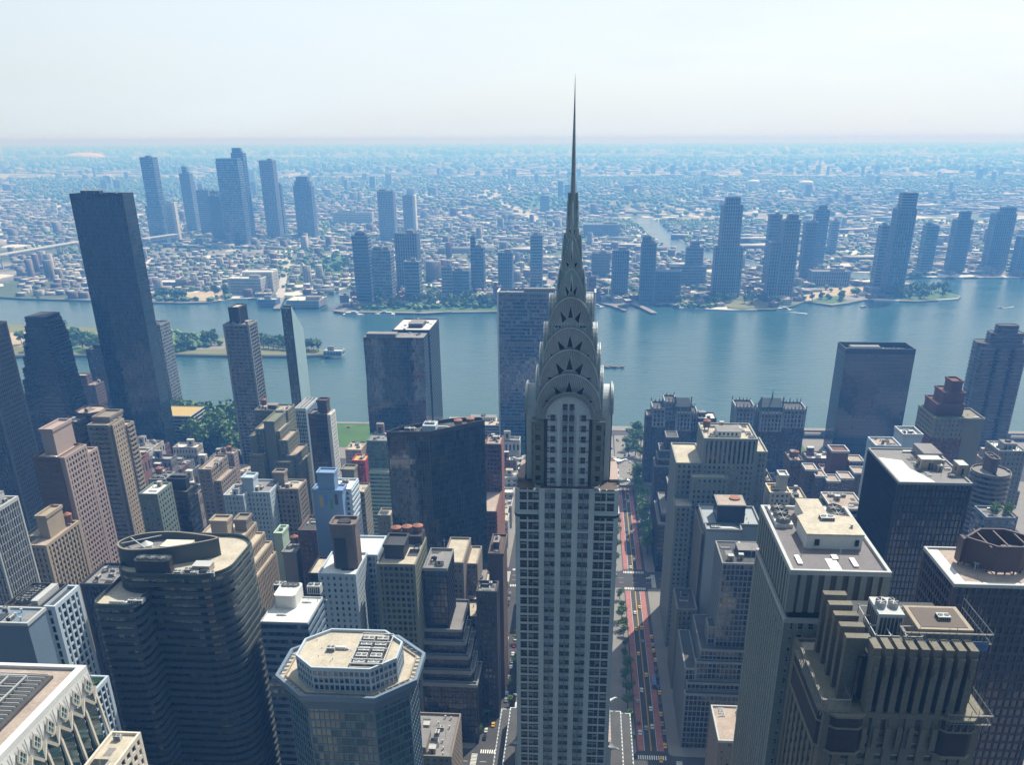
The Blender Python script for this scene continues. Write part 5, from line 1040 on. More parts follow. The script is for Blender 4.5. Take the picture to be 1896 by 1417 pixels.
# ---------------------------------------------------------------- right side
b=(57.4,82.9,220,266,193.6)
def whiteblock():
    x0,x1,y0,y1,z=b; s=st(bay=2.75,fl=3.6,pw=1.15,pd=.35,sh=1.5,sd=.2,wall='greenst',glass='g_win',roof='r_vio',par=.9,parm='lgrey',win=True,cp=1.5)
    zc=181.6; sb=st(bay=3.4,fl=3.6,pw=1.6,pd=.5,sh=0,sd=.2,wall='greenst',glass='panelbr',roof='r_vio',par=.9,parm='lgrey',cp=1.5)
    rt=building('green_stone_office','pale greenish office tower with white block and six round fans on its purple-grey roof','tower',[(rect(x0,x1,y0,y1),0,zc-3),(rect(x0,x1,y0,y1),zc,z,sb)],s,wf='lgrey')
    m=MB(); m.prism(inset(rect(x0,x1,y0,y1),.5),zc-3,zc); m.build('dark_slot',M['black'],rt)
    L,D=x1-x0,y1-y0
    m=MB(); m.prism([(x0+L*.27,y0+D*.34),(x0+L*.88,y0+D*.34),(x0+L*.88,y0+D*.62),(x0+L*.62,y0+D*.66),(x0+L*.62,y0+D*.93),(x0+L*.36,y0+D*.93),(x0+L*.36,y0+D*.66),(x0+L*.27,y0+D*.62)],z,z+4.2); m.build('penthouse',M['white'],rt)
    m=MB(); m.prism([(x0+L*.26,y0+D*.335),(x0+L*.89,y0+D*.335),(x0+L*.89,y0+D*.625),(x0+L*.63,y0+D*.665),(x0+L*.63,y0+D*.935),(x0+L*.35,y0+D*.935),(x0+L*.35,y0+D*.665),(x0+L*.26,y0+D*.625)],z+4.2,z+4.7); m.build('penthouse_roof',M['r_tan'],rt)
    m=MB(); m.box(x0+L*.36,x0+L*.41,y0+D*.33,y0+D*.338,z+1.2,z+3); m.box(x0+L*.8,x0+L*.84,y0+D*.33,y0+D*.338,z+1.2,z+3); m.build('penthouse_window',M['black'],rt)
    for sx in (.13,.80):
        m=MB(); m.box(x0+L*(sx-.08),x0+L*(sx+.12),y0+D*.66,y0+D*.97,z,z+1.2); m.build('fan_deck',M['r_white'],rt)
        for k in range(3): kitobj(rt,'cooling_fan',x0+L*(sx+.02),y0+D*(.71+k*.1),z+1.2,4.4,4.4,2.4)
    for (u,v,w,h) in ((.1,.1,.05,.12),(.68,.08,.05,.12),(.5,.18,.06,.06)):
        m=MB(); m.box(x0+L*u,x0+L*(u+w),y0+D*v,y0+D*(v+h),z,z+.5); m.build('skylight',M['alu'],rt)
    m=MB(); m.box(x0+L*.42,x0+L*.54,y0+.6,y0+D*.2,z,z+.1); m.build('roof_mat',M['r_white'],rt)
    for (u,v) in ((.2,.25),(.58,.2),(.9,.45)): kitobj(rt,'antenna',x0+L*u,y0+D*v,z,3,3,4)
    kitobj(rt,'air_conditioner',x0+L*.58,y0+D*.58,z+4.7,4,3,1.2); kitobj(rt,'vent',x0+L*.8,y0+D*.45,z+4.7,2,2,1)
whiteblock()
cb=(145.8,177.9,395,444.3,155.8)
x0,x1,y0,y1,z=cb; rt=building('black_ribbed_tower','black finely ribbed office tower with half-white roof and scattered roof machinery','tower',[(rect(x0,x1,y0,y1),0,z)],st(bay=1.9,fl=3.6,pw=.3,pd=.45,sh=.6,sd=.12,wall='blackm',glass='g_black',roof='r_grey',par=.7,parm='grey',cp=.5),kit=(x0+12,x1,y0+10,y1,z,14,5,1,0,'grey',4))
m=MB(); m.prism([(x0+1,y0+1),(x0+17,y0+1),(x0+14,y0+12),(x0+11,y0+20),(x0+11,y0+32),(x0+1,y0+36)],z,z+.15); m.build('roof_membrane',M['r_white'],rt)
kitobj(rt,'bulkhead',x0+20,y0+22,z,9,6,5); kitobj(rt,'bulkhead',x0+32,y0+15,z,4,7,5); kitobj(rt,'cooling_fan',x1-5,y0+10,z,4,4,2)
# dark chamfered tower at right edge
def chdark():
    x0,x1,y0,y1,z=(121.3,157.6,265,293.5,168.6); s=st(bay=2.2,fl=3.6,pw=.5,pd=.4,sh=.9,sd=.2,wall='vio',glass='g_black',roof='r_pink',par=.7,parm='lgrey',cp=1)
    rt=building('dark_violet_tower','very dark tower with open chamfered brown screen on its roof at the right edge','tower',[(rect(x0,x1,y0,y1),0,z)],s)
    q=MB(); q.box(x0+.5,x0+4,y0+.5,y1-1,z,z+.1); q.box(x0+4.01,x1-1,y0+.5,y0+2.6,z,z+.1); q.build('roof_edge',M['r_white'],rt)
    P=chamf(x0+7,x1-5,y0+9,y1-4,8); m=MB(); n=8; I=inset(P,.8); h=z+10
    for i in range(n):
        j=(i+1)%n
        for A,mi in ((P,0),(I,0)): m.face([(*A[i],z+1),(*A[j],z+1),(*A[j],h),(*A[i],h)],mi)
        m.face([(*P[i],h),(*P[j],h),(*I[j],h),(*I[i],h)],1)
        for t in range(3):
            a=Vector(P[i]).lerp(Vector(P[j]),(t+.5)/3); m.beam((a.x,a.y,z),(a.x,a.y,z+1.1),.4)
    m.build('roof_screen',[M['umber'],M['vio']],rt)
    d=MB(); d.box(x0+26,x1-16,y0+16,y1-10,z,z+6.5); d.build('penthouse',M['r_grey'],rt)
    m=MB()
    for t in (.25,.5,.75): xx=P[7][0]+(P[2][0]-P[7][0])*t; m.beam((xx,P[0][1],h-.6),(xx,P[4][1],h-.6),.5)
    m.build('roof_beam',M['umber'],rt)
    for k in range(4): kitobj(rt,'air_conditioner',x0+13+k*7,y0+14,z,5,4,3)
chdark()
# stone tower under repair, bottom right
def stone_tower():
    Y0=182; x0=60.1; x1=95.7; zt=192.8; zb=177.6; D=34
    s=st(bay=4.1,fl=3.5,pw=2.1,pd=.6,sh=1.7,sd=.25,wall='stonedk',glass='g_win',roof='r_tan',par=.8,win=True,cp=2.4)
    rt=building('stone_tower','olive stone tower with buttressed crown and scaffolding round its top, bottom right','tower',[(rect(x0,x1,Y0,Y0+D),0,zb-3)],s,wf='dark2')
    up=MB(); u0,u1=x0+8,x1-3; up.box(u0,u1,Y0+4,Y0+D-3,zb-3,zt-4)
    up.build('upper_wall',M['stonedk'],rt)
    bt=MB(); n=9
    for i in range(n):
        x=u0+(i+.5)*(u1-u0)/n
        bt.box(x-.75,x+.75,Y0-.4,Y0+4.2,zb-8,zt-2.0); bt.box(x-.9,x+.9,Y0+.3,Y0+5.4,zt-2.0,zt); bt.box(x-.6,x+.6,Y0-1.3,Y0-.41,zb-12,zb-6); bt.box(x-.5,x+.5,Y0-1.0,Y0-.41,zt-7,zt-4.6)
    for k in range(5):
        y=Y0+6+k*5.5; bt.box(x0+3.5,u0+.2,y-1,y+1,zb-8,zt-2.2); bt.box(x0+3.4,u0+1.2,y-1.2,y+1.2,zt-2.2,zt)
    bt.build('buttress',M['stonedk'],rt)
    dk=MB(); 
    for i in range(n+1):
        x=u0+i*(u1-u0)/n; dk.box(x-1.5,x+1.5,Y0+3.4,Y0+3.98,zb-1,zt-4.4); dk.box(x-1.2,x+1.2,Y0-.3,Y0-.01,zb-7,zb-4.2)
    dk.build('tall_window',M['g_black'],rt)
    ro=MB(); ro.box(u0,u1,Y0+4,Y0+D-3,zt-4+.01,zt-3.7); ro.build('roof',M['r_dark'],rt)
    a=MB(); a.box(u0+13,u0+25,Y0+8,Y0+19,zt-3.7,zt+.8); a.box(u0+12.6,u0+25.4,Y0+7.6,Y0+19.4,zt+.8,zt+1.4,1); a.build('penthouse',[M['stone'],M['tan']],rt)
    a=MB(); a.box(u0+13.6,u0+24.4,Y0+8.6,Y0+18.4,zt+1.41,zt+1.5); a.build('penthouse_roof',M['brown'],rt)
    kitobj(rt,'air_conditioner',u0+20,Y0+13,zt+1.5,3,2.4,1.2)
    kitobj(rt,'air_conditioner',u0+7,Y0+15,zt-3.7,6,9,9,0)
    fr=MB()
    for i in range(4):
        for j in range(4): fr.beam((u0+2.5+i*3.6,Y0+6+j*5,zt-3.7),(u0+2.5+i*3.6,Y0+6+j*5,zt+.6),.2)
    for i in range(4): fr.beam((u0+2.5+i*3.6,Y0+6,zt),(u0+2.5+i*3.6,Y0+21,zt),.2)
    for j in range(4): fr.beam((u0+2.5,Y0+6+j*5,zt+.1),(u0+13.3,Y0+6+j*5,zt+.1),.2)
    fr.build('machine_frame',M['lgrey'],rt)
    # dark corner balconies
    for (a0,a1,c0,c1) in ((x0-1.4,x0+11,Y0-1.8,Y0+D-6),(x1-11,x1+1.4,Y0-1.8,Y0+D-6)):
        m=MB(); P=chamf(a0,a1,c0,c1,3.5); P=[P[0],P[1],P[2],(a1,c1),(a0,c1),P[7]] if a0<x0 else [P[0],P[1],P[2],(a1,c1),(a0,c1),P[7]]
        m.prism(P,zb-13,zb-3,0,bottom=True); I=inset(P,1.0)
        m.prism(inset(P,-.4),zb-13.6,zb-13,1); m.prism(inset(P,-.35),zb-3,zb-2.4,1); m.prism(inset(P,-.3),zb-6.2,zb-5.8,1)
        m.build('corner_balcony',[M['umberd'],M['stone']],rt)
stone_tower()
def scaffold(label,x0,x1,y0,y1,z0,z1,step=2.6,tarp=True,seed=0):
    root=empty('scaffolding',((x0+x1)/2,(y0+y1)/2,z0),label,'scaffolding'); m=MB(); r=random.Random(seed)
    nx=max(1,int((x1-x0)/step)); ny=max(1,int((y1-y0)/step)); nz=max(1,int((z1-z0)/2.4))
    per=[(x0+(x1-x0)*i/nx,y0) for i in range(nx+1)]+[(x1,y0+(y1-y0)*i/ny) for i in range(1,ny+1)]+[(x0,y0+(y1-y0)*i/ny) for i in range(1,ny+1)]
    for (x,y) in per: m.beam((x,y,z0),(x,y,z1+r.uniform(0,2.2)),.1)
    for k in range(1,nz+1):
        z=z0+k*(z1-z0)/nz
        m.beam((x0,y0,z),(x1,y0,z),.09); m.beam((x0,y0,z),(x0,y1,z),.09); m.beam((x1,y0,z),(x1,y1,z),.09)
    for i in range(nx): m.beam((x0+(x1-x0)*i/nx,y0,z0),(x0+(x1-x0)*(i+1)/nx,y0,z1),.1)
    for i in range(ny): m.beam((x0,y0+(y1-y0)*i/ny,z1),(x0,y0+(y1-y0)*(i+1)/ny,z0),.1)
    m.build('pole',M['grey'],root)
    d=MB()
    for k in range(nz): z=z0+(k+1)*(z1-z0)/nz-.2; d.box(x0,x1,y0,y0+.7,z,z+.06,0,True); d.box(x0,x0+.7,y0+.8,y1,z,z+.06,0,True)
    d.build('plank',M['tan2'],root)
    if tarp:
        t=MB(); t.box(x0+.5,x1-.5,y0+.25,y0+.35,z0+.5,z0+3,0,True); t.build('tarpaulin',M['bluep'],root)
SX0=60.1; SX1=95.7; SZ=192.8; SB=177.6
scaffold('silver scaffolding with blue tarpaulins on the right end of the stone tower roof',SX1-19,SX1+1.5,187.5,206,SZ-3.6,SZ+1.5,1.6,True,1)
scaffold('silver scaffolding along the left corner balcony of the stone tower',SX0-1.8,SX0+5,181,205,SB-3,SB+1.5,1.6,False,2)
scaffold('scaffolding frames hanging off the right corner balcony of the stone tower',SX1-8,SX1+2.2,180,200,SB-6,SB-1,1.6,False,3)
s=st(bay=3.0,fl=3.6,pw=1.8,pd=.3,sh=1.9,sd=.25,wall='tan2',glass='g_win',roof='r_pink',par=.8,parm='lgrey',win=True)
b=[62.,80,318,344,64.3]; B1('flat_roof_block','small block with plain pinkish flat roof left of the pale greenish office tower',b,s,kit=(2,0,0),wf='dark2')
# gridded setback tower
def grid():
    g=st(bay=2.2,fl=3.3,pw=.35,pd=.3,sh=.5,sd=.25,wall='grey',glass='g_black',roof='r_dark',par=.6,cp=.4)
    t=[(rect(57.5,108,398,402),0,34.3),(rect(58.5,108,402.1,405),0,38.8),(rect(62.6,108,405.1,408),0,49.9),(rect(65,108,408.1,446),0,55.7),(rect(72.7,108,413,440),0,104),(rect(68.9,72.6,414,424),0,66.1),
       (rect(57.5,65-1.5,405.1,446),0,45.6)]
    rt=building('gridded_tower','dark tower with fine pale window grid and many setbacks beside the red-laned street','tower',t,g,kit=(t[4][0][0][0]+1,106,414,439,t[4][2],9,3,1,0,'dark2',3))
grid()
def c8():
    s=st(blank=1,wall='lgrey2',roof='r_pink',par=1.2,parm='grey'); z=101
    xa,xb,xc=70.3,89.8,101.6
    P=chamf(xa,xc,462,495,3); side=st(bay=2.4,fl=3.4,pw=1.0,pd=.3,sh=1.2,sd=.2,wall='tan2',glass='g_win',roof='r_pink')
    rt=building('blank_wall_tower','tower with blank pale grey walls, pink gravel roof and large black roof block','tower',[(rect(xa+.5,xb,462,470),0,z),(rect(xb-1,xc,470.1,497),0,z),(rect(xa,xb-1.1,470.1,500),0,z),(rect(xa-1.5,xa-.1,466,500),0,z-4,side)],s)
    k0,k1=77.5,93.1; zk=111.1
    m=MB(); m.box(k0,k1,474,490,z,zk); m.build('penthouse',M['blackm'],rt); m=MB(); m.box(k0-.3,k1+.3,473.7,490.3,zk,zk+.7); m.build('penthouse_parapet',M['grey'],rt); m=MB(); m.box(k0+.6,k1-.6,474.6,489.4,zk+.71,zk+.75); m.cyl((k0+k1)/2+3,484,zk+.7,zk+1.6,3.2,n=18,mi=1); m.build('penthouse_roof',[M['r_pink'],M['rust']],rt)
    kitobj(rt,'duct',(xa+xb)/2+2,465,z,9,5,2); kitobj(rt,'air_conditioner',(xa+xb)/2-4,466,z,5,3,1.6)
    for i in range(3): kitobj(rt,'vent',xa+6+i*2,472+i*6,z,1,1,1); kitobj(rt,'vent',xc-6,474+i*6,z,1.2,1.2,1)
c8()
b=(57.5,68,456,482,53.1); B1('office_wing','slim ribbed stone wing with narrow roof at the street edge below the striped tower',b,ribs(wall='stone',bay=2.6,pw=1.1,roof='r_dark'),kit=(3,0,0))
def news():
    s=ribs(wall='greenst',bay=2.9,pw=1.5,pd=.45,fl=3.4,sh=1.7,sd=.15,glass='g_win',roof='r_tan',par=1.0,cp=1.2)
    top=ribs(wall='greenst',bay=2.9,pw=1.5,pd=.45,fl=3.4,sh=0.01,sd=.15,glass='g_dark',roof='r_tan',par=1.0,cp=1.2)
    x0,x1=73.5,104.5; z=135.5; zl=119.5
    t=[(rect(x0,x1,520,552),0,zl,s),(rect(x0,x1,520,552),zl,z,top),(rect(66.9,87.9,512,519.9),0,113.5,s),(rect(58,x0-.1,521,560),0,119.4,s),(rect(x1+.1,112.8,528,556),0,125.1,s),(rect(57.6,66.9-.1,505,519.9),0,97.4,s)]
    building('striped_tower','pale stone tower with strong vertical dark and light stripes and crowded roof','tower',t,s,kit=(x0,x1,521,551,z,12,6,1,1,'white',3))
news()
b=(60.5,81.8,700,720,55.1); building('brick_hotel','narrow dark brown brick building stepping in toward its top before the gothic brick towers','building',[(rect(*b[:4]),0,b[4]),(rect(b[0]+2,b[1]-1,b[2]+1,b[3]),b[4],60.8),(rect(b[0]+3.2,b[1]-2,b[2]+2,b[3]),60.8,67.9),(rect(b[0]+8,b[1]-4,b[2]+3,b[3]),67.9,78.6)],st(bay=3.2,fl=3.2,pw=2.0,pd=.25,sh=1.9,sd=.2,wall='brown2',glass='g_win',roof='r_dark',par=.8,parm='grey'))
def c7():
    s=glassy(wall='dark',glass='g_dark',roof='r_grey',fl=3.5,sh=1.2,par=.9,parm='grey'); t=[(rect(58,85,614.5,660),0,39.6),(rect(60.5,85,619,660),39.6,46.6),(rect(65.7,90,628,655),46.6,61.8)]
    building('dark_stepped_office','dark stepped office with thin white roof edges on the far corner of the street crossing','building',t,s,kit=(66,84,629,650,t[2][2],5,7,0,0,'grey',3))
c7()
# gothic brick towers
def gothic(label,parts,ridge,Y,seed):
    s=punch(wall='brown2',bay=3.0,fl=3.2,pw=1.5,glass='g_win',roof='r_dark',par=1.2,parm='stone'); sp_=st(bay=3.4,fl=3.6,pw=1.2,pd=.5,sh=1.0,sd=.2,wall='qgrey',glass='g_dark',roof='r_dark',par=1.6)
    t=[]
    for (x0,x1,z,dy) in parts: t.append((rect(x0,x1,Y+dy,Y+dy+24),0,z-16,s)); t.append((rect(x0,x1,Y+dy,Y+dy+24),z-16,z,sp_))
    rt=building('gothic_brick_tower',label,'tower',t,s)
    r=random.Random(seed)
    for (x0,x1,z,dy) in parts:
        n=max(3,int((x1-x0)/3))
        for i in range(n+1):
            x=x0+i*(x1-x0)/n
            for y in (Y+dy-.3,Y+dy+24):
                m=MB(); h=r.uniform(3,6); m.box(x-.5,x+.5,y-.5,y+.5,z-4,z+h*.5); m.cyl(x,y,z+h*.5,z+h,.6,.02,n=4,smooth=False); m.build('pinnacle',M['stone'],rt)
    (x0,x1,z,h,dy)=ridge; m=MB(); y0,y1=Y+dy,Y+dy+14
    m.box(x0,x1,y0,y1,z,z+h*.45); ym=(y0+y1)/2; zz=z+h*.45
    m.face([(x0,y0,zz),(x1,y0,zz),(x1-1,ym,z+h),(x0+1,ym,z+h)]); m.face([(x1,y1,zz),(x0,y1,zz),(x0+1,ym,z+h),(x1-1,ym,z+h)]); m.face([(x0,y0,zz),(x0+1,ym,z+h),(x0,y1,zz)]); m.face([(x1,y0,zz),(x1,y1,zz),(x1-1,ym,z+h)])
    for a in (x0,x1): m.box(a-.5,a+.5,y0-.5,y0+.5,z,z+h+3)
    m.build('steep_roof',M['slate'],rt)
    return rt
Y=790
gothic('dark gothic brick apartment tower with spiky roofline, left one of the two',[(63.3,74.5,76.9,2),(74.1,84.2,82,6),(84.6,97.6,74.2,0),(98,104.3,71.3,8)],(82.7,97.2,74.2,12,3),790,1)
rt=gothic('dark gothic brick tower with spiky roofline and small green spirelet, right of the two',[(137.6,153.8,79,3),(159.5,178.6,74.9,0),(180.1,199.5,77.7,3),(154.7,160,70.2,8)],(159.2,178.7,74.9,12,3),790,2)
m=MB(); xm=170; m.cyl(xm,800,83,95.4,1.4,.05,n=8); m.build('spirelet',M['teal'],rt)
b=(104.4,120.3,790,810,69); B1('brick_block','brown brick block with bright white roof right beside the left gothic brick tower',b,punch(wall='brown2',roof='r_white'),kit=(3,1,0))
b=(57.9,63.7,792,812,70.1); B1('brick_block','narrow brown brick wing at the left foot of the left gothic brick tower',b,punch(wall='brown2',roof='r_pink'),kit=(1,0,0))
b=(257.3,324.1,900,931.7,111); x0,x1,y0,y1,z=b; rt=building('black_glass_slab','tall black glass slab tower with sunken white-topped roof beside the river','tower',[(rect(x0,x1,y0,y1),0,z-5)],glassy(bay=2.,fl=3.7,pw=.12,pd=.12,sh=.3,sd=.08,glass='g_black',wall='blackm',roof='r_dark',par=5,parm='blackm'),kit=(x0+5,x1-4,y0+8,y1-2,z-5,8,2,1,0,'white',4.5))
def c12():
    s=st(bay=3.3,fl=3.2,pw=1.2,pd=.4,sh=1.4,sd=.3,wall='brick',glass='g_win',roof='r_tan',par=1.,parm='stone',cp=0); s2=st(blank=1,wall='stone',roof='r_white')
    fr=st(bay=3.3,fl=3.2,pw=1.4,pd=.4,sh=1.4,sd=.3,wall='stone',glass='g_win',roof='grass',par=1.,parm='stone')
    x0,x1,xb=260.6,282.3,297.4; z=110.2
    t=[(rect(x0,x1,660,695),0,z-14,s),(rect(x0,x1,660,695),z-14,z,fr),(rect(x1+.1,xb,662,690),0,z-1,s2),
       (rect(x0+3,x1+1,668,694),z,z+8,st(blank=1,wall='brick',roof='r_pink')),(rect(x0+8,x1+1,671,692),z+8,z+16,st(blank=1,wall='brick',roof='r_pink')),(rect(x0+13,x1-1,674,688),z+16,z+24,st(blank=1,wall='brick',roof='r_pink'))]
    rt=building('brick_apartment_tower','red brick and beige apartment tower with three stacked blind brick blocks on top','tower',t,s,kit=(x1,xb,663,690,z-1,2,1,0,0,'tan',3))
    for i in range(8): inst('shrub',CRL[i%3],rt,(x0+1.2+i*(x1-x0)/8,661.8,z-.6),(2.4,2.4,2.4))
c12()
b=(384.2,429.9,900,924,116.4); 
def c13():
    x0,x1,y0,y1,z=b; s=bands(wall='umber2',glass='g_dark',fl=3.4,sh=1.5,sd=.3,roof='r_dark',par=.6)
    w=(x1-x0)/3; P=rrect(x0,x1,y0,y1,8,5); t=[(P,0,z)]+[(rrect(x0+i*w+1,x0+(i+1)*w-1,y0-5,y0+3,3.5,4,(1,1,0,0)),0,z-4) for i in range(3)]+[(rrect(x0+12,x1-2,y0+5,y1-2,4,4),z,z+9,s),(rrect(x0+18,x1-8,y0+8,y1-4,3,4),z+9,z+16,s)]
    building('bay_front_tower','brown banded tower with rounded bays and stepped round top at the right edge','tower',t,s)
c13()
b=(238.5,260.4,520,544,114.4); 
x0,x1,y0,y1,z=b; building('curved_terrace_block','brown brick block with curved balcony bands and planted roof terrace, right edge','apartment block',[(rrect(x0,x1,y0,y1,12,6),0,z),(rrect(x0+9,x1-8,y0+9,y1-2,2,2),z,z+8,st(blank=1,wall='brick2',roof='r_grey'))],bands(wall='tan2',glass='g_dark',fl=3.1,sh=1.2,sd=.6,roof='r_grey'),kit=(x0+9,x1-8,y0+9,y1-2,z+8,5,2,0,0,'tan',3))
b=(214.2,229.1,450,466.4,116.5); rt=B1('green_roof_block','small blue-grey block with trees planted on its roof near the right edge',b,bands(wall='qblue',glass='g_blue',sh=1.0,roof='r_grey'),kit=(3,0,0))
for i in range(6): inst('shrub',CR[i%4],rt,(b[0]+6+i*2.2,b[2]+6+(i%3)*4,b[4]-1.5),(6,6,6))
b=(264.9,281.5,560,580,117.7); B1('grey_block','pale grey block with white roof machinery high at the right edge',b,punch(wall='grey',roof='r_white'),kit=(6,1,0))
b=(232.7,246.4,640,659.6,102.3); B1('white_block','plain pale blue-white windowless block with sunken roof behind the black ribbed tower',b,st(blank=1,wall='bluew',roof='r_tan',par=2.,parm='lgrey'),kit=(5,0,0))
b=(187.9,203.4,560,578,119.9); B1('tan_roof_block','low block with patchy tan roof just behind the black ribbed tower',b,punch(wall='bluew',roof='r_pink'),kit=(5,0,0))
s=punch(wall='brick2',bay=2.8,fl=3.1,pw=1.3,roof='r_pink',par=1.,parm='lgrey')
def cluster():
    d=[(1541,1572,838,640,0),(1571,1600,856,640,1),(1488,1512,872,610,0),(1508,1530,884,600,0),(1530,1556,893,592,0),(1556,1582,888,596,0),(1582,1608,878,606,1)]
    B=[(186.9,199.1,650,664,86.2),(200.7,211.3,650,664,78.8),(164.7,173.2,632,646,77.6),(170.8,178.5,625,639,75.2),(177.4,186.6,618,632,74.2),(187.6,196.7,621,635,75.4),(198.7,207.9,628,642,77.2)]
    t=[(rect(x[0],x[1]-.1,x[2],x[3]),0,x[4]) for x in B]; t[0]=(t[0][0],0,t[0][2],st(blank=1,wall='brick',roof='r_pink',par=1.2,parm='lgrey'))
    building('brick_cluster','dense red brick apartment cluster of staggered flat tops left of the black ribbed tower','apartment block',t,s)
cluster()
b=(116,128,520,536,101.6); B1('beige_block','small beige block with white box on its roof right of the striped tower',b,punch(wall='zig',roof='ochre',bay=3),more=[(rect(b[0]+6,b[1]-1,b[2]+6,b[3]-1),b[4],b[4]+9,st(blank=1,wall='lgrey',roof='r_pink'))],kit=(2,0,0))
b=(159.3,168.6,660,680,74.9); B1('brick_block','brown brick block with pink roofs between the right gothic tower and red brick cluster',b,punch(wall='brick2',roof='r_pink'),kit=(3,1,1))
b=(128,134.3,600,620,79.8); B1('brick_block','small tan-roofed brick block just right of the striped tower',b,punch(wall='brown2',roof='r_tan'),kit=(2,1,0))
b=(130.1,137.9,520,538,98.3); B1('low_block','small low block with clean cream roof before the red brick cluster',b,punch(wall='stone',roof='r_tan'),kit=(4,0,0))
b=(142.2,161.4,480,506,107.9); B1('flat_office','flat office with pinkish roof and white rim left of the black ribbed tower',b,bands(wall='grey',glass='g_dark',roof='r_pink',par=1.,parm='white'),kit=(5,0,0))
b=(-176.2,-168,470,485,76.7); B1('tank_block','dark grey round-cornered block with rust-topped tank between tan ziggurat and brown office',b,st(blank=1,wall='grey',roof='r_dark'),kit=(0,0,1))
b=(-164.8,-154.4,470,492,91.1); B1('dark_roof_block','small block with dark flat roof before the brown gridded office',b,punch(wall='brick2',roof='r_dark',bay=2.6),kit=(3,0,0))
b=(-183.4,-178.8,480,492,84.4); B1('mint_block','narrow pale mint green blank wall block behind the tan stepped tower',b,st(blank=1,wall='mint',roof='r_grey'),kit=(1,0,0))
b=(-129.2,-121.4,520,532,80.7); B1('cream_block','small cream slab just left of the dark faceted glass tower',b,punch(wall='stone'),kit=(2,0,0))
b=(-213.8,-199.8,760,784,43.6); B1('long_roof_block','long low building with flat beige roof beside the riverside lawn',b,punch(wall='tan'),kit=(4,0,0))
b=(-192.2,-181.2,700,716,54.4); B1('red_trim_block','small beige block with red wall panels behind the striped slab',b,st(bay=3,fl=3.2,pw=1.5,pd=.3,sh=1.4,sd=.3,wall='red',glass='g_win',roof='ochre'),kit=(2,0,0))

# ---------------------------------------------------------------- towers across the river
def Q(label,b,wall='qblue',glass='g_q',kind='glass',more=(),kit=2,name='far_tower',cat='tower',group=None,**k):
    x0,x1,y0,y1,z=b; y1=max(y1,y0+18)
    base=dict(glass=dict(bay=4.5,fl=6.4,pw=.5,pd=.3,sh=1.9,sd=.25,cp=.8),ribs=dict(bay=5,fl=6.6,pw=1.8,pd=.7,sh=1.6,sd=.3,cp=1.8),bands=dict(bay=5,fl=6.4,pw=.3,pd=.2,sh=3.0,sd=.8,cp=.6),grid=dict(bay=4.5,fl=6.4,pw=1.8,pd=.5,sh=2.6,sd=.5,cp=1.8))[kind]
    s=st(**{**base,'wall':wall,'glass':glass,'roof':'r_grey','par':2,**k})
    t=[(rect(x0,x1,y0,y1),0,z)]
    for m_ in more: t.append(m_)
    return building(name,label,cat,t,s,group=group,kit=(x0+1,x1-1,y0+1,y1-1,z,kit,int(abs(x0)),1,0,'grey',6) if kit else None)
def q2(b,x0,x1,z0,z1,y=3,d=14): return (rect(b[0]+(b[1]-b[0])*x0,b[0]+(b[1]-b[0])*x1,b[2]+y,b[2]+y+d),z0,z1)
FG='towers of the far shore district'
b=(-1366.3,-1325.8,2888.2,2922.2,249.5); Q('slim blue glass tower, leftmost of the tall group behind the black tower',b,glass='g_blue',more=[(rect(b[0]-2,b[1]+10,b[2]-14,b[2]-.2),0,b[4]*.45)])
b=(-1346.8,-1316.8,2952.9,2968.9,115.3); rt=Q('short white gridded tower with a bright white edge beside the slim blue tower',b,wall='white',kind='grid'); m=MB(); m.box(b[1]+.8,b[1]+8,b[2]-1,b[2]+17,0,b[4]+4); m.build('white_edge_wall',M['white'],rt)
b=(-1420.1,-1383.5,3278.6,3308.6,191); Q('pale blue tower with a crane-topped unfinished roof',b,wall='qgrey',more=[q2(b,.3,.75,b[4],b[4]+22)])
b=(-1115.5,-1047.8,2849.2,2889.2,237.8); Q('widest dark blue glass slab tower of the far tall group',b,wall='qblue',glass='g_blue',more=[(rect(b[0]+1,b[1]-1,b[2]+1,b[2]+30),b[4],b[4]+8)])
b=(-1119.1,-1081.2,2991.9,3021.9,259.3); Q('tallest dark tower rising directly behind the widest blue slab',b,more=[q2(b,.1,.8,b[4],b[4]+14)])
b=(-1244.9,-1217.6,3093.1,3123.1,143); Q('lower flat-topped tower touching the left side of the widest blue slab',b)
b=(-1321.8,-1278.8,3164.8,3194.8,142.8); Q('mid-height pale blue block between crane tower and widest blue slab',b,wall='qgrey')
b=(-1192.9,-1152.9,2941,2961,136.6); Q('mid-height blue block with white roof in front of the widest blue slab',b,wall='qblue',kind='grid')
b=(-1062.8,-1018.4,3080.3,3114.3,235.6); Q('tall straight blue tower right of the widest blue slab',b,wall='qgrey',glass='g_blue',kind='ribs')
b=(-1044.7,-1030,3171.1,3191.1,160.8); Q('very thin dark tower attached right of the tall straight blue tower',b)
def court():
    x0,x1,y0,y1,z=(-960.3,-901.4,3083.3,3119.3,179.1); w=x1-x0
    s=dict(bay=4,fl=6.4)
    Q('teal-blue tower with stepped symmetrical top, rightmost of the tall far group',(x0,x1,y0,y1,z-20),wall='qblue',glass='g_blue',kind='grid',more=[(rect(x0+w*.08,x1-w*.08,y0+3,y1-3),z-20,z-6),(rect(x0+w*.18,x1-w*.18,y0+6,y1-6),z-6,z+8)],kit=0)
court()
b=(-655.9,-606.6,2956.1,2990.1,149.7); Q('pale ribbed tower, taller of two before the long white block',b,wall='qgrey',kind='ribs')
b=(-628.3,-595,3219.5,3249.5,122.7); rt=Q('narrow ribbed tower with bright white right side',b,wall='qgrey',kind='ribs'); m=MB(); m.box(b[1]+.8,b[1]+9,b[2]+2,b[3],0,b[4]+2); m.build('white_edge_wall',M['white'],rt)
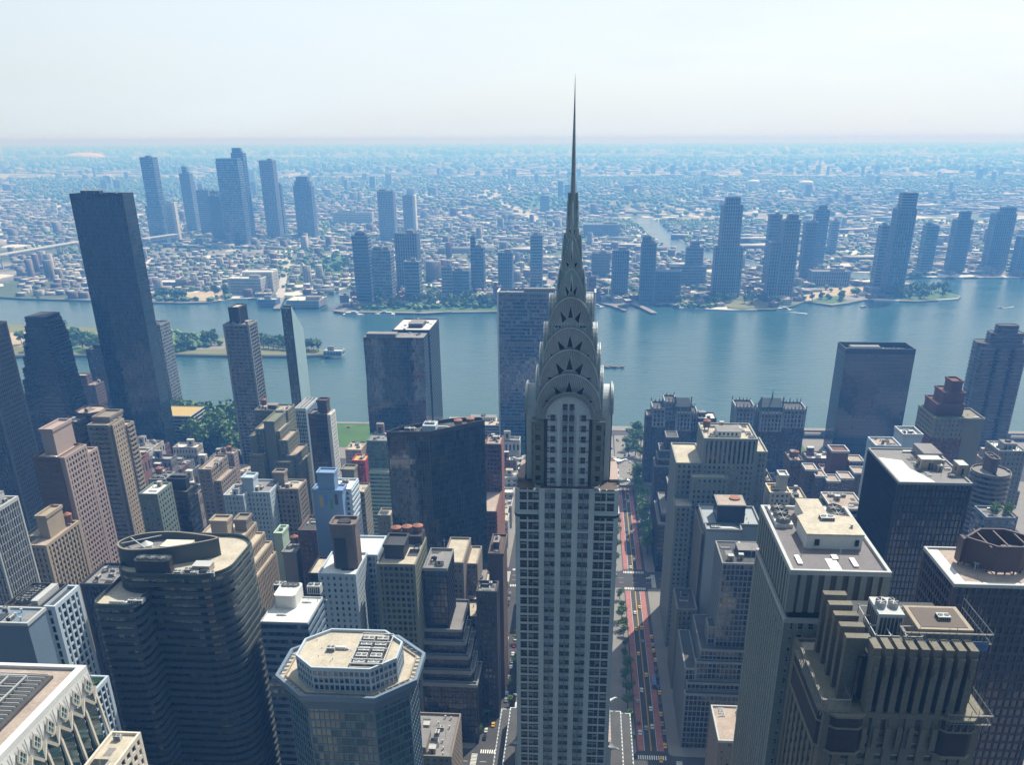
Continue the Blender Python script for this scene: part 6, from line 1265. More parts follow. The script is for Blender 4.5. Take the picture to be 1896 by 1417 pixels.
b=(-976.6,-823.6,3592.6,3632.6,42.7); Q('long low white institutional block with many windows',b,wall='white',kind='grid',name='far_block',cat='building')
b=(-462.6,-431.4,1829.3,1859.3,125.2); Q('round-ended blue tower standing at the inlet, first on the waterfront',b,kind='bands',wall='qblue',more=[q2(b,.2,.8,b[4],b[4]+6)])
b=(-423,-384.4,1811.8,1845.8,100); Q('blue waterfront tower with stepped glassy front, second from the inlet',b,wall='qgrey',glass='g_blue',more=[q2(b,.1,.55,b[4],b[4]+5)])
b=(-405.4,-358.3,1965.3,2001.3,117.8); Q('broad blue tower behind the light-roofed waterfront tower',b,kind='ribs')
b=(-359.5,-329.4,1814.3,1844.3,78.7); Q('light-roofed dark waterfront tower with brick base, third from the inlet',b,wall='qgrey',kind='glass')
b=(-297.9,-276.6,1897,1915,58.3); rt=Q('small blue block with bright striped corner by the riverside lawn',b,wall='qgrey',kind='bands'); 
b=(-277,-242.1,1905.1,1931.1,49.8); Q('balconied mid-rise beside the striped-corner block',b,wall='qblue',kind='bands',name='far_block',cat='building')
b=(-244.7,-217.3,1964.1,1994.1,89.3); Q('blue tower with notched left top behind the riverside lawn',b,more=[(rect(b[0]-.1,b[0]+(b[1]-b[0])*.35,b[2]+3,b[2]+20),b[4],b[4]+22)])
b=(-178.8,-150.3,1881.6,1911.6,89); Q('blue gridded tower just left of the wide banded river slab',b,kind='grid',wall='qblue')
b=(-122.6,-96.8,2037.6,2067.6,107.4); Q('slender pale-edged tower left of the needle spire',b,kind='glass',wall='qgrey')
b=(-211.4,-170.9,4230.6,4256.6,64.6); Q('lone small blue tower far behind on green ground left of the spire',b)
b=(-11.7,105.1,3125.8,3185.8,40.2); Q('wide low blue warehouse-like building with white rim right of the spire',b,wall='qblue',kind='ribs',name='far_block',cat='building',roof='r_grey',parm='white')
b=(12.4,55.5,2212.7,2242.7,51.4); Q('dark low-rise block right behind the spire crown',b,wall='qbrown',kind='grid',name='far_block',cat='building')
b=(52.9,85.4,1898.3,1926.3,92.1); Q('dark plain waterfront tower, first right of the steel crown',b,kind='ribs',wall='qblue')
b=(108.1,136.5,1853.9,1881.9,110.2); Q('stepped-top waterfront tower with a long low wing on its right',b,kind='grid',more=[q2(b,.05,.6,b[4],b[4]+12),(rect(b[1]+.5,b[1]+52,b[2]+2,b[2]+22),0,58)])
b=(220,256.5,2083.4,2109.4,78); Q('rounded dark tower with small cap beside the creek mouth',b,kind='bands',more=[q2(b,.3,.75,b[4],b[4]+12),(rect(b[0]-35,b[1]+6,b[2]-26,b[2]-.2),0,42)])
b=(269.3,307.4,1921.3,1955.3,176.1); Q('tallest pale-ribbed waterfront tower right of the creek mouth',b,kind='ribs',wall='qgrey',more=[q2(b,.12,.85,b[4],b[4]+14),(rect(b[0]-9,b[1]+9,b[2]+2,b[2]+24),0,b[4]*.55)])
b=(400,425.6,2115.1,2141.1,143.8); Q('dark blue tower rising left behind the pale twin-topped tower',b)
b=(388.8,420.2,1905.5,1935.5,149.3); Q('pale blue ribbed waterfront tower with darker cap',b,kind='ribs',wall='qgrey',more=[q2(b,.25,.85,b[4],b[4]+10),(rect(b[0]-22,b[0]-.3,b[2]+1,b[2]+22),0,b[4]*.72)])
b=(488.9,516.2,2160.5,2186.5,124.6); Q('flat-topped dark tower with crown railing right of the pale ribbed tower',b,kind='grid')
b=(571.6,604.8,2430.9,2456.9,131.9); Q('tall tower with square cap in the middle of the right group',b,more=[q2(b,.25,.8,b[4],b[4]+10)])
b=(679.8,700.4,2691.9,2717.9,84.4); Q('thin tower at the right end of the middle group',b,wall='qgrey')
b=(497.7,579.2,2079.3,2119.3,29.6); Q('long low waterfront block with bright vertical window strips',b,kind='ribs',wall='qgrey',name='far_block',cat='building')
b=(619.1,643.5,2036.8,2062.8,128.5); Q('dark slab tower left behind the tallest right waterfront tower',b)
b=(623.4,659.4,1963.4,1997.4,166.4); Q('tallest waterfront tower at the right with a narrower banded top',b,wall='qblue',glass='g_blue',kind='ribs',more=[(rect(b[0]+5,b[1]-1,b[2]+4,b[2]+26),b[4],b[4]+30,st(bay=4,fl=5,pw=.3,pd=.3,sh=2.2,sd=.5,wall='qgrey',glass='g_q',roof='r_grey'))])
b=(802,830.6,2297.7,2325.7,106.7); Q('dark tower with notched top standing by the right inlet',b,more=[q2(b,.05,.35,b[4],b[4]+6)])
b=(873.7,911,2310.3,2340.3,119); Q('dark stepped-cap tower alone on the right shore',b,kind='grid',more=[q2(b,.2,.8,b[4],b[4]+18)])
b=(979.2,1025.7,2353.2,2387.2,129.1); Q('broad ribbed blue tower near the right picture edge',b,kind='ribs',more=[q2(b,.25,.95,b[4],b[4]+14)])
b=(1020.6,1059.8,2287,2317,82.9); Q('ribbed tower cut off by the right picture edge',b,kind='ribs')
b=(-759,-687.6,1914.6,1954.6,30.9); Q('big white loft building with rows of square windows on the far waterfront',b,wall='white',kind='grid',glass='g_win',name='white_loft',cat='building',roof='r_white',more=[(rect(b[0]+18,b[1]+12,b[2]+41,b[2]+80),0,b[4]+8)],kit=6)
b=(-586.1,-521.4,1761.2,1821.2,11.2); Q('long low white-roofed pier shed at the water',b,wall='lgrey',kind='grid',name='pier_shed',cat='shed',roof='r_white',kit=4)
b=(-649.9,-612.8,1776.5,1802.5,10.3); Q('small blue-sided pier shed left of the street end',b,wall='blue',kind='ribs',name='pier_shed',cat='shed',roof='r_white')
b=(-958.3,-886.5,1997.5,2043.5,10.3); Q('long low red brick shed with pale roof behind the riverside meadow',b,wall='brick2',kind='grid',name='long_shed',cat='shed',roof='r_white')
b=(-395.3,-367.7,1334.2,1350.2,6.4); Q('small blue-walled landing stage building at the tip of the island',b,wall='bluew',kind='glass',name='landing_stage',cat='pier building',roof='r_white')
# white gas tanks, dome stadium
def drum(label,x,y,r_,h,dome,name,cat):
    root=empty(name,(x,y,0),label,cat); m=MB(); m.cyl(x,y,0,h,r_,n=28); m.build('drum',M['white'],root)
    m=MB()
    for k in range(5):
        a,b_=k/5*PI/2,(k+1)/5*PI/2; m.cyl(x,y,h+dome*math.sin(a),h+dome*math.sin(b_),r_*math.cos(a),r_*math.cos(b_) if k<4 else .01,n=28,cap=False)
    m.build('domed_roof',M['white'],root)
for px,lab in (((1040.8,6185.6),'white domed gas tank on the far plain, left one'),((1338.8,6053.4),'white domed gas tank on the far plain, right and larger one')): drum(lab,px[0],px[1],38 if 'left' in lab else 46,42,14,'gas_tank','gas tank')
px=(-8709.4,16348.7); drum('white shallow domed stadium near the horizon above the black tower',px[0],px[1],330,30,70,'stadium','stadium')
# ---------------------------------------------------------------- long bridge approach at the left
def bridge():
    P=[(-1512.3,2173.6),(-1523.1,2324),(-1505.7,2483.4),(-1486,2663.7),(-1415.1,2735.9),(-1332.5,2738.4),(-1288.8,2890)]
    P=[(x*.985,y*.985) for x,y in P]; root=empty('bridge',(P[2][0],P[2][1],0),'long steel truss bridge approach on tall piers at the left','bridge'); m=MB(); t=MB(); pr=MB(); z=34
    for a,b_ in zip(P,P[1:]):
        m.beam((*a,z),(*b_,z),22,2.2); L=math.hypot(b_[0]-a[0],b_[1]-a[1]); n=max(2,int(L/28)); d=Vector((b_[0]-a[0],b_[1]-a[1])).normalized(); nn=Vector((-d.y,d.x))
        for s in (-1,1):
            o=nn*11*s; t.beam((a[0]+o.x,a[1]+o.y,z-8),(b_[0]+o.x,b_[1]+o.y,z-8),1.6)
            for i in range(n):
                u=Vector(a).lerp(Vector(b_),i/n)+o; v=Vector(a).lerp(Vector(b_),(i+.5)/n)+o; w=Vector(a).lerp(Vector(b_),(i+1)/n)+o
                t.beam((u.x,u.y,z-1),(v.x,v.y,z-8),1.1); t.beam((v.x,v.y,z-8),(w.x,w.y,z-1),1.1)
        for i in range(max(1,n//3)):
            u=Vector(a).lerp(Vector(b_),i/max(1,n//3))
            for s in (-1,1): pr.beam((u.x+nn.x*8*s,u.y+nn.y*8*s,0),(u.x+nn.x*8*s,u.y+nn.y*8*s,z-8),3.5)
    m.build('deck',M['lgrey'],root); t.build('truss',M['grey'],root); pr.build('pier',M['lgrey'],root)
bridge()
# ---------------------------------------------------------------- far roads, parks
def strip(name,pts,w,mat,z=.4,lab=None,cat=None):
    m=MB(); pts=[Vector(p) for p in pts]; L=[];R_=[]
    for i,p in enumerate(pts):
        d=(pts[min(i+1,len(pts)-1)]-pts[max(i-1,0)]).normalized(); n=Vector((-d.y,d.x))*w/2; L.append(p+n); R_.append(p-n)
    for i in range(len(pts)-1): m.face([(*R_[i],z),(*R_[i+1],z),(*L[i+1],z),(*L[i],z)])
    return struct(name,m,M[mat],'structure',lab,cat)
M['road_far']=wallmat('concrete_highway',(.42,.40,.38),.9,.1,.01)
strip('highway',[(-216.3,3701.3),(-212.8,3907.7),(-267.2,4167.3),(-352.3,4498.1),(-451.7,4884.8),(-549.2,5293.2),(-631.6,5716.7),(-629.9,6079.7),(-579.2,6277.7),(-520.1,6561.9),(-508.5,7126.3),(-586.8,7797),(-725.7,8128)],26,'road_far',lab='pale curving highway crossing the far green district',cat='road')
strip('highway_ramp',[(-631.6,5716.7),(-716.2,6080.9),(-799.6,6421.2)],16,'road_far'); strip('avenue',[(-626.2,1841.9),(-705.5,2113.5),(-787.3,2404.1),(-854.1,2643.2)],16,'road_far'); strip('avenue_north',[(-885.7,3102.1),(-949.4,3391.3),(-1003.6,3614.4)],20,'road_far'); strip('far_street',[(-564.6,1851.2),(-655.9,2205.5)],10,'road_far')
PK=[('riverside_park','grass',[(-436.3,1724.1),(-422,1791.9),(-343.2,1776.5),(-272.4,1843.5),(-158.4,1796.9),(-150.6,1742.5),(-241.1,1732.7),(-333.4,1722.8)]),('riverside_lawn','grass2',[(255.2,1814.6),(270.1,1872.9),(338.4,1875.8),(372.5,1844.8),(357.2,1800.5),(298,1785.9)]),('peninsula_park','grass',[(606.6,1913.7),(638.6,1970.5),(695.6,2046.5),(764.6,2064.6),(770.5,1954.8),(754.9,1926.7),(667.5,1889.7)]),
    ('peninsula_meadow','grass',[(449.2,1867.4),(484.6,1929.1),(530.6,1937.9),(523.8,1877.1),(488.5,1849.8)]),('meadow','sand',[(-883.6,1851.5),(-880.5,1908.1),(-819.2,1947.6),(-775,1941.9),(-739.3,1871.3),(-772.3,1829),(-830.9,1819.9)]),('grove_ground','grass',[(-680,2252.4),(-741.3,2545.1),(-691.2,2648.3),(-594.1,2305.1),(-595.3,2161.9)]),('cemetery_park','grass2',[(3.7,5014.2),(380.4,5195.1),(358,4687.4),(155.9,4501.9),(17,4610)]),('wooded_park','grass',[(-398.8,5495.9),(-141,5712.5),(-97.4,4500),(-262.9,4498.8)]),('construction_ground','sand',[(426.4,1886.1),(476.7,1992.8),(554.5,2079.8),(607.1,2058.3),(593.8,1968.7),(532.3,1945),(486.2,1936.1),(452.1,1880.6)])]
for n_,mt,pl in PK: sheet(n_,pl,.35 if n_!='construction_ground' else .33,mt)
sheet('island_lawn',[(-819.9,1351),(-812.8,1383.3),(-774.6,1353.2),(-775.4,1330)],1.3,'grass'); sheet('island_dry_field',[(-940,1385.4),(-998.1,1479),(-910,1492.4),(-866.3,1431.3),(-875.7,1368.1)],1.3,'sand'); sheet('island_plaza',[(-633.7,1379.7),(-619.3,1442.9),(-583.4,1427.5),(-563.9,1371.2),(-608.6,1361.2)],1.3,'pave')
# low houses across the river: the nearest as things, the mass beyond as one
import itertools
def inpoly(X,Y,poly):
    r=np.zeros(len(X),bool); n=len(poly); j=n-1
    for i in range(n):
        xi,yi=poly[i];xj,yj=poly[j]
        c=((yi>Y)!=(yj>Y))&(X<(xj-xi)*(Y-yi)/((yj-yi) if yj!=yi else 1e-9)+xi); r^=c; j=i
    return r
rng=np.random.default_rng(11)
def field(y0,y1,px,py,ang,keep):
    W_=y1*.62+300; nx=int(2*W_/px); ny=int((y1-y0+800)/py); gx,gy=np.meshgrid(np.arange(nx),np.arange(ny)); gx=gx.ravel();gy=gy.ravel()
    u=(gx-nx/2)*px; v=gy*py
    u=u[(gx%7!=0)&(gy%4!=0)]; v2=v[(gx%7!=0)&(gy%4!=0)]; 
    u=u+rng.uniform(-.12,.12,len(u))*px; v2=v2+rng.uniform(-.1,.1,len(u))*py
    a=rad(ang); X=u*math.cos(a)-(v2-(y1-y0)/2)*math.sin(a); Y=y0+(y1-y0)/2+u*math.sin(a)+(v2-(y1-y0)/2)*math.cos(a)
    m=(Y>=y0)&(Y<y1)&(np.abs(X+.04*Y)<.60*Y)&(rng.random(len(X))<keep); return X[m],Y[m]
parts=[]
for (y0,y1,px,py,an,kp) in ((1700,2600,20,28,14,.93),(2600,3600,24,32,-8,.92),(3600,5200,32,42,20,.88),(5200,8000,60,70,5,.7),(8000,13000,110,120,-12,.7),(13000,24000,240,260,8,.6)):
    X,Y=field(y0,y1,px,py,an,kp); w=rng.uniform(.55,.92,len(X))*px; d=rng.uniform(.5,.85,len(X))*py; 
    big=rng.random(len(X))<.07; w=np.where(big,w*2.6,w); d=np.where(big,d*1.6,d)
    h=rng.gamma(2.6,1.8,len(X))+3.5; h=np.where(big,h*.8,h); tall=rng.random(len(X))<.016; h=np.where(tall,h+rng.uniform(15,38,len(X)),h)
    if y0>5000: h=h*1.0
    parts.append(np.stack([X,Y,w,d,h,np.full(len(X),an)],1))
D=np.concatenate(parts)
# big flat-roofed works and depots along the creek and rail yards
GY=rng.uniform(2350,5200,95); GX=rng.uniform(-.35,.50,95)*GY; GW=rng.uniform(60,170,95); GD=rng.uniform(30,65,95); G_=np.stack([GX,GY,GW,GD,rng.uniform(8,14,95),rng.choice([14,-8,20],95)],1)
hit=np.zeros(len(D),bool)
for g_ in G_: hit|=(np.abs(D[:,0]-g_[0])<g_[2]*.55+D[:,2]*.5)&(np.abs(D[:,1]-g_[1])<g_[3]*.75+D[:,3]*.5)
D=np.concatenate([D[~hit],G_])
ok=inpoly(D[:,0],D[:,1]-D[:,3]*.7-8,QP)&~inpoly(D[:,0],D[:,1],CREEK)
for n_,mt,pl in PK: ok&=~inpoly(D[:,0],D[:,1],pl)
for f_ in FOOT:
    if f_[2]>1300: ok&=~((D[:,0]>f_[0]-D[:,2]*.6)&(D[:,0]<f_[1]+D[:,2]*.6)&(D[:,1]>f_[2]-D[:,3]*.6)&(D[:,1]<f_[3]+D[:,3]*.6))
def nearline(pts,w):
    r=np.zeros(len(D),bool)
    for a,b_ in zip(pts,pts[1:]):
        a=np.array(a);b_=np.array(b_); d=b_-a; L2=(d**2).sum(); t=np.clip(((D[:,:2]-a)@d)/L2,0,1); q=a+t[:,None]*d; r|=np.hypot(D[:,0]-q[:,0],D[:,1]-q[:,1])<w+D[:,2]*.5
    return r
for pts,w in (([(-216.3,3701.3),(-212.8,3907.7),(-267.2,4167.3),(-352.3,4498.1),(-451.7,4884.8),(-549.2,5293.2),(-631.6,5716.7),(-629.9,6079.7),(-579.2,6277.7),(-520.1,6561.9),(-508.5,7126.3)],22),([(-626.2,1841.9),(-705.5,2113.5),(-787.3,2404.1),(-854.1,2643.2)],10),([(-885.7,3102.1),(-949.4,3391.3),(-1003.6,3614.4)],12),([(153.4,3757.2),(284.9,2888.5),(438.8,2446.5)],10)): ok&=~nearline(pts,w)
# greener districts thin the houses out
gn=np.sin(D[:,0]*.0021+1)+np.sin(D[:,1]*.0017+D[:,0]*.0009)+np.sin(D[:,1]*.0041-D[:,0]*.0033)*.7
green=(gn>1.15)&(D[:,1]>2300); ok&=~(green&(rng.random(len(D))<.75))
D=D[ok]; order=np.argsort(np.hypot(D[:,0],D[:,1])); D=D[order]
# prototypes
def low_proto(i):
    r=random.Random(i); m=MB(); nx,nz=r.randint(4,8),r.randint(3,5)
    m.box(-.5,.5,-.5,.5,0,1,0,False,None,1)
    for f_ in range(4):
        for k in range(4):
            idx=(len(m.uv)//4-5+f_)*4+k; m.uv[idx]=[(0,0),(nx,0),(nx,nz),(0,nz)][k]
    for (a,b_,c,d) in ((-.5,.5,-.5,-.46),(-.5,.5,.46,.5),(-.5,-.47,-.459,.459),(.47,.5,-.459,.459)): m.box(a,b_,c,d,1.001,1.06,0)
    x,y=r.uniform(-.25,.25),r.uniform(-.2,.2); m.box(x-.14,x+.14,y-.12,y+.12,1.001,1.28,0,False,None,1)
    for k in range(r.randint(2,5)):
        x,y=r.uniform(-.4,.4),r.uniform(-.4,.4); s=r.uniform(.02,.06); m.box(x-s,x+s,y-s,y+s,1.001,1.1,2)
    return m.mesh('low_building',[M['low'],M['lowroof'],M['lgrey']])
LP=[low_proto(i) for i in range(8)]
NT=150
for i in range(NT):
    x,y,w,d,h,an=D[i]; o=bpy.data.objects.new('low_building',LP[i%8]); C.objects.link(o); o.location=(x,y,0); o.scale=(w,d,h); o.rotation_euler=(0,0,rad(an))
    if h>20: lab,gr='taller flat-roofed brick or concrete house among the low roofs just across the river','taller houses across the river'
    elif w>32: lab,gr='wide low warehouse with flat roof near the far riverbank','wide warehouses across the river'
    else: lab,gr='small low flat-roofed building among many near the far riverbank','small houses across the river'
    tag(o,lab,'building',gr)
def boxes(D):
    n=len(D); c=np.array([(-.5,-.5,0),(.5,-.5,0),(.5,.5,0),(-.5,.5,0),(-.5,-.5,1),(.5,-.5,1),(.5,.5,1),(-.5,.5,1)])
    a=np.radians(D[:,5]); lx=c[None,:,0]*D[:,2,None]; ly=c[None,:,1]*D[:,3,None]
    X=D[:,0,None]+lx*np.cos(a)[:,None]-ly*np.sin(a)[:,None]; Y=D[:,1,None]+lx*np.sin(a)[:,None]+ly*np.cos(a)[:,None]; Z=c[None,:,2]*D[:,4,None]+np.zeros_like(X)
    V=np.stack([X,Y,Z],2).reshape(-1,3)
    fq=np.array([(0,1,5,4),(1,2,6,5),(2,3,7,6),(3,0,4,7),(4,5,6,7)]); F=(fq[None]+8*np.arange(n)[:,None,None]).reshape(-1,4)
    me=bpy.data.meshes.new('roofscape'); me.vertices.add(len(V)); me.vertices.foreach_set('co',V.ravel()); me.loops.add(len(F)*4); me.loops.foreach_set('vertex_index',F.ravel())
    me.polygons.add(len(F)); me.polygons.foreach_set('loop_start',np.arange(len(F))*4); me.polygons.foreach_set('loop_total',np.full(len(F),4))
    uv=me.uv_layers.new(name='UVMap'); nx=np.maximum(1,np.round(D[:,2]/5)); ny=np.maximum(1,np.round(D[:,3]/5)); nz=np.maximum(1,np.round(D[:,4]/3.6))
    U=np.zeros((n,5,4,2))
    for f_,nn in ((0,nx),(1,ny),(2,nx),(3,ny)): U[:,f_,1,0]=nn;U[:,f_,2,0]=nn;U[:,f_,2,1]=nz;U[:,f_,3,1]=nz
    uv.data.foreach_set('uv',U.ravel().astype(np.float32)); me.polygons.foreach_set('material_index',np.tile([0,0,0,0,1],n)); me.update(calc_edges=True)
    me.materials.append(M['qwall']); me.materials.append(M['qroof']); return me
o=bpy.data.objects.new('far_rooftops',boxes(D[NT:])); C.objects.link(o); tag(o,'endless low rooftops of the far district fading toward the horizon','rooftops',None,'stuff')
# scattered far mid-rise towers toward the horizon
rr_=random.Random(5)
m=MB()
for i in range(150):
    Y=rr_.uniform(5200,15000); X=rr_.uniform(-.58,.45)*Y
    if not(inpoly(np.array([X]),np.array([Y]),QP)[0]): continue
    w=rr_.uniform(20,45); m.box(X,X+w,Y,Y+w*.7,0,rr_.uniform(35,85),0,False,(6,4))
struct('far_midrise_mass',m,M['qwall'],'stuff','scattered hazy mid-rise blocks far away toward the horizon','buildings')
# tree cover beyond the river
def blobs(n_target,y0,y1,s0,s1,seed):
    g=np.random.default_rng(seed); n=n_target*3; Y=y0+(y1-y0)*np.sqrt(g.random(n)); X=(g.random(n)*1.16-.62)*Y
    gn=np.sin(X*.0021+1)+np.sin(Y*.0017+X*.0009)+np.sin(Y*.0041-X*.0033)*.7
    ok=inpoly(X,Y-6,QP)&~inpoly(X,Y,CREEK)&((gn>1.0)|(g.random(n)<.32)); X=X[ok][:n_target];Y=Y[ok][:n_target]
    return X,Y,g.uniform(s0,s1,len(X)),g
ico=[];
def icob():
    t=(1+5**.5)/2; v=np.array([(-1,t,0),(1,t,0),(-1,-t,0),(1,-t,0),(0,-1,t),(0,1,t),(0,-1,-t),(0,1,-t),(t,0,-1),(t,0,1),(-t,0,-1),(-t,0,1)],float); v/=np.linalg.norm(v[0])
    f_=np.array([(0,11,5),(0,5,1),(0,1,7),(0,7,10),(0,10,11),(1,5,9),(5,11,4),(11,10,2),(10,7,6),(7,1,8),(3,9,4),(3,4,2),(3,2,6),(3,6,8),(3,8,9),(4,9,5),(2,4,11),(6,2,10),(8,6,7),(9,8,1)]); return v,f_
IV,IF=icob()
def blobmesh(sets,name,label,zb=0):
    Vs=[];Fs=[];k=0
    for X,Y,Sz,g in sets:
        n=len(X); j=g.uniform(.6,1.25,(n,12,1)); P=IV[None]*j*Sz[:,None,None]*np.array([1,1,.7]); P[:,:,0]+=X[:,None];P[:,:,1]+=Y[:,None];P[:,:,2]+=(Sz*.75)[:,None]+zb
        Vs.append(P.reshape(-1,3)); Fs.append((IF[None]+12*np.arange(n)[:,None,None]).reshape(-1,3)+k); k+=n*12
    V=np.concatenate(Vs);F=np.concatenate(Fs); me=bpy.data.meshes.new(name); me.vertices.add(len(V)); me.vertices.foreach_set('co',V.ravel()); me.loops.add(len(F)*3); me.loops.foreach_set('vertex_index',F.ravel())
    me.polygons.add(len(F)); me.polygons.foreach_set('loop_start',np.arange(len(F))*3); me.polygons.foreach_set('loop_total',np.full(len(F),3)); me.update(calc_edges=True); me.materials.append(M['leaf'])
    o=bpy.data.objects.new(name,me); C.objects.link(o); tag(o,label,'trees',None,'stuff')
blobmesh([blobs(7500,1720,3800,4,8,1),blobs(8500,3800,8000,8,16,2),blobs(2600,8000,16000,20,38,3),blobs(3000,16000,36000,45,95,4)],'far_tree_cover','dark green tree cover spread between the far rooftops')
def scatter(poly,n,seed):
    r=random.Random(seed); xs=[p[0] for p in poly]; ys=[p[1] for p in poly]; R=[]; k=0
    while len(R)<n and k<n*40:
        k+=1; p=(r.uniform(min(xs),max(xs)),r.uniform(min(ys),max(ys)))
        if clip_in(p,poly): R.append(p)
    return R
def wood(name,label,polys,z):
    sets=[]
    for i,(pl,n) in enumerate(polys):
        P=scatter(pl,n,i+50); g=np.random.default_rng(i+9); sets.append((np.array([p[0] for p in P]),np.array([p[1] for p in P]),g.uniform(3.6,6.5,len(P)),g))
    blobmesh(sets,name,label,z)
wood('island_wood','dense low wood covering the middle and left of the long island',[([(-651.2,1339.8),(-720.9,1496.5),(-669.7,1476),(-605.9,1443.6),(-579.4,1402.6),(-627.6,1344.8)],170),([(-838.7,1350.1),(-907.3,1438.1),(-900.6,1492.9),(-823,1468.8),(-773.3,1393.4),(-808.3,1391.7),(-821.6,1350.9)],150)],1.2)
wood('shore_thicket','green thicket of bushes along the far riverbank parks',[([(-437.7,1730),(-423.4,1798.2),(-344.4,1782.7),(-273.4,1850),(-159,1803.1),(-153.7,1766.3),(-245.1,1762.4),(-336.6,1740.3)],150),([(-875.5,1818),(-879.1,1851.7),(-772.3,1829),(-747.8,1885),(-734.2,1857.7),(-767.1,1815.9)],70),([(169.7,1798.6),(263.7,1840.2),(251.3,1783.8),(183.7,1780.9)],60)],0)
k=0
for (poly,n,s0,s1,z,lab,gr) in (([(-439.1,1735.9),(-426.2,1810.8),(-270.6,1830.4),(-160.6,1822.2),(-153.2,1772.4),(-245.1,1762.4)],30,14,22,0,'green tree in the riverside park on the far bank','trees of the far riverside park'),
    ([(615,1927.7),(688.4,2023.6),(756.6,2041.3),(762.4,1947.5),(674.1,1909.8)],22,14,20,0,'green tree on the small wooded peninsula','trees of the peninsula'),([(172.8,1836.3),(268.8,1879.5),(388.4,1884.5),(376.3,1819.8),(258.8,1802.4),(179.6,1792.9)],18,11,17,0,'green tree along the far promenade','trees along the far promenade'),
    ([(439.8,1873.5),(534.1,1952),(576.7,1946.8),(529.3,1890.5),(492.7,1850)],10,10,14,0,'young green tree on the far sandy waterfront','trees of the sandy waterfront'),([(-881.4,1831.1),(-830.9,1833.3),(-743.3,1857.3),(-758.3,1913.2),(-782.8,1855.7),(-865.3,1873.1),(-899,1885.8)],16,13,20,0,'green tree around the dry meadow on the far bank','trees around the meadow'),
    ([(-680,2252.4),(-741.3,2545.1),(-691.2,2648.3),(-594.1,2305.1),(-595.3,2161.9)],12,14,20,0,'green tree of the grove near the inlet','trees of the grove'),
    ([(-783.4,1344.9),(-782,1392.9),(-642.6,1359.5),(-599.3,1426.7),(-579.4,1402.6),(-627.6,1344.8),(-735.3,1335.8)],20,15,22,1.2,'green tree in the middle of the long island','trees on the middle of the island'),([(-904.1,1327.5),(-935.6,1385.6),(-916.4,1437.6),(-909.1,1473.9),(-844.1,1458.8),(-771.8,1373.1),(-825.9,1342.9)],18,13,22,1.2,'green tree at the left end of the long island','trees at the left end of the island')):
    for (x,y) in scatter(poly,n,k+3): tree(x,y,R0.uniform(s0,s1)*1.25,lab,gr,k,z,lo=True); k+=1
for i in range(24):
    t=i/23; a=(-508.6,1381.8); b_=(-411.4,1363); c=(-519.4,1413.8); d=(-413,1374.5); u=(a if i%2 else c); v=(b_ if i%2 else d)
    tree(u[0]+(v[0]-u[0])*t,u[1]+(v[1]-u[1])*t,17,'evenly spaced dark tree in the tapering rows at the island tip','tree rows at the island tip',k,1.2,lo=True); k+=1
# islet of rocks, piers, boats
def rocks():
    c=(38.2,1294.6); root=MB(); r=random.Random(2)
    for i in range(60):
        x,y=c[0]+r.uniform(-19,19),c[1]+r.uniform(-5,5); s=r.uniform(1,3.2); root.prism([(x+s*math.cos(a)*r.uniform(.7,1.2),y+s*math.sin(a)*r.uniform(.6,1.1)) for a in (0,1.1,2.2,3.3,4.4,5.4)],-4,-2.6+s*r.uniform(.3,.9),smooth=False)
    o=root.build('rock_islet',M['rock']); tag(o,'low dark rocky islet in the river beside the stone tower','islet')
rocks()
def pier(label,pts,w):
    root=empty('pier',(*pts[0],0),label,'pier'); m=MB(); q=MB()
    for a,b_ in zip(pts,pts[1:]):
        m.beam((*a,.2),(*b_,.2),w,1.0); n=max(2,int(math.hypot(b_[0]-a[0],b_[1]-a[1])/9))
        for i in range(n): q.cyl(a[0]+(b_[0]-a[0])*i/n,a[1]+(b_[1]-a[1])*i/n,-6,-.3,.8,n=6)
    m.build('deck',M['pave'],root); q.build('pile',M['grey'],root)
pier('narrow pale jetty reaching out right of the steel crown',[(30.2,1836.7),(54.2,1806),(76.6,1752.4)],9)
pier('broken-angled pale jetty, longest of the right jetties',[(94.6,1833),(111.5,1790),(130.3,1725.8)],12); pier('pale curved jetty in front of the pale-ribbed waterfront tower',[(139.8,1822.2),(162.1,1835.9),(182.3,1811.5)],8)
pier('pale wharf at the mouth of the inlet under the round-ended tower',[(-483.7,1728),(-456.3,1711.5),(-434.9,1718.3)],12); pier('pale wharf edge in front of the riverside lawn',[(-359,1710),(-299.5,1706.9),(-255.9,1726.2)],9); pier('short pier jutting between the two pier sheds',[(-600.4,1740.9),(-617.9,1815.7),(-630.3,1868.9)],12)
def boat(label,p,L,hd,kind=0,grp=None):
    x,y=p; root=empty('boat' if kind<2 else 'ferry',(x,y,-3),label,'boat' if kind<2 else 'ferry',grp); c,s=math.cos(hd),math.sin(hd); T=lambda u,v:(x+u*c-v*s,y+u*s+v*c)
    w=L*.16; P=[T(-L/2,-w),T(L*.25,-w),T(L/2,0),T(L*.25,w),T(-L/2,w)]; m=MB(); m.prism(P,-3.6,-3+L*.06); m.build('hull',M['white'] if kind!=1 else M['dark2'],root)
    m=MB(); P=[T(-L*.38,-w*.75),T(L*.18,-w*.75),T(L*.25,0),T(L*.18,w*.75),T(-L*.38,w*.75)]; m.prism(P,-3+L*.06,-3+L*.14); 
    P=[T(-L*.1,-w*.5),T(L*.12,-w*.5),T(L*.12,w*.5),T(-L*.1,w*.5)]; m.prism(P,-3+L*.14,-3+L*.2); m.build('cabin',M['bluew'] if kind==2 else M['white'],root)
    m=MB(); m.prism([T(-L*.36,-w*.78),T(L*.16,-w*.78),T(L*.16,w*.78),T(-L*.36,w*.78)],-3+L*.085,-3+L*.12); m.build('window_strip',M['g_black'],root)
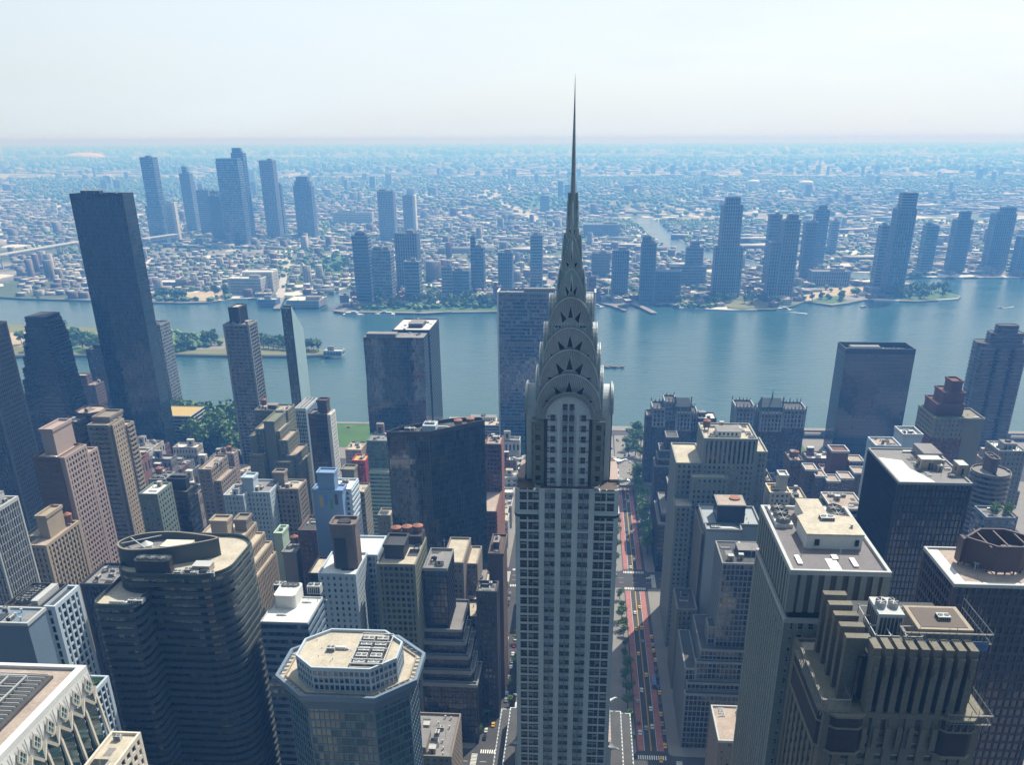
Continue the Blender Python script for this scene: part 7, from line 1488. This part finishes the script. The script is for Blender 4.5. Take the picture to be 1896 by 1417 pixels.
boat('white and blue ferry moored left of the blue-roofed pontoon',(-436.6,1695.1),40,0,2); boat('white and blue ferry moored right of the blue-roofed pontoon',(-379.5,1703.3),38,PI,2); boat('white two-deck boat moored right beside the steel crown',(21.3,1798.4),34,.3,2)
boat('small dark boat heading out before the sandy waterfront',(544.1,1827),16,.5,1); boat('tiny white motor boat with wake on the right water',(805.5,1832.1),12,2.8); boat('ferry just leaving the right landing with a white wake',(381.7,1783.5),34,.1,2); boat('tiny white boat in the inlet mouth',(-524.7,1937.3),12,1.)
M['foam']=wallmat('foam',(.6,.65,.66),.9,.3,.2)
def wake(p,q_,w):
    a=Vector(p);b_=Vector(q_);d=(b_-a).normalized();n=Vector((-d.y,d.x)); return [tuple(a+n*w*.15),tuple(a-n*w*.15),tuple(b_-n*w),tuple(b_+n*w)]
sheet('boat_wake',wake((383.5,1771.7),(418.4,1749.9),3),-2.95,'foam'); sheet('boat_wake',wake((806.1,1826),(836.6,1845.8),1.5),-2.95,'foam')
# ---------------------------------------------------------------- near side: trees
def near(poly,n,s0,s1,lab,gr,seed,z=.15):
    global k
    for (x,y) in scatter(poly,n,seed): tree(x,y,R0.uniform(s0,s1),lab,gr,k,z); k+=1
near([(-395,850),(-325,850),(-335,900),(-372,956),(-462,956),(-440,910)],56,28,38,'big leafy tree in the dense riverside grove behind the beige apartment block','riverside grove trees',1)
for (xx,y0,y1,n,lab,gr,s0,s1) in ((31.,268,356,4,'street tree on the left pavement of the red-laned street before the first crossing','street trees before the crossing',6,8),(30.5,400,580,13,'leafy street tree on the left pavement of the red-laned street','street trees on the left pavement',7,10),(54,640,826,14,'large leafy tree on the shaded right pavement near the river end of the street','trees near the river end of the street',14,19),(29,625,828,10,'leafy tree on the left pavement near the river end of the street','trees left near the river end',9,13),(-52,400,580,11,'street tree on the left pavement of the side street left of the stone tower','side street trees',6,9),(-38,400,570,7,'street tree on the right pavement of the side street','side street trees on the right',5,8)):
    for i in range(n): tree(xx+R0.uniform(-.8,.8),y0+(y1-y0)*(i+R0.random()*.6)/n,R0.uniform(s0,s1),lab,gr,k,.15); k+=1
near([(-78,868),(-45,868),(-45,950),(-78,950)],8,8,12,'round tree on the forecourt of the banded river slab','forecourt trees',4)
near([(48,866),(64,866),(64,956),(48,956)],11,13,18,'tree beside the curving road down to the river drive','trees beside the curving road',5)
near([(185,868),(232,868),(232,900),(185,900)],7,8,12,'tree on the small green between gothic tower and black glass slab','trees on the small green',6)
near([(-232,425),(-222,425),(-222,470),(-232,470)],4,12,17,'green tree in the courtyard beside the low white-roofed greenish block','courtyard trees',7)
near([(-70,440),(-60,440),(-60,436),(-70,436)],3,8,10,'green tree on the terrace at the side street corner','terrace trees',8)
# ---------------------------------------------------------------- near side: vehicles
CM={c:car_mesh('car',M['car'+c]) for c in 'wkgyrb'}; VM={'van':car_mesh('van',M['carw']),'truck':car_mesh('truck',M['lgrey']),'bus':car_mesh('bus',M['carb'])}
names={'w':'white','k':'black','g':'grey','y':'yellow','r':'red','b':'blue'}
def car(x,y,rz,c,where,kind='car',z=.01):
    me=CM[c] if kind=='car' else VM[kind]
    nm={'car':'taxi' if c=='y' else 'parked_car' if 'parked' in where else 'car','van':'van','truck':'truck','bus':'bus'}[kind]
    o=bpy.data.objects.new(nm,me); C.objects.link(o); o.location=(x,y,z); o.rotation_euler=(0,0,rz)
    col={'van':'white van','truck':'grey box truck','bus':'blue and white bus'}.get(kind,('yellow taxi' if c=='y' else names[c]+' car'))
    return tag(o,'%s %s'%(col,where),nm.replace('_',' ').replace('parked ',''),'%ss %s'%(col,where))
r=random.Random(21)
for (x,y0,y1,n,up,w) in ((39.7,258,358,4,1,'driving on the near stretch of the red-laned street'),(43.2,262,356,4,0,'driving on the near stretch of the red-laned street'),(39.7,396,580,5,1,'driving on the middle stretch of the red-laned street'),(43.2,398,580,6,0,'driving on the middle stretch of the red-laned street'),(39.7,620,826,6,1,'driving on the far stretch of the red-laned street'),(43.2,622,826,7,0,'driving on the far stretch of the red-laned street'),(49.3,398,520,13,0,'parked on the right side of the red-laned street'),(36,398,450,3,1,'stopped in the left bus lane of the red-laned street')):
    for i in range(n): car(x+r.uniform(-.4,.4),y0+(y1-y0)*(i+r.random()*.7)/n,0 if up else PI,r.choice('wwkkggyyb'),w)
car(46,386,.0,'y','waiting at the zebra crossing at the bottom of the street'); car(47,460,0,'w','in the right lane of the red-laned street','bus')
for (x,n,w) in ((-49.5,22,'parked along the left kerb of the side street'),(-40.8,20,'parked along the right kerb of the side street')):
    for i in range(n): car(x,398+180*(i+r.random()*.3)/n,0,r.choice('wwkkgggrb'),w)
car(-46,412,0,'y','driving up the side street near its zebra crossing'); car(-46.5,424,0,'w','driving up the side street','van'); car(-46,505,0,'w','stopped further up the side street','van')
for i in range(13): car(r.choice((592,596,604,608)) if 0 else r.uniform(-60,120),r.choice((592,597,602,607)),PI/2,r.choice('wwkgyg'),'crossing on the avenue beyond the big intersection')
for i in range(9): car(r.uniform(-45,60),r.choice((369,375,381)),PI/2,r.choice('wkgyg'),'on the nearest avenue below the zebra crossings')
for i in range(12): car(r.uniform(28,52),r.uniform(866,955),r.uniform(-.2,.2),r.choice('wkgb'),'on the curving road near the river',z=.18)
for i in range(26): car(r.uniform(-420,420),r.choice((962,966,970)),PI/2,r.choice('wkgbr'),'driving on the riverside road',z=.26)
# elevated cross street bridge over the main street and river drive viaduct
root=empty('street_bridge',(42,786,0),'stone street overpass crossing the red-laned street near the left gothic tower','overpass'); m=MB(); m.box(20,66,780,792,5.5,7); m.box(20,66,779.6,780,7,8.1); m.box(20,66,792,792.4,7,8.1); m.build('deck',M['pave'],root); m=MB(); m.box(20,27,780.3,791.7,0,5.5); m.box(57,66,780.3,791.7,0,5.5); m.build('pier',M['stone'],root)
root=empty('river_drive_viaduct',(300,968,0),'concrete elevated river drive behind the right gothic tower','viaduct'); m=MB(); m.box(170,560,962,974,6,7.2); m.box(170,560,961.6,962,7.2,8.2); m.build('deck',M['pave'],root); m=MB()
for i in range(18): m.box(176+i*22,178+i*22,963,973,.25,6)
m.build('pier',M['grey'],root)
# ---------------------------------------------------------------- low houses between the near towers (only where the photo can see them)
bpy.context.view_layer.update(); dg=bpy.context.evaluated_depsgraph_get()
rf=random.Random(9); cand=[]
for a,b_ in XR:
    for c,d in YR[1:4]:
        y=c+1
        while y<d-12:
            L=rf.uniform(12,24)
            for (xa,xb) in ((a+2.5,a+(b_-a)/2-3),(a+(b_-a)/2+3,b_-2.5)):
                h=rf.choice((14,16,18,21,26,33,42,52) if xb<-110 else (13,15,17,20,24,30,38)); x0,x1,y0,y1=xa,xb-rf.uniform(0,4),y,min(y+L-.6,d-2)
                if any(x0<f_[1]+.5 and x1>f_[0]-.5 and y0<f_[3]+.5 and y1>f_[2]-.5 for f_ in FOOT): continue
                if 26<x1 and x0<56 : continue
                cand.append((x0,x1,y0,y1,h))
            y+=L
nlow=0
for (x0,x1,y0,y1,h) in cand:
    cx,cyy=(x0+x1)/2,(y0+y1)/2
    if not(-.60<cx/cyy<.50): continue
    vis=False
    for cs in (0,-45,45,95):
        o0=Vector((cs,0,300))
        for (px,py) in ((cx,cyy),(x0+1,y0+1),(x1-1,y0+1),(x0+1,y1-1),(x1-1,y1-1),(cx,y0)):
            t=Vector((px,py,h+.6)); dd=(t-o0); L=dd.length; hit=S.ray_cast(dg,o0,dd.normalized(),distance=L-.5)
            if not hit[0]: vis=True; break
        if vis: break
    if not vis: continue
    o=bpy.data.objects.new('low_building',LP[nlow%8]); C.objects.link(o); o.location=(cx,cyy,.15); o.scale=(x1-x0,y1-y0,h*.93); nlow+=1
    lab,gr=('taller plain flat-roofed house squeezed between the near towers','taller houses between the near towers') if h>=24 else ('low flat-roofed town house in the street blocks between the near towers','town houses between the near towers')
    tag(o,lab,'building',gr)
print('low near',nlow,'far',len(D))
# ---------------------------------------------------------------- haze
m=MB(); m.box(-46000,46000,-500,71000,-6,318.6,0,True); hz=m.build('haze',[bpy.data.materials.new('haze')]); hz['kind']='stuff'; tag(hz,'pale blue summer haze filling the air over the whole scene','haze')
hm=hz.data.materials[0]; hm.use_nodes=True; t=hm.node_tree; t.nodes.clear(); ou=N(t,'ShaderNodeOutputMaterial'); pv=N(t,'ShaderNodeVolumePrincipled')
pv.inputs['Density'].default_value=2.55e-4; pv.inputs['Color'].default_value=(.13,.395,1.0,1); pv.inputs['Absorption Color'].default_value=(.90,.78,1,1); pv.inputs['Anisotropy'].default_value=.15; pv.inputs['Density Attribute'].default_value=''
t.links.new(pv.outputs[0],ou.inputs['Volume'])
